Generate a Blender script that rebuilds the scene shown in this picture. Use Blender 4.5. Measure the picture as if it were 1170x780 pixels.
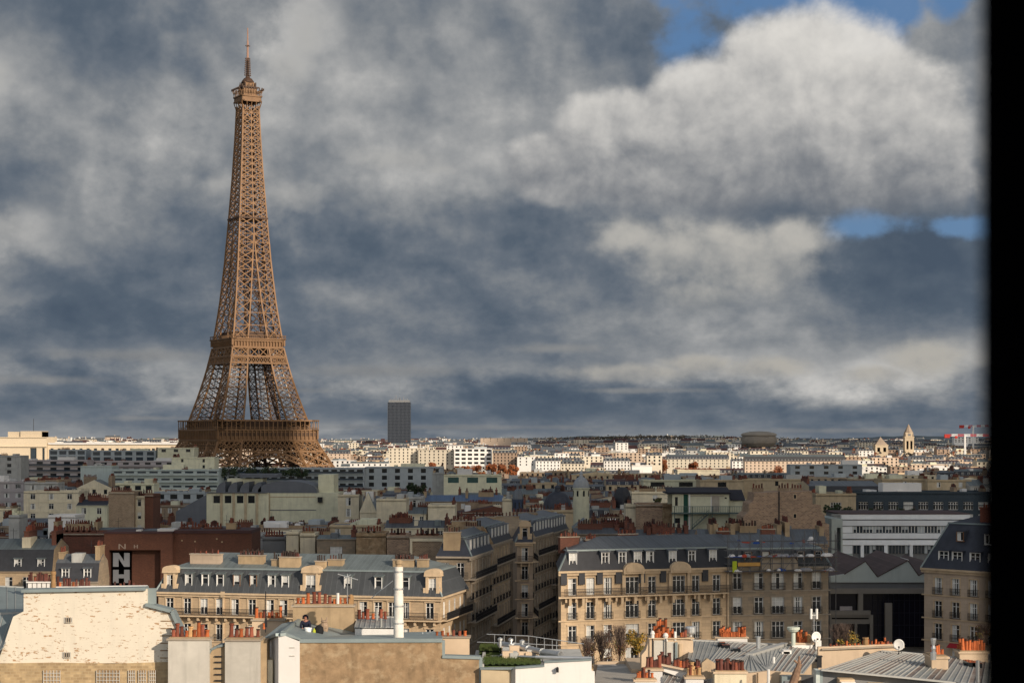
import bpy, bmesh, math, random
from mathutils import Vector, Matrix
R = math.radians
PI = math.pi
rng = random.Random(7)
for o in list(bpy.data.objects): bpy.data.objects.remove(o)
sc = bpy.context.scene
col = sc.collection
EYE = 50.0          # eye height above the street, metres
F = 2090.0          # focal length in pixels of the 1170 px wide photograph
# ------------------------------------------------------------------ camera
cd = bpy.data.cameras.new('camera'); cam = bpy.data.objects.new('camera', cd); col.objects.link(cam)
cam.location = (0, 0, EYE); cam.rotation_euler = (R(90), 0, 0)
cd.sensor_width = 36; cd.lens = 36*F/1170; cd.shift_y = 115/1170
cd.clip_start = 0.05; cd.clip_end = 40000
cd.dof.use_dof = True; cd.dof.focus_distance = 400; cd.dof.aperture_fstop = 8.5
sc.camera = cam
# ------------------------------------------------------------------ light
SUN_AZ, SUN_EL = 40.0, 22.0       # degrees right of straight behind the camera / above the horizon
sd = Vector((math.sin(R(SUN_AZ))*math.cos(R(SUN_EL)), -math.cos(R(SUN_AZ))*math.cos(R(SUN_EL)), math.sin(R(SUN_EL))))
sl = bpy.data.lights.new('sun', 'SUN'); sun = bpy.data.objects.new('sun', sl); col.objects.link(sun)
sl.energy = 4.6; sl.angle = R(0.5); sl.color = (1.0, 0.85, 0.68)
sun.rotation_euler = sd.to_track_quat('Z', 'Y').to_euler(); sun.location = (60, -80, 120)
sc.view_settings.view_transform = 'Standard'; sc.view_settings.look = 'None'
sc.view_settings.exposure = 0.0; sc.view_settings.gamma = 1
sc.render.resolution_x = 1024; sc.render.resolution_y = 682

world = bpy.data.worlds.new('World'); sc.world = world; world.use_nodes = True
world.cycles.sampling_method = 'MANUAL'; world.cycles.sample_map_resolution = 256
def build_world():
    nt = world.node_tree; N = nt.nodes; L = nt.links; N.clear()
    def val(v):
        n = N.new('ShaderNodeValue'); n.outputs[0].default_value = v; return n.outputs[0]
    def m(op, a, b=None, c=None, clamp=False):
        n = N.new('ShaderNodeMath'); n.operation = op; n.use_clamp = clamp
        for i, v in enumerate((a, b, c)):
            if v is None: continue
            if isinstance(v, (int, float)): n.inputs[i].default_value = v
            else: L.new(v, n.inputs[i])
        return n.outputs[0]
    def comb(x, y, z=0.0):
        n = N.new('ShaderNodeCombineXYZ')
        for i, v in enumerate((x, y, z)):
            if isinstance(v, (int, float)): n.inputs[i].default_value = v
            else: L.new(v, n.inputs[i])
        return n.outputs[0]
    def noise(vec, scale, detail=8, rough=.55, dist=0.0):
        n = N.new('ShaderNodeTexNoise'); n.inputs['Scale'].default_value = scale
        n.inputs['Detail'].default_value = detail; n.inputs['Roughness'].default_value = rough
        n.inputs['Distortion'].default_value = dist; L.new(vec, n.inputs['Vector']); return n.outputs[0]
    def ss(x, a, b):
        n = N.new('ShaderNodeMapRange'); n.interpolation_type = 'SMOOTHSTEP'
        n.inputs[1].default_value = a; n.inputs[2].default_value = b; L.new(x, n.inputs[0]); return n.outputs[0]
    def mix(f, a, b):
        n = N.new('ShaderNodeMix'); n.data_type = 'RGBA'
        if isinstance(f, (int, float)): n.inputs[0].default_value = f
        else: L.new(f, n.inputs[0])
        for i, v in ((6, a), (7, b)):
            if isinstance(v, tuple): n.inputs[i].default_value = (*v, 1)
            else: L.new(v, n.inputs[i])
        return n.outputs[2]
    tc = N.new('ShaderNodeTexCoord'); sep = N.new('ShaderNodeSeparateXYZ'); L.new(tc.outputs['Generated'], sep.inputs[0])
    x, y, z = sep.outputs
    az = m('MULTIPLY', m('ARCTAN2', x, y), 20.9)      # azimuth in units of about 2.7 degrees
    el = m('MULTIPLY', m('ARCSINE', z), 20.9)
    def scl(c, k):
        n = N.new('ShaderNodeVectorMath'); n.operation = 'SCALE'; n.inputs[3].default_value = k; L.new(c, n.inputs[0]); return n.outputs[0]
    def add(*v):
        r = v[0]
        for q in v[1:]: r = m('ADD', r, q)
        return r
    def mul(a, b): return m('MULTIPLY', a, b)
    def voro(vec, scale, detail=3, rough=.5):
        n = N.new('ShaderNodeTexVoronoi'); n.voronoi_dimensions = '2D'; n.feature = 'SMOOTH_F1'; n.inputs['Scale'].default_value = scale; n.inputs['Detail'].default_value = detail
        n.inputs['Roughness'].default_value = rough; n.inputs['Smoothness'].default_value = .6; n.normalize = True; L.new(vec, n.inputs['Vector']); return n.outputs['Distance']
    n_edge = m('SUBTRACT', noise(comb(az, el, 2.2), .9, 4, .5), .5)
    vec1 = comb(add(az, mul(n_edge, .5)), add(el, mul(n_edge, .35)), 5.0)
    bil = m('SUBTRACT', .5, voro(vec1, 1.5, 4, .55))                       # cauliflower lumps
    fine = noise(comb(az, mul(el, 1.25), 6.0), 2.2, 8, .55)
    elf = m('POWER', m('MAXIMUM', el, .01), .7)                              # layers flatten towards the horizon
    big = noise(comb(mul(az, .33), mul(elf, 1.0), 1.7), 1.0, 5, .5)
    mid = noise(comb(mul(az, .66), mul(elf, 1.5), 8.3), 1.0, 9, .565)
    mid2 = noise(comb(mul(add(az, .13), .66), mul(add(elf, .09), 1.5), 8.3), 1.0, 9, .565)
    relief = m('SUBTRACT', mid, mid2)
    def gau(a, e, ra, re, k=1.0, aa=az, ee=el):
        da = m('DIVIDE', m('SUBTRACT', aa, a), ra); de = m('DIVIDE', m('SUBTRACT', ee, e), re)
        return mul(m('EXPONENT', mul(add(mul(da, da), mul(de, de)), -1)), k)
    wob = mul(m('SUBTRACT', mid, .5), 2.2)
    aw, ew = add(az, wob), add(el, mul(wob, .45))
    def G(px, py, rx, ry, k): return gau((px-585)/100, (505-py)/100, rx/100, ry/100, k, aw, ew)
    g = add(mul(big, .62), mul(mid, .38), mul(relief, .50), mul(m('SUBTRACT', fine, .5), .13), .022)
    for b in (G(420, 330, 330, 70, -.11), G(1010, 340, 120, 60, -.06), G(600, 465, 700, 22, -.09), G(150, 380, 260, 40, -.03), G(300, 120, 260, 110, .05), G(470, 190, 120, 35, .06),
              G(40, 120, 110, 80, .03), G(25, 272, 60, 30, .22), G(10, 100, 40, 28, .15), G(352, 50, 34, 60, .14), G(325, 235, 70, 30, .14), G(260, 150, 60, 60, .05), G(160, 50, 70, 60, -.05), G(610, 90, 90, 70, -.03),
              G(120, 418, 230, 16, .06), G(330, 428, 260, 18, .06), G(700, 425, 170, 20, .12), G(900, 420, 120, 20, .14), G(1050, 412, 80, 24, .20), G(640, 395, 70, 10, .07), G(600, 497, 900, 10, .07), G(770, 5, 80, 60, .04), G(40, 350, 60, 10, .06), G(620, 250, 120, 30, -.05)):
        g = add(g, b)
    cr = N.new('ShaderNodeValToRGB'); L.new(g, cr.inputs[0]); e = cr.color_ramp
    stops = [(.26, (.067, .094, .134)), (.38, (.092, .121, .160)), (.47, (.138, .164, .199)), (.56, (.215, .232, .252)), (.66, (.33, .337, .342)), (.80, (.54, .53, .51))]
    e.elements[0].position = stops[0][0]; e.elements[0].color = (*stops[0][1], 1)
    e.elements[1].position = stops[-1][0]; e.elements[1].color = (*stops[-1][1], 1)
    for pz, c in stops[1:-1]:
        q = e.elements.new(pz); q.color = (*c, 1)
    c0 = scl(cr.outputs[0], 10)
    # blue openings with ragged rims
    hole = None
    for b in ((880, 0, 150, 42), (785, 55, 40, 45), (990, 30, 60, 40), (980, 262, 60, 17), (1075, 10, 30, 40), (1090, 270, 40, 14)):
        v = gau((b[0]-585)/100, (505-b[1])/100, b[2]/100, b[3]/100); hole = v if hole is None else m('MAXIMUM', hole, v)
    hole = mul(ss(add(hole, mul(m('SUBTRACT', fine, .5), 1.5), mul(m('SUBTRACT', mid, .5), 1.6)), .14, .80), ss(hole, .04, .40))
    sky = N.new('ShaderNodeTexSky'); sky.sky_type = 'NISHITA'; sky.sun_disc = False
    sky.sun_elevation = R(SUN_EL); sky.sun_rotation = PI - R(SUN_AZ)
    blue = mix(.75, sky.outputs[0], (.55, 1.6, 3.7))
    c1 = mix(mul(hole, .92), c0, blue)
    # heaps of cumulus: crisp lumpy tops, soft grey bases
    def heap(c0, ells, basee, toph, bright, dark, soft, kb, kn, lo, hi, kr=.8, km=.8):
        v = None
        for px, py, rx, ry in ells:
            da = m('DIVIDE', m('SUBTRACT', az, (px-585)/100), rx/100); de = m('DIVIDE', m('SUBTRACT', el, (505-py)/100), ry/100)
            q = m('SUBTRACT', 1, m('SQRT', add(mul(da, da), mul(de, de))))
            v = q if v is None else m('SMOOTH_MAX', v, q, .12)
        v = add(v, mul(bil, kb), mul(m('SUBTRACT', fine, .5), kn))
        mk = mul(ss(v, 0, soft), ss(add(el, mul(n_edge, .5)), basee-.22, basee+.22))
        hgt = m('DIVIDE', m('SUBTRACT', el, basee), toph)
        b2 = m('SUBTRACT', .5, voro(comb(add(az, mul(n_edge, .5), .10), add(el, mul(n_edge, .35), .16), 5.0), 1.5, 4, .55))
        sh = add(mul(hgt, .62), mul(m('SUBTRACT', bil, b2), kr), mul(bil, .15), mul(m('SUBTRACT', mid, .5), km), mul(relief, km*1.6), mul(m('SUBTRACT', fine, .5), .14))
        return mix(mul(mk, .95), c0, mix(ss(sh, lo, hi), dark, bright))
    c2 = heap(c1, [(770, 290, 60, 42), (850, 300, 95, 50), (905, 275, 50, 32), (720, 270, 50, 25), (800, 340, 60, 25)], 1.45, 1.1, (5.0, 4.8, 4.4), (1.35, 1.6, 1.9), .8, .8, .9, -.45, .9)
    c2 = heap(c2, [(1055, 412, 62, 26), (995, 430, 45, 14), (870, 420, 70, 16), (720, 426, 90, 14), (800, 415, 60, 12)], .62, .4, (4.3, 4.1, 3.7), (1.9, 2.05, 2.25), .8, .6, 1.2, -.3, .7)
    c2 = heap(c2, [(925, 125, 130, 108), (1010, 165, 95, 100), (815, 150, 95, 85), (715, 165, 95, 62), (640, 195, 70, 45), (880, 215, 230, 50), (1040, 215, 70, 50)], 2.62, 2.1, (7.6, 7.3, 6.8), (1.6, 1.75, 2.0), .28, .36, .26, -.20, .84, .5, .42)
    c2 = heap(c2, [(20, 275, 48, 30), (328, 228, 52, 20), (300, 205, 30, 22), (352, 48, 26, 48), (330, 90, 30, 30), (455, 185, 70, 16), (505, 195, 30, 10), (8, 105, 26, 22), (255, 215, 26, 16)], 0, 3.5, (4.3, 4.25, 4.1), (1.9, 2.05, 2.25), 1.3, .9, 1.6, -.2, 1.0)
    c2 = heap(c2, [(440, 424, 120, 9), (150, 408, 120, 9), (60, 436, 90, 7), (640, 398, 60, 7), (330, 446, 60, 5), (740, 446, 90, 4), (180, 478, 60, 4), (520, 488, 200, 4), (960, 492, 170, 4)], 0, 1.6, (3.0, 3.0, 2.95), (1.6, 1.75, 1.95), 1.1, .7, 1.3, -.3, 1.0)
    # towards the sun, behind the viewer, the sky is open and bright
    back = ss(y, .15, -.55)
    behind = mix(ss(fine, .42, .62), sky.outputs[0], (11.0, 10.5, 10.0))
    c3 = mix(mul(back, .9), c2, behind)
    bg = N.new('ShaderNodeBackground'); bg.inputs['Strength'].default_value = 0.1; L.new(c3, bg.inputs['Color'])
    out = N.new('ShaderNodeOutputWorld'); L.new(bg.outputs[0], out.inputs[0])
build_world()

# ------------------------------------------------------------------ picking up positions: pixel of the photo + distance -> metres
def X(px, Y): return (px-585)*Y/F
def Z(py, Y): return EYE-(py-505)*Y/F
def P(px, py, Y): return (X(px, Y), Y, Z(py, Y))

# ------------------------------------------------------------------ materials
MATS = {}
def mat(name, c, rough=.85, var=.25, scale=.5, metallic=0.0, bump=0.0, kind=None, c2=None, spec=.3, streak=0.0, **k):
    if name in MATS: return MATS[name]
    mt = bpy.data.materials.new(name); mt.use_nodes = True; MATS[name] = mt
    nt = mt.node_tree; N = nt.nodes; L = nt.links
    b = N['Principled BSDF']; b.inputs['Roughness'].default_value = rough; b.inputs['Metallic'].default_value = metallic
    b.inputs['Specular IOR Level'].default_value = spec
    geo = N.new('ShaderNodeNewGeometry'); tc = N.new('ShaderNodeTexCoord')
    def mp(src, s, loc=(0, 0, 0)):
        n = N.new('ShaderNodeMapping'); L.new(src, n.inputs[0]); n.inputs['Scale'].default_value = s; n.inputs['Location'].default_value = loc; return n.outputs[0]
    def nz(vec, s, d=6, r=.6):
        n = N.new('ShaderNodeTexNoise'); n.inputs['Scale'].default_value = s; n.inputs['Detail'].default_value = d; n.inputs['Roughness'].default_value = r
        L.new(vec, n.inputs['Vector']); return n.outputs[0]
    def mixc(f, a, bb, bt='MIX'):
        n = N.new('ShaderNodeMix'); n.data_type = 'RGBA'; n.blend_type = bt
        if isinstance(f, (int, float)): n.inputs[0].default_value = f
        else: L.new(f, n.inputs[0])
        for i, v in ((6, a), (7, bb)):
            if isinstance(v, tuple): n.inputs[i].default_value = (*v, 1)
            else: L.new(v, n.inputs[i])
        return n.outputs[2]
    def rmp(src, a, bb, lo=0., hi=1.):
        n = N.new('ShaderNodeMapRange'); n.inputs[1].default_value = a; n.inputs[2].default_value = bb
        n.inputs[3].default_value = lo; n.inputs[4].default_value = hi; L.new(src, n.inputs[0]); return n.outputs[0]
    def mth(op, a, bb):
        n = N.new('ShaderNodeMath'); n.operation = op
        for i, v in enumerate((a, bb)):
            if isinstance(v, (int, float)): n.inputs[i].default_value = v
            else: L.new(v, n.inputs[i])
        return n.outputs[0]
    pos = geo.outputs['Position']
    c = tuple(c)
    dk = tuple(v*(1-var) for v in c); lt = tuple(min(1, v*(1+var*.6)) for v in c)
    cc = mixc(rmp(nz(pos, scale), .3, .7), dk, lt)
    hgt = None
    sepo = N.new('ShaderNodeSeparateXYZ'); L.new(tc.outputs['Object'], sepo.inputs[0])
    along = mth('ADD', sepo.outputs[0], sepo.outputs[1])
    cb = N.new('ShaderNodeCombineXYZ'); L.new(along, cb.inputs[0]); L.new(sepo.outputs[2], cb.inputs[1])
    uv = cb.outputs[0]
    if kind in ('brick', 'stone', 'painted_brick'):
        br = N.new('ShaderNodeTexBrick'); L.new(uv, br.inputs['Vector'])
        br.inputs['Scale'].default_value = 1; br.inputs['Brick Width'].default_value = k.get('bw', .24); br.inputs['Row Height'].default_value = k.get('bh', .09)
        br.inputs['Mortar Size'].default_value = k.get('ms', .012); br.inputs['Bias'].default_value = k.get('bias', 0)
        br.inputs['Color1'].default_value = (0, 0, 0, 1); br.inputs['Color2'].default_value = (1, 1, 1, 1); br.inputs['Mortar'].default_value = (.5, .5, .5, 1)
        fac = br.outputs['Color']; mortar = br.outputs['Fac']
        c2_ = c2 or tuple(v*.6 for v in c)
        if kind == 'painted_brick':
            # paint has flaked off single bricks, more so in patches
            pn = nz(mp(pos, (1, 1, 1.6)), .35, 4, .6)
            sp = N.new('ShaderNodeSeparateColor'); L.new(fac, sp.inputs[0])
            lone = nz(mp(pos, (2.6, 2.6, 7.5)), 1.0, 2, .8)
            thr = mth('ADD', mth('MULTIPLY', sp.outputs[0], .30), mth('ADD', mth('MULTIPLY', rmp(pn, .35, .65), .22), mth('MULTIPLY', rmp(lone, .35, .7), .55)))
            bare = rmp(thr, .68, .75)
            bare = mth('MULTIPLY', bare, mth('SUBTRACT', 1, mortar))
            cc = mixc(bare, cc, mixc(sp.outputs[0], (.25, .12, .06), (.42, .27, .15)))
            cc = mixc(mth('MULTIPLY', mortar, .12), cc, tuple(v*.8 for v in c))
        else:
            cc2 = mixc(rmp(nz(pos, scale, 5), .3, .7), tuple(v*(1-var) for v in c2_), c2_)
            cc = mixc(fac, cc, cc2)
            cc = mixc(mth('MULTIPLY', mortar, k.get('mf', .6)), cc, k.get('mc', (.35, .31, .26)))
        hgt = mortar; bump = bump or .15
    if kind == 'seam':
        sw = k.get('sw', .6); ax = sepo.outputs[k.get('axis', 0)]
        fr = mth('FRACT', mth('DIVIDE', ax, sw), 0)
        line = rmp(fr, .0, .09, 1, 0)
        idx = mth('FLOOR', mth('DIVIDE', ax, sw), 0)
        wn = N.new('ShaderNodeTexWhiteNoise'); wn.noise_dimensions = '1D'; L.new(idx, wn.inputs['W'])
        cc = mixc(mth('MULTIPLY', wn.outputs[0], .60), cc, tuple(v*.58 for v in c))
        cc = mixc(mth('MULTIPLY', line, .65), cc, tuple(min(1, v*1.7) for v in c))
        hgt = line; bump = bump or .3
    if kind == 'slab':
        fr = mth('FRACT', mth('DIVIDE', sepo.outputs[2], k.get('sw', .25)), 0)
        cc = mixc(rmp(fr, 0, .12, .5, 0), cc, tuple(v*.5 for v in c))
    # rain streaks: wear with a shape of its own
    st = nz(mp(pos, (1.6, 1.6, .16)), .9, 5, .65)
    cc = mixc(rmp(st, .52, .75, 0, .18+streak), cc, tuple(v*.5 for v in c))
    if k.get('patch'):
        pf, pc = k['patch']
        pn = nz(mp(pos, (1, 1, 1.3)), k.get('ps', .22), 7, .68)
        cc = mixc(rmp(pn, .5, .68, 0, pf), cc, pc)
    oi = N.new('ShaderNodeObjectInfo'); ov = k.get('objvar', .16)
    mr_ = rmp(oi.outputs['Random'], 0, 1, 1-ov, 1+ov*.6); vm = N.new('ShaderNodeVectorMath'); vm.operation = 'SCALE'; L.new(cc, vm.inputs[0]); L.new(mr_, vm.inputs[3]); cc = vm.outputs[0]
    L.new(cc, b.inputs['Base Color'])
    if bump:
        bp = N.new('ShaderNodeBump'); bp.inputs['Strength'].default_value = bump; bp.inputs['Distance'].default_value = .05
        if hgt is None: hgt = nz(pos, k.get('bs', 3.0))
        L.new(hgt, bp.inputs['Height']); L.new(bp.outputs[0], b.inputs['Normal'])
    return mt

stone = mat('limestone', (.57, .425, .27), var=.16, scale=.35, kind='stone', bw=1.1, bh=.42, ms=.02, c2=(.50, .37, .24), mf=.35, mc=(.22, .17, .12), streak=.18)
stone2 = mat('limestone_grey', (.40, .31, .215), var=.2, scale=.35, kind='stone', bw=1.1, bh=.42, ms=.02, c2=(.31, .255, .19), mf=.35, mc=(.15, .12, .09), streak=.2)
stone3 = mat('limestone_pink', (.46, .36, .27), var=.14, scale=.3, kind='stone', bw=1.2, bh=.5, ms=.02, c2=(.42, .33, .25), mf=.25, mc=(.25, .2, .15), streak=.1)
trim = mat('stone_trim', (.58, .44, .29), var=.18, scale=1, streak=.2)
trimg = mat('stone_trim_grey', (.38, .32, .25), var=.2, scale=1, streak=.2)
cream = mat('cream_render', (.72, .64, .47), var=.14, scale=.5, streak=.35, patch=(.35, (.42, .37, .28)), ps=.35)
cream2 = mat('ochre_render', (.52, .42, .28), var=.18, scale=.5, streak=.4, patch=(.4, (.36, .28, .19)), ps=.35)
creamg = mat('pale_green_render', (.70, .68, .50), var=.12, scale=.5, streak=.3, patch=(.3, (.38, .38, .30)), ps=.3)
white = mat('white_render', (.75, .73, .70), var=.06, scale=.3, streak=.05)
whitep = mat('white_paint', (.78, .77, .74), var=.06, rough=.5)
grey = mat('grey_render', (.44, .44, .42), var=.18, scale=.5, streak=.4, patch=(.35, (.28, .28, .27)), ps=.4)
greyd = mat('dark_grey_render', (.20, .205, .21), var=.15, scale=.3, streak=.1)
bluegrey = mat('blue_grey_cladding', (.38, .42, .44), var=.12, scale=.3, streak=.25)
turq = mat('pale_turquoise_cladding', (.44, .50, .48), var=.12, scale=.3, streak=.25)
mauve = mat('mauve_render', (.44, .40, .40), var=.1, scale=.2, streak=.1)
redb = mat('red_brick', (.165, .062, .036), var=.22, scale=.4, kind='brick', c2=(.115, .045, .028), mf=.5, mc=(.16, .10, .075), patch=(.3, (.085, .04, .028)))
redb2 = mat('dark_red_brick', (.21, .07, .045), var=.25, scale=.6, kind='brick', c2=(.13, .05, .035), mf=.5, mc=(.2, .14, .1))
tanb = mat('tan_brick', (.33, .235, .155), var=.25, scale=.8, kind='brick', bw=.45, bh=.2, ms=.03, c2=(.24, .165, .105), mf=.6, mc=(.42, .35, .26), patch=(.4, (.42, .33, .24)))
rubble = mat('rubble_stone', (.46, .31, .20), var=.3, scale=1.4, kind='brick', bw=.5, bh=.24, ms=.04, c2=(.27, .18, .125), mf=.6, mc=(.42, .33, .25), patch=(.5, (.22, .16, .12)), bump=.4)
pbrick = mat('flaked_painted_brick', (.70, .64, .53), var=.05, scale=.6, kind='painted_brick', bw=.36, bh=.17, ms=.014, bump=.25)
tanstone = mat('bare_tan_stone', (.50, .37, .21), var=.3, scale=1.6, kind='brick', bw=.42, bh=.2, ms=.02, c2=(.38, .27, .15), mf=.4, mc=(.45, .36, .24))
tanw = mat('stained_tan_render', (.33, .225, .13), var=.34, scale=1.5, streak=.6, patch=(.75, (.50, .39, .25)), ps=.8, bump=.2)
tanc = mat('weathered_tan_render', (.42, .31, .19), var=.2, scale=.9, streak=.35, patch=(.5, (.30, .21, .13)), ps=.5, bump=.1)
gstack = mat('pale_cement', (.56, .53, .47), var=.12, scale=.7, streak=.22, patch=(.45, (.44, .41, .36)), ps=.5)
peach = mat('peach_render', (.62, .48, .34), var=.1, scale=.6, streak=.2)
zinc = mat('zinc_roof', (.165, .195, .20), rough=.5, var=.2, scale=.3, metallic=.25, kind='seam', streak=.1)
zincb = mat('blue_zinc_roof', (.135, .15, .168), rough=.5, var=.2, scale=.3, metallic=.25, kind='seam', streak=.1)
zincl = mat('light_zinc_sheet', (.34, .35, .335), rough=.5, var=.22, scale=.6, metallic=.2, streak=.3, patch=(.55, (.27, .265, .25)), ps=.6)
zincr = mat('rusty_zinc_sheet', (.22, .17, .145), rough=.6, var=.25, scale=1, metallic=.1, streak=.3, patch=(.6, (.40, .40, .38)), ps=.4)
zincrib = mat('zinc_seam', (.44, .44, .42), rough=.45, var=.1, metallic=.2)
coping = mat('teal_zinc_coping', (.26, .31, .315), rough=.5, var=.15, metallic=.3)
slate = mat('slate', (.032, .034, .041), rough=.6, var=.25, scale=1.2, kind='slab', spec=.4)
slateg = mat('grey_slate', (.060, .066, .072), rough=.6, var=.25, scale=.8, kind='seam', sw=.8, spec=.4)
blueslate = mat('blue_slate', (.040, .046, .064), rough=.6, var=.25, scale=1, kind='slab', spec=.4)
darkred = mat('dark_red_sheet_roof', (.075, .035, .035), rough=.7, var=.2, scale=.3)
tiles = mat('grey_flat_tiles', (.36, .34, .31), var=.12, scale=.8, kind='stone', bw=.9, bh=.6, ms=.025, c2=(.33, .31, .28), mf=.8, mc=(.5, .47, .42))
pot_o = mat('orange_terracotta', (.46, .125, .042), var=.25, scale=3, objvar=.45, streak=.25)
pot_r = mat('red_terracotta', (.23, .07, .042), var=.3, scale=3, objvar=.45, streak=.25)
pot_d = mat('dark_terracotta', (.125, .046, .036), var=.3, scale=3, objvar=.45, streak=.25)
pot_k = mat('sooty_pot', (.05, .035, .03), var=.3, scale=3)
pot_y = mat('ochre_pot', (.50, .30, .14), var=.2, scale=3, objvar=.45, streak=.25)
iron = mat('black_iron', (.022, .022, .025), rough=.5, var=.2)
glass = mat('window_glass', (.016, .019, .022), rough=.12, var=.3, spec=.5)
glassb = mat('blue_window_glass', (.03, .045, .06), rough=.1, var=.3, spec=.6)
glassg = mat('green_window_glass', (.03, .09, .085), rough=.15, var=.3, spec=.5)
curtain = mat('white_curtain', (.62, .62, .59), var=.15, scale=2)
shutg = mat('green_grey_shutter', (.42, .50, .46), var=.12)
woodf = mat('brown_window_frame', (.20, .10, .05), var=.2)
greend = mat('dark_green_paint', (.02, .085, .06), var=.2)
steel = mat('galvanised_steel', (.55, .57, .58), rough=.35, metallic=.7, var=.15)
asph = mat('asphalt', (.05, .05, .052), var=.2)
grassm = mat('sedum_grass', (.05, .08, .018), var=.5, scale=2.5, bump=.6, patch=(.4, (.16, .14, .05)))
black = mat('black_frame', (.0012, .0012, .0015), rough=.9, var=.1, spec=0)
towerm = mat('tower_brown_iron', (.24, .132, .062), rough=.55, var=.18, scale=.15)
towerd = mat('tower_dark_shaded_iron', (.075, .042, .027), rough=.6, var=.18, scale=.15)  # darker copy of the brown iron; paints shade onto the inner members
cloudm = mat('cloud_white', (.8, .8, .8), rough=1, var=.02)
leafo = mat('orange_leaves', (.30, .10, .035), var=.4, scale=.3)
leafy = mat('yellow_leaves', (.32, .19, .03), var=.4, scale=2)
leafg = mat('dark_green_leaves', (.03, .048, .022), var=.4, scale=.5)
bark = mat('bark', (.12, .085, .07), var=.3, scale=2)

# ------------------------------------------------------------------ mesh builder
class MB:
    def __init__(s): s.v = []; s.f = []; s.m = []
    def add(s, vs, fs, m=0, T=None):
        n = len(s.v)
        s.v += [T(*p) for p in vs] if T else [tuple(p) for p in vs]
        for f in fs: s.f.append(tuple(i+n for i in f)); s.m.append(m)
    def box(s, x0, y0, z0, x1, y1, z1, m=0, T=None):
        s.add([(x0,y0,z0),(x1,y0,z0),(x1,y1,z0),(x0,y1,z0),(x0,y0,z1),(x1,y0,z1),(x1,y1,z1),(x0,y1,z1)],
              [(0,3,2,1),(4,5,6,7),(0,1,5,4),(1,2,6,5),(2,3,7,6),(3,0,4,7)], m, T)
    def quad(s, a, b, c, d, m=0): s.add([a, b, c, d], [(0,1,2,3)], m)
    def bar(s, p, q, w, m=0, h=None):
        p = Vector(p); q = Vector(q); d = q-p
        if d.length < 1e-6: return
        d.normalize(); up = Vector((0,0,1)) if abs(d.z) < .95 else Vector((0,1,0))
        a = d.cross(up).normalized()*w/2; b = d.cross(a).normalized()*(h or w)/2
        vs = [p-a-b, p+a-b, p+a+b, p-a+b, q-a-b, q+a-b, q+a+b, q-a+b]
        s.add(vs, [(0,1,2,3),(7,6,5,4),(0,4,5,1),(1,5,6,2),(2,6,7,3),(3,7,4,0)], m)
    def cyl(s, p, q, r0, r1=None, n=10, m=0, cap=True):
        r1 = r0 if r1 is None else r1
        p = Vector(p); q = Vector(q); d = (q-p).normalized(); up = Vector((0,0,1)) if abs(d.z) < .95 else Vector((0,1,0))
        a = d.cross(up).normalized(); b = d.cross(a).normalized()
        vs = [p+(a*math.cos(t)+b*math.sin(t))*r0 for t in [2*PI*i/n for i in range(n)]]+[q+(a*math.cos(t)+b*math.sin(t))*r1 for t in [2*PI*i/n for i in range(n)]]
        fs = [(i, (i+1)%n, n+(i+1)%n, n+i) for i in range(n)]
        if cap: fs += [tuple(range(n-1, -1, -1)), tuple(range(n, 2*n))]
        s.add(vs, fs, m)
    def lathe(s, c, prof, n=12, m=0, a0=0, a1=2*PI):
        full = abs(a1-a0-2*PI) < 1e-6; k = n if full else n+1
        vs = []
        for r, z in prof:
            for i in range(k):
                t = a0+(a1-a0)*i/n; vs.append((c[0]+r*math.cos(t), c[1]+r*math.sin(t), c[2]+z))
        fs = []
        for j in range(len(prof)-1):
            for i in range(n if full else n):
                i2 = (i+1)%k
                fs.append((j*k+i, j*k+i2, (j+1)*k+i2, (j+1)*k+i))
        s.add(vs, fs, m)
    def prism(s, pts, y0, y1, m=0):      # polygon in x,z pushed from y0 to y1
        n = len(pts)
        s.add([(x, y0, z) for x, z in pts]+[(x, y1, z) for x, z in pts],
              [tuple(range(n)), tuple(range(2*n-1, n-1, -1))]+[(i, n+i, n+(i+1)%n, (i+1)%n) for i in range(n)], m)
    def slabq(s, a, b, c, d, t, m=0):    # quad given thickness downward
        A = [Vector(p) for p in (a, b, c, d)]; B = [p-Vector((0,0,t)) for p in A]
        s.add(A+B, [(0,1,2,3),(7,6,5,4),(0,4,5,1),(1,5,6,2),(2,6,7,3),(3,7,4,0)], m)
    def mesh(s, name, mats, smooth=False):
        me = bpy.data.meshes.new(name); me.from_pydata([tuple(p) for p in s.v], [], s.f)
        for mt in mats: me.materials.append(mt)
        me.polygons.foreach_set('material_index', s.m)
        if smooth: me.polygons.foreach_set('use_smooth', [True]*len(s.f))
        bm = bmesh.new(); bm.from_mesh(me); bmesh.ops.recalc_face_normals(bm, faces=bm.faces); bm.to_mesh(me); bm.free()
        me.update(); return me
    def obj(s, name, mats, parent=None, smooth=False, loc=(0,0,0), rz=0):
        return link(name, s.mesh(name, mats if isinstance(mats, (list, tuple)) else [mats], smooth), parent, loc, rz)
def link(name, me, parent=None, loc=(0,0,0), rz=0):
    o = bpy.data.objects.new(name, me); col.objects.link(o); o.location = loc; o.rotation_euler = (0, 0, rz)
    if parent: o.parent = parent
    return o
def empty(name, loc=(0,0,0), rz=0):
    o = bpy.data.objects.new(name, None); col.objects.link(o); o.location = loc; o.rotation_euler = (0,0,rz); o.empty_display_size = 1; return o
def tag(o, label=None, cat=None, group=None, kind=None):
    if label: o['label'] = label
    if cat: o['category'] = cat
    if group: o['group'] = group
    if kind: o['kind'] = kind
    return o
CACHE = {}
def cached(key, fn):
    if key not in CACHE: CACHE[key] = fn()
    return CACHE[key]

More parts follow.
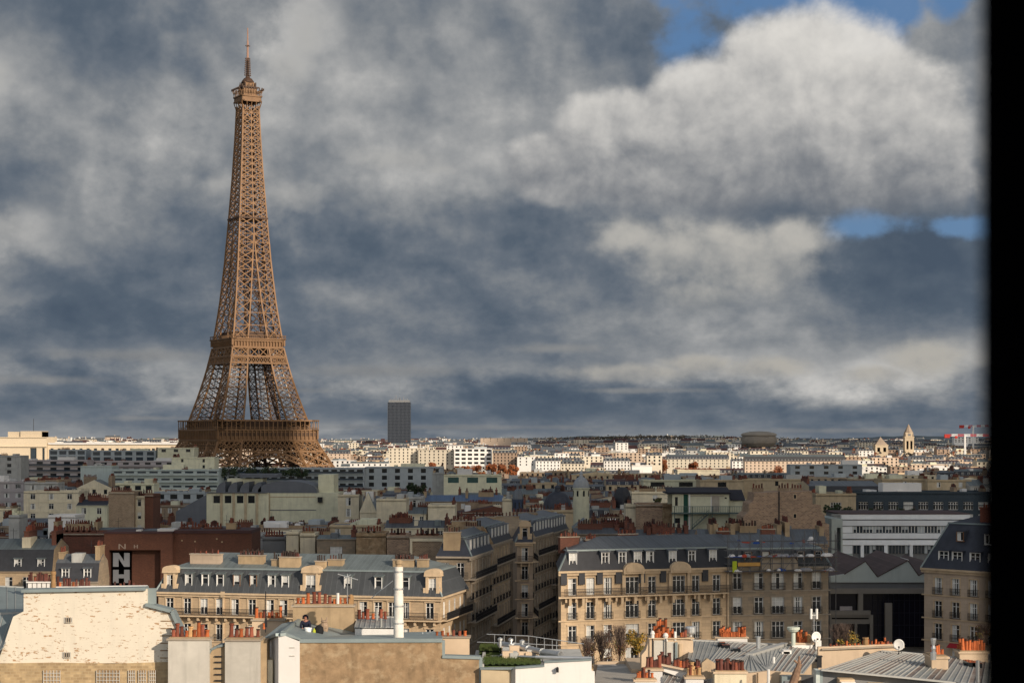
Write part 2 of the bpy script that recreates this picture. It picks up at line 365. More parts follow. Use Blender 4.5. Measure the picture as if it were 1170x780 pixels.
# ------------------------------------------------------------------ facade pieces (local frame: wall plane y=0, outside is -y)
FACES = {'front': lambda W, D: (lambda u, v, z: (u, v, z), 0), 'right': lambda W, D: (lambda u, v, z: (W-v, u, z), PI/2),
         'left': lambda W, D: (lambda u, v, z: (v, D-u, z), -PI/2), 'back': lambda W, D: (lambda u, v, z: (W-u, D-v, z), PI)}
def wall_grid(mb, W, z0, z1, holes, T, dep=.22, m=0, pane=None):
    xs = sorted({0., W} | {round(h[0],3) for h in holes} | {round(h[1],3) for h in holes})
    zs = sorted({z0, z1} | {round(h[2],3) for h in holes} | {round(h[3],3) for h in holes})
    hs = [tuple(round(a,3) for a in h[:4]) for h in holes]
    n0 = len(mb.v); nx = len(xs)
    mb.v += [T(x, 0, z) for z in zs for x in xs]
    for j in range(len(zs)-1):
        for i in range(nx-1):
            cx = (xs[i]+xs[i+1])/2; cz = (zs[j]+zs[j+1])/2
            if any(h[0] < cx < h[1] and h[2] < cz < h[3] for h in hs): continue
            a = n0+j*nx+i; mb.f.append((a, a+1, a+nx+1, a+nx)); mb.m.append(m)
    for a, b, c, d in hs:
        mb.add([(a,0,c),(b,0,c),(b,0,d),(a,0,d),(a,dep,c),(b,dep,c),(b,dep,d),(a,dep,d)], [(0,1,5,4),(1,2,6,5),(2,3,7,6),(3,0,4,7)], m, T)
        if pane is not None: mb.add([(a,dep,c),(b,dep,c),(b,dep,d),(a,dep,d)], [(0,1,2,3)], pane, T)
def win_mesh(w, h, style='plain', frame=None, split=False):
    """window of width w and height h; origin bottom centre on the wall plane"""
    frame = frame or whitep
    def fn():
        f = MB(); t = .07 if w > .7 else .05; y0, y1 = .10, .18
        f.box(-w/2, y0, 0, -w/2+t, y1, h); f.box(w/2-t, y0, 0, w/2, y1, h); f.box(-w/2, y0, 0, w/2, y1, t); f.box(-w/2, y0, h-t, w/2, y1, h)
        n = max(1, round(w/.62))
        for i in range(1, n): f.box(-w/2+w*i/n-.045, y0-.01, t, -w/2+w*i/n+.045, y1, h-t)
        if h > 1.5: f.box(-w/2+t, y0+.01, h*.72-.03, w/2-t, y1-.01, h*.72+.03)
        p = MB() if split else f; k = 0 if split else 1
        if style == 'blind': p.box(-w/2+.02, .15, .02, w/2-.02, .17, h-.02, k+1)
        elif style == 'half': p.box(-w/2+.02, .15, h*.45, w/2-.02, .17, h-.02, k+1); p.box(-w/2+.02, .19, .02, w/2-.02, .2, h-.02, k)
        elif style == 'curtain':
            p.box(-w/2+.02, .19, .02, w/2-.02, .2, h-.02, k); p.box(-w/2+.08, .175, .05, -w/2+w*.32, .186, h-.1, k+1); p.box(w/2-w*.30, .175, .05, w/2-.08, .186, h-.1, k+1)
        elif style == 'curtainl':
            p.box(-w/2+.02, .19, .02, w/2-.02, .2, h-.02, k); p.box(-w/2+.08, .175, .05, -w/2+w*.45, .186, h-.1, k+1)
        else: p.box(-w/2+.02, .19, .02, w/2-.02, .2, h-.02, k)
        if split: return f.mesh('window', [frame]), p.mesh('pane', [glass, curtain])
        return f.mesh('window', [frame, glass, curtain])
    return cached(('win', round(w,2), round(h,2), style, frame.name, split), fn)
STY = ['plain']*5+['curtain']*3+['curtainl']*2+['half', 'blind']
def put_window(root, W, D, face, u, z, w, h, split=False, frame=None, style=None, v=0.0):
    T, rz = FACES[face](W, D); style = style or rng.choice(STY)
    me = win_mesh(round(w,1) if w < 2 else round(w*2)/2, h, style, frame, split)
    if split:
        o = link('window', me[0], root, T(u, v, z), rz); link('pane', me[1], o)
    else: o = link('window', me, root, T(u, v, z), rz)
    return o
def rail_mesh(w, h=.95, d=.0, dense=True):
    def fn():
        b = MB(); dd = -d
        for z in (0.06, h*.55, h): b.box(-w/2, dd-.05, z-.03, w/2, dd, z+.02)
        n = max(2, int(w/(.14 if dense else .4)))
        for i in range(n+1): x = -w/2+w*i/n; b.box(x-.018, dd-.04, .03, x+.018, dd-.01, h)
        if d > .1:
            for sx in (-1, 1):
                for z in (.06, h): b.box(sx*w/2-.02, dd, z-.03, sx*w/2+.02, 0, z+.02)
        return b.mesh('railing', [iron])
    return cached(('rail', round(w,2), h, round(d,2), dense), fn)
def pot_mesh(i):
    def fn():
        b = MB(); hh = (.45, .62, .8, .95, .55, .7)[i % 6]; r = (.13, .14, .15, .14, .17, .12)[i % 6]
        b.lathe((0,0,0), [(r*1.15,0),(r*1.2,.06),(r,.09),(r*.88,hh-.1),(r*1.1,hh-.08),(r*1.1,hh),(r*.78,hh)], 9); b.lathe((0,0,0), [(r*.775,hh-.01),(r*.7,hh-.3),(0,hh-.3)], 9, 1); b.lathe((0,0,0), [(r*1.115,hh-.07),(r*1.115,hh+.005),(r*.9,hh+.01)], 9, 1 if i % 2 else 0)
        return b.mesh('chimney_pot', [(pot_o, pot_r, pot_r, pot_o, pot_y, pot_d, pot_o, pot_r, pot_d, pot_k)[i % 10], pot_k], False)
    return cached(('pot', i), fn)
def pots(parent, x0, x1, y, z, n, kinds=None, jit=.05, sc_=1.0):
    kinds = kinds or [0,1,2,3,4,5]
    for i in range(n):
        x = x0+(x1-x0)*(i+.5)/n+rng.uniform(-jit, jit)
        o = link('chimney_pot', pot_mesh(rng.choice(kinds)), parent, (x, y+rng.uniform(-.06,.06), z), rng.uniform(0,6)); o.rotation_euler.x = rng.uniform(-.05,.05); o.rotation_euler.y = rng.uniform(-.05,.05); s = sc_*rng.uniform(.85,1.1); o.scale = (s,s,s*rng.uniform(.85,1.2))
def far_stack(mb, x, y, z0, z1, w, d, mw, mp_, n, along='x'):
    """a chimney stack with its pots in one mesh, for buildings well back"""
    mb.box(x-w/2, y-d/2, z0, x+w/2, y+d/2, z1, mw); mb.box(x-w/2-.08, y-d/2-.08, z1, x+w/2+.08, y+d/2+.08, z1+.14, mw)
    L_ = w if w > d else d
    for i in range(n):
        t = -L_/2+L_*(i+.5)/n; px, py = (x+t, y) if w > d else (x, y+t)
        h = rng.uniform(.45, .95); mb.cyl((px, py, z1+.14), (px, py, z1+.14+h), .16, .13, 6, mp_+rng.choice([0,0,1]))

# ------------------------------------------------------------------ what the view needs kept clear, and what is already hidden
HERO = []      # (px0, px1, py_bottom, Y)
FOOT = []      # (x0, x1, y0, y1) footprints
SKYL = [780.0]*1171
REG = []       # ordinary buildings awaiting their label
# ------------------------------------------------------------------ ground
def ground_z(Y):
    pts = [(-3000, 0), (1300, 0), (2000, 12), (3000, 24), (4500, 34), (6500, 34), (9000, -10), (26000, -40)]
    for (a, za), (b, zb) in zip(pts, pts[1:]):
        if Y <= b: return za+(zb-za)*(Y-a)/(b-a)
    return -40
g = MB(); ys = [-3000, -500, 0, 300, 1300, 2000, 3000, 4500, 6500, 9000, 26000]
for a, b in zip(ys, ys[1:]):
    g.quad((-9000, a, ground_z(a)), (9000, a, ground_z(a)), (9000, b, ground_z(b)), (-9000, b, ground_z(b)))
tag(g.obj('ground', asph), kind='structure')
# far wooded hills closing the horizon
h = MB(); hr = random.Random(3)
n = 120; prev = None
hm = mat('far_woods', (.035, .06, .085), var=.2, scale=.002)
for i in range(n+1):
    x = -4200+8400*i/n; z = 60+18*math.sin(i*.21)+12*math.sin(i*.083+1)+hr.uniform(-3, 3)
    cur = [(x, 10500, -60), (x, 10700, z*.7+5), (x, 11400, z+6), (x, 13500, -60)]
    if prev:
        for k in range(3): h.quad(prev[k], cur[k], cur[k+1], prev[k+1])
    prev = cur
tag(h.obj('hills', hm, smooth=True), kind='structure')
# street between the two rows of houses
s_ = MB(); s_.quad((-8.6, 200, .004), (6.3, 200, .004), (25, 380, .004), (9, 380, .004)); tag(s_.obj('road', mat('worn_asphalt', (.06,.06,.062))), kind='structure')
pv = MB()
pv.slabq((-8.4, 200, .14), (-5.6, 200, .14), (10.2, 380, .14), (7.2, 380, .14), .14); pv.slabq((3.6, 200, .14), (6.2, 200, .14), (24.6, 380, .14), (22, 380, .14), .14)
tag(pv.obj('pavement', mat('pavement_stone', (.3,.29,.27))), kind='structure')

# ------------------------------------------------------------------ unseen clouds, added and shaped to shade the middle and far city
def shade_cloud(name, poly, alt, thick, seed):
    """poly: outline of the shade wanted at roof height; pushed up along the sun's direction"""
    r = random.Random(seed); t = (alt-30)/sd.z; off = sd*t
    pts = []
    for i in range(len(poly)):
        a = Vector(poly[i]); b = Vector(poly[(i+1) % len(poly)]); k = max(1, int((b-a).length/60))
        for j in range(k):
            q = a.lerp(b, j/k); pts.append((q.x+off.x+r.uniform(-9, 9), q.y+off.y+r.uniform(-9, 9)))
    cx = sum(p[0] for p in pts)/len(pts); cy = sum(p[1] for p in pts)/len(pts)
    bm_ = MB(); rings = [(.0, -.2), (.6, -.5), (.93, -.35), (1.0, 0), (.9, .5), (.6, .85), (.0, 1.0)]
    n = len(pts); vs = []
    for f, hh in rings:
        for p in pts: vs.append((cx+(p[0]-cx)*f, cy+(p[1]-cy)*f, alt+thick*hh*(1+(.25*r.uniform(-1, 1) if 0 < f < 1 else 0))))
    fs = [(j*n+i, j*n+(i+1) % n, (j+1)*n+(i+1) % n, (j+1)*n+i) for j in range(len(rings)-1) for i in range(n)]
    bm_.add(vs, fs); o = bm_.obj(name, cloudm, smooth=True); tag(o, kind='structure'); return o
shade_cloud('shade_cloud', [(-700, 330), (-150, 318), (-60, 300), (-25, 290), (-4, 272), (8, 252), (22, 240), (40, 222), (80, 195), (300, 170), (1100, 150),
                (1100, 1000), (420, 1060), (200, 1120), (60, 1090), (-120, 1095), (-205, 1105), (-222, 1200), (-232, 1290), (-330, 1270), (-700, 1220)], 700, 34, 5)
shade_cloud('shade_cloud', [(120, 2500), (620, 2450), (900, 2800), (1000, 4600), (150, 4600), (-20, 3200)], 2200, 160, 6)  # second unseen cloud, placed to darken part of the far city

# ------------------------------------------------------------------ the iron tower
def tower():
    TX, TY = X(283, 1200), 1200.0
    root = empty('iron_lattice_tower', (TX, TY, 0), R(30.7))
    tag(root, 'tall brown iron lattice tower with three platforms and a mast, rising over the roofs', 'tower')
    HW = [(0,61),(12,54),(24,47.5),(36,41),(44,37),(51,33.8),(57,31.6),(67,28.6),(80,24.8),(95,21),(110,18.0),(122,16.3),(140,14.0),(168,11.4),(196,9.5),(225,7.6),(250,6.3),(268,5.6),(276,5.4)]
    def hw(z):
        for (a, x), (b, y) in zip(HW, HW[1:]):
            if z <= b: return x+(y-x)*(z-a)/(b-a)
        return 5.4
    def lw(z):
        if z < 57: return 25-(25-15)*z/57
        if z < 116: return 15-(15-10.2)*(z-57)/59
        return min(hw(z), 10.2-(z-116)*.003)
    rot4 = [lambda x, y, z, a=a: (x*a[0]-y*a[1], x*a[1]+y*a[0], z) for a in ((1,0),(0,1),(-1,0),(0,-1))]
    def panels(mb, za, zb, n, cw, bw, sub=True):
        """one leg in the corner (+,-) quadrant, before rotation"""
        zs = [za+(zb-za)*i/n for i in range(n+1)]
        def cor(z): H, L_ = hw(z), lw(z); return [(H,-H,z),(H-L_,-H,z),(H-L_,-(H-L_),z),(H,-(H-L_),z)]
        for z0, z1 in zip(zs, zs[1:]):
            A, B = cor(z0), cor(z1)
            for i in range(4):
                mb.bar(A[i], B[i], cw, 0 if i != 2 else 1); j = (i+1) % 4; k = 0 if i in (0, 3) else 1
                # each face of the leg: a cross, a middle post and small ties
                mb.bar(A[i], B[j], bw, k); mb.bar(A[j], B[i], bw, k); mb.bar(B[i], B[j], bw*1.2, k)
                if sub:
                    ma = [(A[i][q]+A[j][q])/2 for q in range(3)]; mbp = [(B[i][q]+B[j][q])/2 for q in range(3)]
                    ml = [(A[i][q]+B[i][q])/2 for q in range(3)]; mr = [(A[j][q]+B[j][q])/2 for q in range(3)]
                    for p, q in ((ma, ml), (ma, mr), (mbp, ml), (mbp, mr)): mb.bar(p, q, bw*.55, k)
    for q in range(4):
        # legs: ground to first platform, to second platform
        mb = MB(); panels(mb, 0, 44, 5, 1.5, .8); panels(mb, 44, 57, 2, 1.2, .6, False); panels(mb, 60, 111, 8, .95, .42)
        mb2 = MB(); mb2.m = mb.m; mb2.f = mb.f; mb2.v = [rot4[q](*p) for p in mb.v]
        mb2.obj('leg', [towerm, towerd], root)
        pz = MB(); pz.box(44, -62, 0, 64, -42, 3); pz.v = [rot4[q](*p) for p in pz.v]; pz.obj('leg_base', trimg, root)
        # decorative arch under the first platform and the trellis girder above it
        ar = MB(); n = 26; cz, r1, r2 = 4, 36.6, 39.6
        for i in range(n):
            t0, t1 = PI*(.02+.96*i/n), PI*(.02+.96*(i+1)/n)
            def pt(r, t):
                x = r*math.cos(t); z = cz+r*math.sin(t); return (x, -hw(min(z, 44))-.2, z)
            a0, a1, b0, b1 = pt(r1, t0), pt(r1, t1), pt(r2, t0), pt(r2, t1)
            ar.bar(a0, a1, .9); ar.bar(b0, b1, .8); ar.bar(a0, b1, .4); ar.bar(a1, b0, .4); ar.bar(a0, b0, .45)
            # spandrel trellis between the arch and the girder
            if b0[2] > 20 and abs(b0[0]) < hw(44)-lw(44)*.2:
                ar.bar(b0, (b0[0], -hw(44)-.2, 44), .35); ar.bar(b0, (b1[0]*.98, -hw(44)-.2, 44), .3)
        ar.v = [rot4[q](*p) for p in ar.v]; ar.obj('arch', towerm, root)
        gd = MB(); n = 22
        for za, zb in ((44, 47.6), (47.6, 51.2)):
            for i in range(n):
                H0, H1 = hw(za)+.3, hw(zb)+.3; xa0, xa1 = -H0+2*H0*i/n, -H0+2*H0*(i+1)/n; xb0, xb1 = -H1+2*H1*i/n, -H1+2*H1*(i+1)/n
                gd.bar((xa0,-H0,za), (xb1,-H1,zb), .42); gd.bar((xa1,-H0,za), (xb0,-H1,zb), .42); gd.bar((xa0,-H0,za), (xa1,-H0,za), .7); gd.bar((xb0,-H1,zb), (xb1,-H1,zb), .7)
        gd.v = [rot4[q](*p) for p in gd.v]; gd.obj('girder', towerm, root)
    # first platform
    p = MB(); H = 34.2
    for q in range(4):
        s = MB(); s.box(-H, -H, 51.4, H, -H+1.2, 57.4); s.box(-H-.8, -H-.8, 57.4, H+.8, -H+4, 58.3); s.box(-H-.5, -H-.5, 50.8, H+.5, -H+1.5, 51.5)
        for i in range(25): x = -H+2*H*i/24; s.prism([(x-.35, 52), (x+.35, 52), (x+.35, 57.4), (x-.35, 57.4)], -H-.9, -H, 0)
        for i in range(48): x = -H+2*H*(i+.5)/48; s.box(x-.5, -H-.25, 54.0, x+.5, -H, 56.2, 1)
        s.box(-H, -H+.3, 51, H, -H+10, 51.3, 1)
        p.add([rot4[q](*v) for v in s.v], s.f); p.m[-len(s.f):] = s.m
    p.box(-H, -H, 57.0, H, H, 57.35, 1)
    for a_, b_, c_, d_ in ((-28,-28,28,-27),(-28,27,28,28),(-28,-27,-27,27),(27,-27,28,27)): p.box(a_, b_, 45.5, c_, d_, 56.9, 1)  # ring in the darker iron, added to darken the platform underside
    p.obj('first_platform', [towerm, towerd], root)
    ga = MB()
    for q in range(4):
        s = MB()
        for i in range(23): x = -H-.5+(2*H+1)*i/22; s.box(x-.22, -H-.7, 58.3, x+.22, -H-.3, 63.6)
        s.box(-H-1, -H-1, 63.5, H+1, -H+4, 64.4); s.box(-H-.6, -H-.65, 59.4, H+.6, -H-.5, 59.6); s.box(-H+3, -H+7.5, 58.3, H-3, -H+8, 63.4, 1)
        for i in range(70): x = -H+2*H*(i+.5)/70; s.box(x-.06, -H-.62, 58.3, x+.06, -H-.52, 59.5)
        ga.add([rot4[q](*v) for v in s.v], s.f); ga.m[-len(s.f):] = s.m
    ga.obj('gallery', [towerm, towerd], root)
    # second platform
    p = MB()
    for q in range(4):
        s = MB(); H = 18.4
        s.box(-H, -H, 115.2, H, -H+2, 116.6); s.box(-H-.7, -H-.7, 116.6, H+.7, -H+3, 117.3); s.prism([(-H+1.2, 111.4), (H-1.2, 111.4), (H, 115.2), (-H, 115.2)], -H+.9, -H+1.6)
        for i in range(19): x = -H+2*H*i/18; s.box(x-.22, -H-.2, 112.5, x+.22, -H+1, 116.6)
        for i in range(30): x = -H+2*H*i/29; s.box(x-.08, -H-.6, 117.3, x+.08, -H-.45, 119.2)
        s.box(-H-.6, -H-.62, 119.1, H+.6, -H-.45, 119.35)
        for za, zb, n in ((105.6, 111.2, 6), (101.2, 105.4, 14)):
            for i in range(n):
                H0, H1 = hw(za)+.2, hw(zb)+.2; w = .55 if n == 6 else .35
                xa0, xa1 = -H0+2*H0*i/n, -H0+2*H0*(i+1)/n; xb0, xb1 = -H1+2*H1*i/n, -H1+2*H1*(i+1)/n
                s.bar((xa0,-H0,za), (xb1,-H1,zb), w); s.bar((xa1,-H0,za), (xb0,-H1,zb), w); s.bar((xa0,-H0,za), (xb0,-H1,zb), w*.8)
            s.bar((-hw(za),-hw(za)-.2,za), (hw(za),-hw(za)-.2,za), 1.0); s.bar((-hw(zb),-hw(zb)-.2,zb), (hw(zb),-hw(zb)-.2,zb), 1.0)
        s.box(-H+4, -H+4.5, 117.3, H-4, -H+5, 121.5, 1); s.box(-H+3.6, -H+4.2, 121.3, H-3.6, -H+6, 121.8)
        p.add([rot4[q](*v) for v in s.v], s.f); p.m[-len(s.f):] = s.m
    p.box(-17.5, -17.5, 116, 17.5, 17.5, 116.5, 1)
    p.obj('second_platform', [towerm, towerd], root)
    # shaft
    sh = MB(); zs = [117]
    while zs[-1] < 268: zs.append(zs[-1]+max(4.2, hw(zs[-1])*.52))
    zs[-1] = 270
    for z0, z1 in zip(zs, zs[1:]):
        H0, H1 = hw(z0), hw(z1); L0, L1 = lw(z0), lw(z1); g0, g1 = max(0, H0-L0), max(0, H1-L1)
        for q in range(4):
            T = rot4[q]; s = lambda x, z, H: T(x, -H, z)
            cw = .95 if z0 < 180 else .8
            sh.bar(s(-H0, z0, H0), s(-H1, z1, H1), cw)
            sh.bar(s(g0, z0, H0), s(g1, z1, H1), cw*.85)
            if g0 > .25: sh.bar(s(-g0, z0, H0), s(-g1, z1, H1), cw*.85)
            sh.bar(s(-H0, z0, H0), s(H0, z0, H0), .45)
            for sg in (-1, 1):
                sh.bar(s(sg*H0, z0, H0), s(sg*g1, z1, H1), .5); sh.bar(s(sg*g0, z0, H0), s(sg*H1, z1, H1), .5)
                zm = (z0+z1)/2; Hm, gm = (H0+H1)/2, (g0+g1)/2; md = (Hm+gm)/2*sg
                sh.bar(s(sg*Hm, zm, Hm), s(md, z0, H0), .24); sh.bar(s(sg*Hm, zm, Hm), s(md, z1, H1), .24)
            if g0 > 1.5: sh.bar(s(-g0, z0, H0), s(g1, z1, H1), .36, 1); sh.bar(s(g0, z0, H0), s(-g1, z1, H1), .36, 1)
            # inner faces of the legs
            if g0 > 1.0:
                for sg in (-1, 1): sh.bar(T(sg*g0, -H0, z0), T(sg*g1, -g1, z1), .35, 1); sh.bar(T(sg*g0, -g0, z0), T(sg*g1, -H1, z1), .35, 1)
    sh.obj('shaft', [towerm, towerd], root)
    el = MB()
    for x, y in ((-1.6,-1.6),(1.6,-1.6),(1.6,1.6),(-1.6,1.6)): el.bar((x,y,117), (x,y,272), .45)
    for i in range(38): z = 119+4*i; el.box(-1.7,-1.7,z,1.7,1.7,z+.4)
    for i in range(76): z = 119+2*i; a = i*PI/2; el.bar((1.9*math.cos(a), 1.9*math.sin(a), z), (1.9*math.cos(a+PI/2), 1.9*math.sin(a+PI/2), z+2), .3)
    el.box(-10.2,-10.2,195.6,10.2,10.2,196.6); el.box(-4,-4,196.6,4,4,199)
    el.obj('lift_shaft', towerd, root)
    lf = MB()   # inclined lifts and stairs inside the lower legs, glazed in pale metal
    for sx, sy in ((1,-1),(-1,-1),(1,1),(-1,1)):
        for k in (-1.6, 1.6):
            lf.bar((sx*(hw(62)-7+k), sy*(hw(62)-7), 62), (sx*(hw(112)-5+k), sy*(hw(112)-5), 112), .5)
        for i in range(16):
            z = 63+3*i; c = hw(z)-6.5; lf.bar((sx*(c-1.6), sy*c, z), (sx*(c+1.6), sy*c, z), .35)
    lf.obj('lift_rail', mat('pale_blue_metal', (.42,.46,.5), var=.1), root)
    # summit
    su = MB()
    for q in range(4):
        s = MB(); T = rot4[q]
        for i in range(5): x = -5.2+10.4*i/4; s.bar((x, -5.4, 266), (x*1.3, -7.0, 272.4), .4)
        s.box(-7.1, -7.1, 272.3, 7.1, -5, 273.2); s.box(-6.8, -6.8, 273.2, 6.8, -6.4, 275.6); s.box(-7.3, -7.3, 275.5, 7.3, -5, 276.3)
        for i in range(11): x = -7+14*i/10; s.box(x-.12, -7.1, 276.3, x+.12, -6.9, 279.2)
        s.box(-7.1, -7.15, 279, 7.1, -6.85, 279.3)
        for i in range(8): x = -6.6+13.2*i/7; s.bar((x, -7.1, 278), (x, -8.4, 280.5), .22); s.box(x-.4, -8.7, 280, x+.4, -8.2, 281.4, 1)
        su.add([T(*v) for v in s.v], s.f); su.m[-len(s.f):] = s.m
    su.box(-5.2,-5.2,262,5.2,5.2,262.6,1); su.box(-4.6,-4.6,276.3,4.6,4.6,282,0); su.box(-5.6,-5.6,281.6,5.6,5.6,282.3,1); su.box(-3.4,-3.4,282.3,3.4,3.4,285.4,0)
    su.lathe((0,0,285.4), [(4.4,0),(4.0,1.0),(2.8,2.6),(1.4,3.6),(1.2,5.5),(0,5.6)], 12, 1)
    for i in range(14): a = i*2*PI/14; su.box(5.3*math.cos(a)-.25, 5.3*math.sin(a)-.25, 282.3, 5.3*math.cos(a)+.25, 5.3*math.sin(a)+.25, 284.6+rng.uniform(-.6,1.5), 1)
    su.obj('summit_cabin', [towerm, towerd], root)
    an = MB()
    an.cyl((0,0,289), (0,0,300), 1.1, .85, 8); an.cyl((0,0,300), (0,0,313), .8, .65, 8, 1); an.cyl((0,0,313), (0,0,321.5), .5, .35, 8, 1)
    for i in range(9):
        z = 290+i*1.35; rr = 1.9-.07*i
        for a in range(4): an.box(rr*math.cos(a*PI/2)-.35, rr*math.sin(a*PI/2)-.35, z, rr*math.cos(a*PI/2)+.35, rr*math.sin(a*PI/2)+.35, z+.9)
    an.box(-1.6,-.3,309.4,1.6,.3,310); an.box(-.3,-1.6,309.4,.3,1.6,310)
    an.obj('antenna_mast', [towerd, mat('mast_rust', (.33,.2,.15), var=.1), mat('mast_pale', (.5,.47,.44), var=.1)], root)
    HERO.append((204, 376, 520, 1140)); FOOT.append((TX-75, TX+75, 1130, 1275))
tower()

# ------------------------------------------------------------------ Haussmann-period houses
def arch_poly(w, h, n=8):    # segmental pediment outline in x,z
    return [(-w/2, 0), (w/2, 0), (w/2, h*.35)]+[(w/2*math.cos(PI*i/n), h*.35+h*.65*math.sin(PI*i/n)) for i in range(1, n)]+[(-w/2, h*.35)]
def dormer_mesh(kind, w, h, dep, rm):
    def fn():
        b = MB()
        if kind == 'stone':
            b.box(-w/2-.38, -.12, -.2, -w/2, dep, h+.25); b.box(w/2, -.12, -.2, w/2+.38, dep, h+.25); b.box(-w/2-.38, 0, h, w/2+.38, dep, h+.25)
            b.box(-w/2-.6, -.25, h+.25, w/2+.6, dep, h+.45)
            b.v += []; n0 = len(b.v); pl = arch_poly(w+1.15, .85); b.prism([(x, z+h+.45) for x, z in pl], -.2, dep)
            b.box(-w/2-.75, -.1, -.2, -w/2-.38, .3, h*.45); b.box(w/2+.38, -.1, -.2, w/2+.75, .3, h*.45)
            return b.mesh('dormer', [trim, zinc])
        t = .13
        for sg in (-1, 1): b.box(min(sg*w/2, sg*(w/2+t)), .09, -.05, max(sg*w/2, sg*(w/2+t)), dep, h+.1, 1); b.box(min(sg*w/2, sg*(w/2+.09)), 0, -.05, max(sg*w/2, sg*(w/2+.09)), .085, h+.1)
        b.box(-w/2-t, -.02, -.12, w/2+t, .25, 0); b.box(-w/2, .02, h, w/2, dep, h+.1)
        b.slabq((-w/2-.26, -.12, h+.14), (w/2+.26, -.12, h+.14), (w/2+.26, dep+.4, h+.42), (-w/2-.26, dep+.4, h+.42), .1, 1)
        return b.mesh('dormer', [whitep if kind == 'white' else woodf, rm])
    return cached(('dorm', kind, w, h, round(dep,1), rm.name), fn)
def mansard(root, W, D, zc, h1, ins, h2, ml, mu, hl=False, hr_=False, wm=None, ov=.35):
    b = MB(); a = ins if hl else 0; c = ins if hr_ else 0; zt = zc+h1; zr = zt+h2
    L = [(-ov if hl else 0, -ov, zc), (W+ov if hr_ else W, -ov, zc), (W+ov if hr_ else W, D, zc), (-ov if hl else 0, D, zc)]
    M_ = [(a, ins, zt), (W-c, ins, zt), (W-c, D-ins, zt), (a, D-ins, zt)]
    mid = D/2; k = (D/2-ins)*.8
    r0 = (a+(k if hl else 0), mid, zr); r1 = (W-c-(k if hr_ else 0), mid, zr)
    for i in range(4):
        j = (i+1) % 4
        b.add([L[i], L[j], M_[j], M_[i]], [(0,1,2,3)], 0 if (i in (0,2) or (i == 1 and hr_) or (i == 3 and hl)) else 2)
    b.add([M_[0], M_[1], r1, r0], [(0,1,2,3)], 1); b.add([M_[2], M_[3], r0, r1], [(0,1,2,3)], 1)
    b.add([M_[1], M_[2], r1], [(0,1,2)], 1 if hr_ else 2); b.add([M_[3], M_[0], r0], [(0,1,2)], 1 if hl else 2)
    # zinc strip where the slopes break
    b.bar((M_[0][0]-.1, ins-.05, zt), (M_[1][0]+.1, ins-.05, zt), .22, 3)
    if hl: b.bar(M_[3], M_[0], .22, 3); b.bar(L[0], M_[0], .2, 3)
    if hr_: b.bar(M_[1], M_[2], .22, 3); b.bar(L[1], M_[1], .2, 3)
    return b.obj('roof', [ml, mu, wm or trimg, coping], root)
def stack(root, x, y, z0, z1, w, d, wm, npots, kinds=None, sc_=1.0, rows=1):
    b = MB(); b.box(-w/2, -d/2, 0, w/2, d/2, z1-z0); b.box(-w/2-.1, -d/2-.1, z1-z0, w/2+.1, d/2+.1, z1-z0+.14, 1)
    o = b.obj('chimney', [wm, trimg], root, loc=(x, y, z0))
    for r in range(rows):
        yy = (r-(rows-1)/2)*d/rows
        if w >= d: pots(o, -w/2+.1, w/2-.1, yy, z1-z0+.14, npots, kinds, sc_=sc_)
        else:
            for i in range(npots):
                q = link('chimney_pot', pot_mesh(rng.choice(kinds or [0,1,2,3,5,8])), o, (yy+rng.uniform(-.05,.05), -d/2+d*(i+.5)/npots, z1-z0+.14), rng.uniform(0,6)); s = sc_*rng.uniform(.85,1.15); q.scale = (s,s,s)
    return o
def ladder_floor(zc, first, n, h): return [zc-first-i*h for i in range(n)]
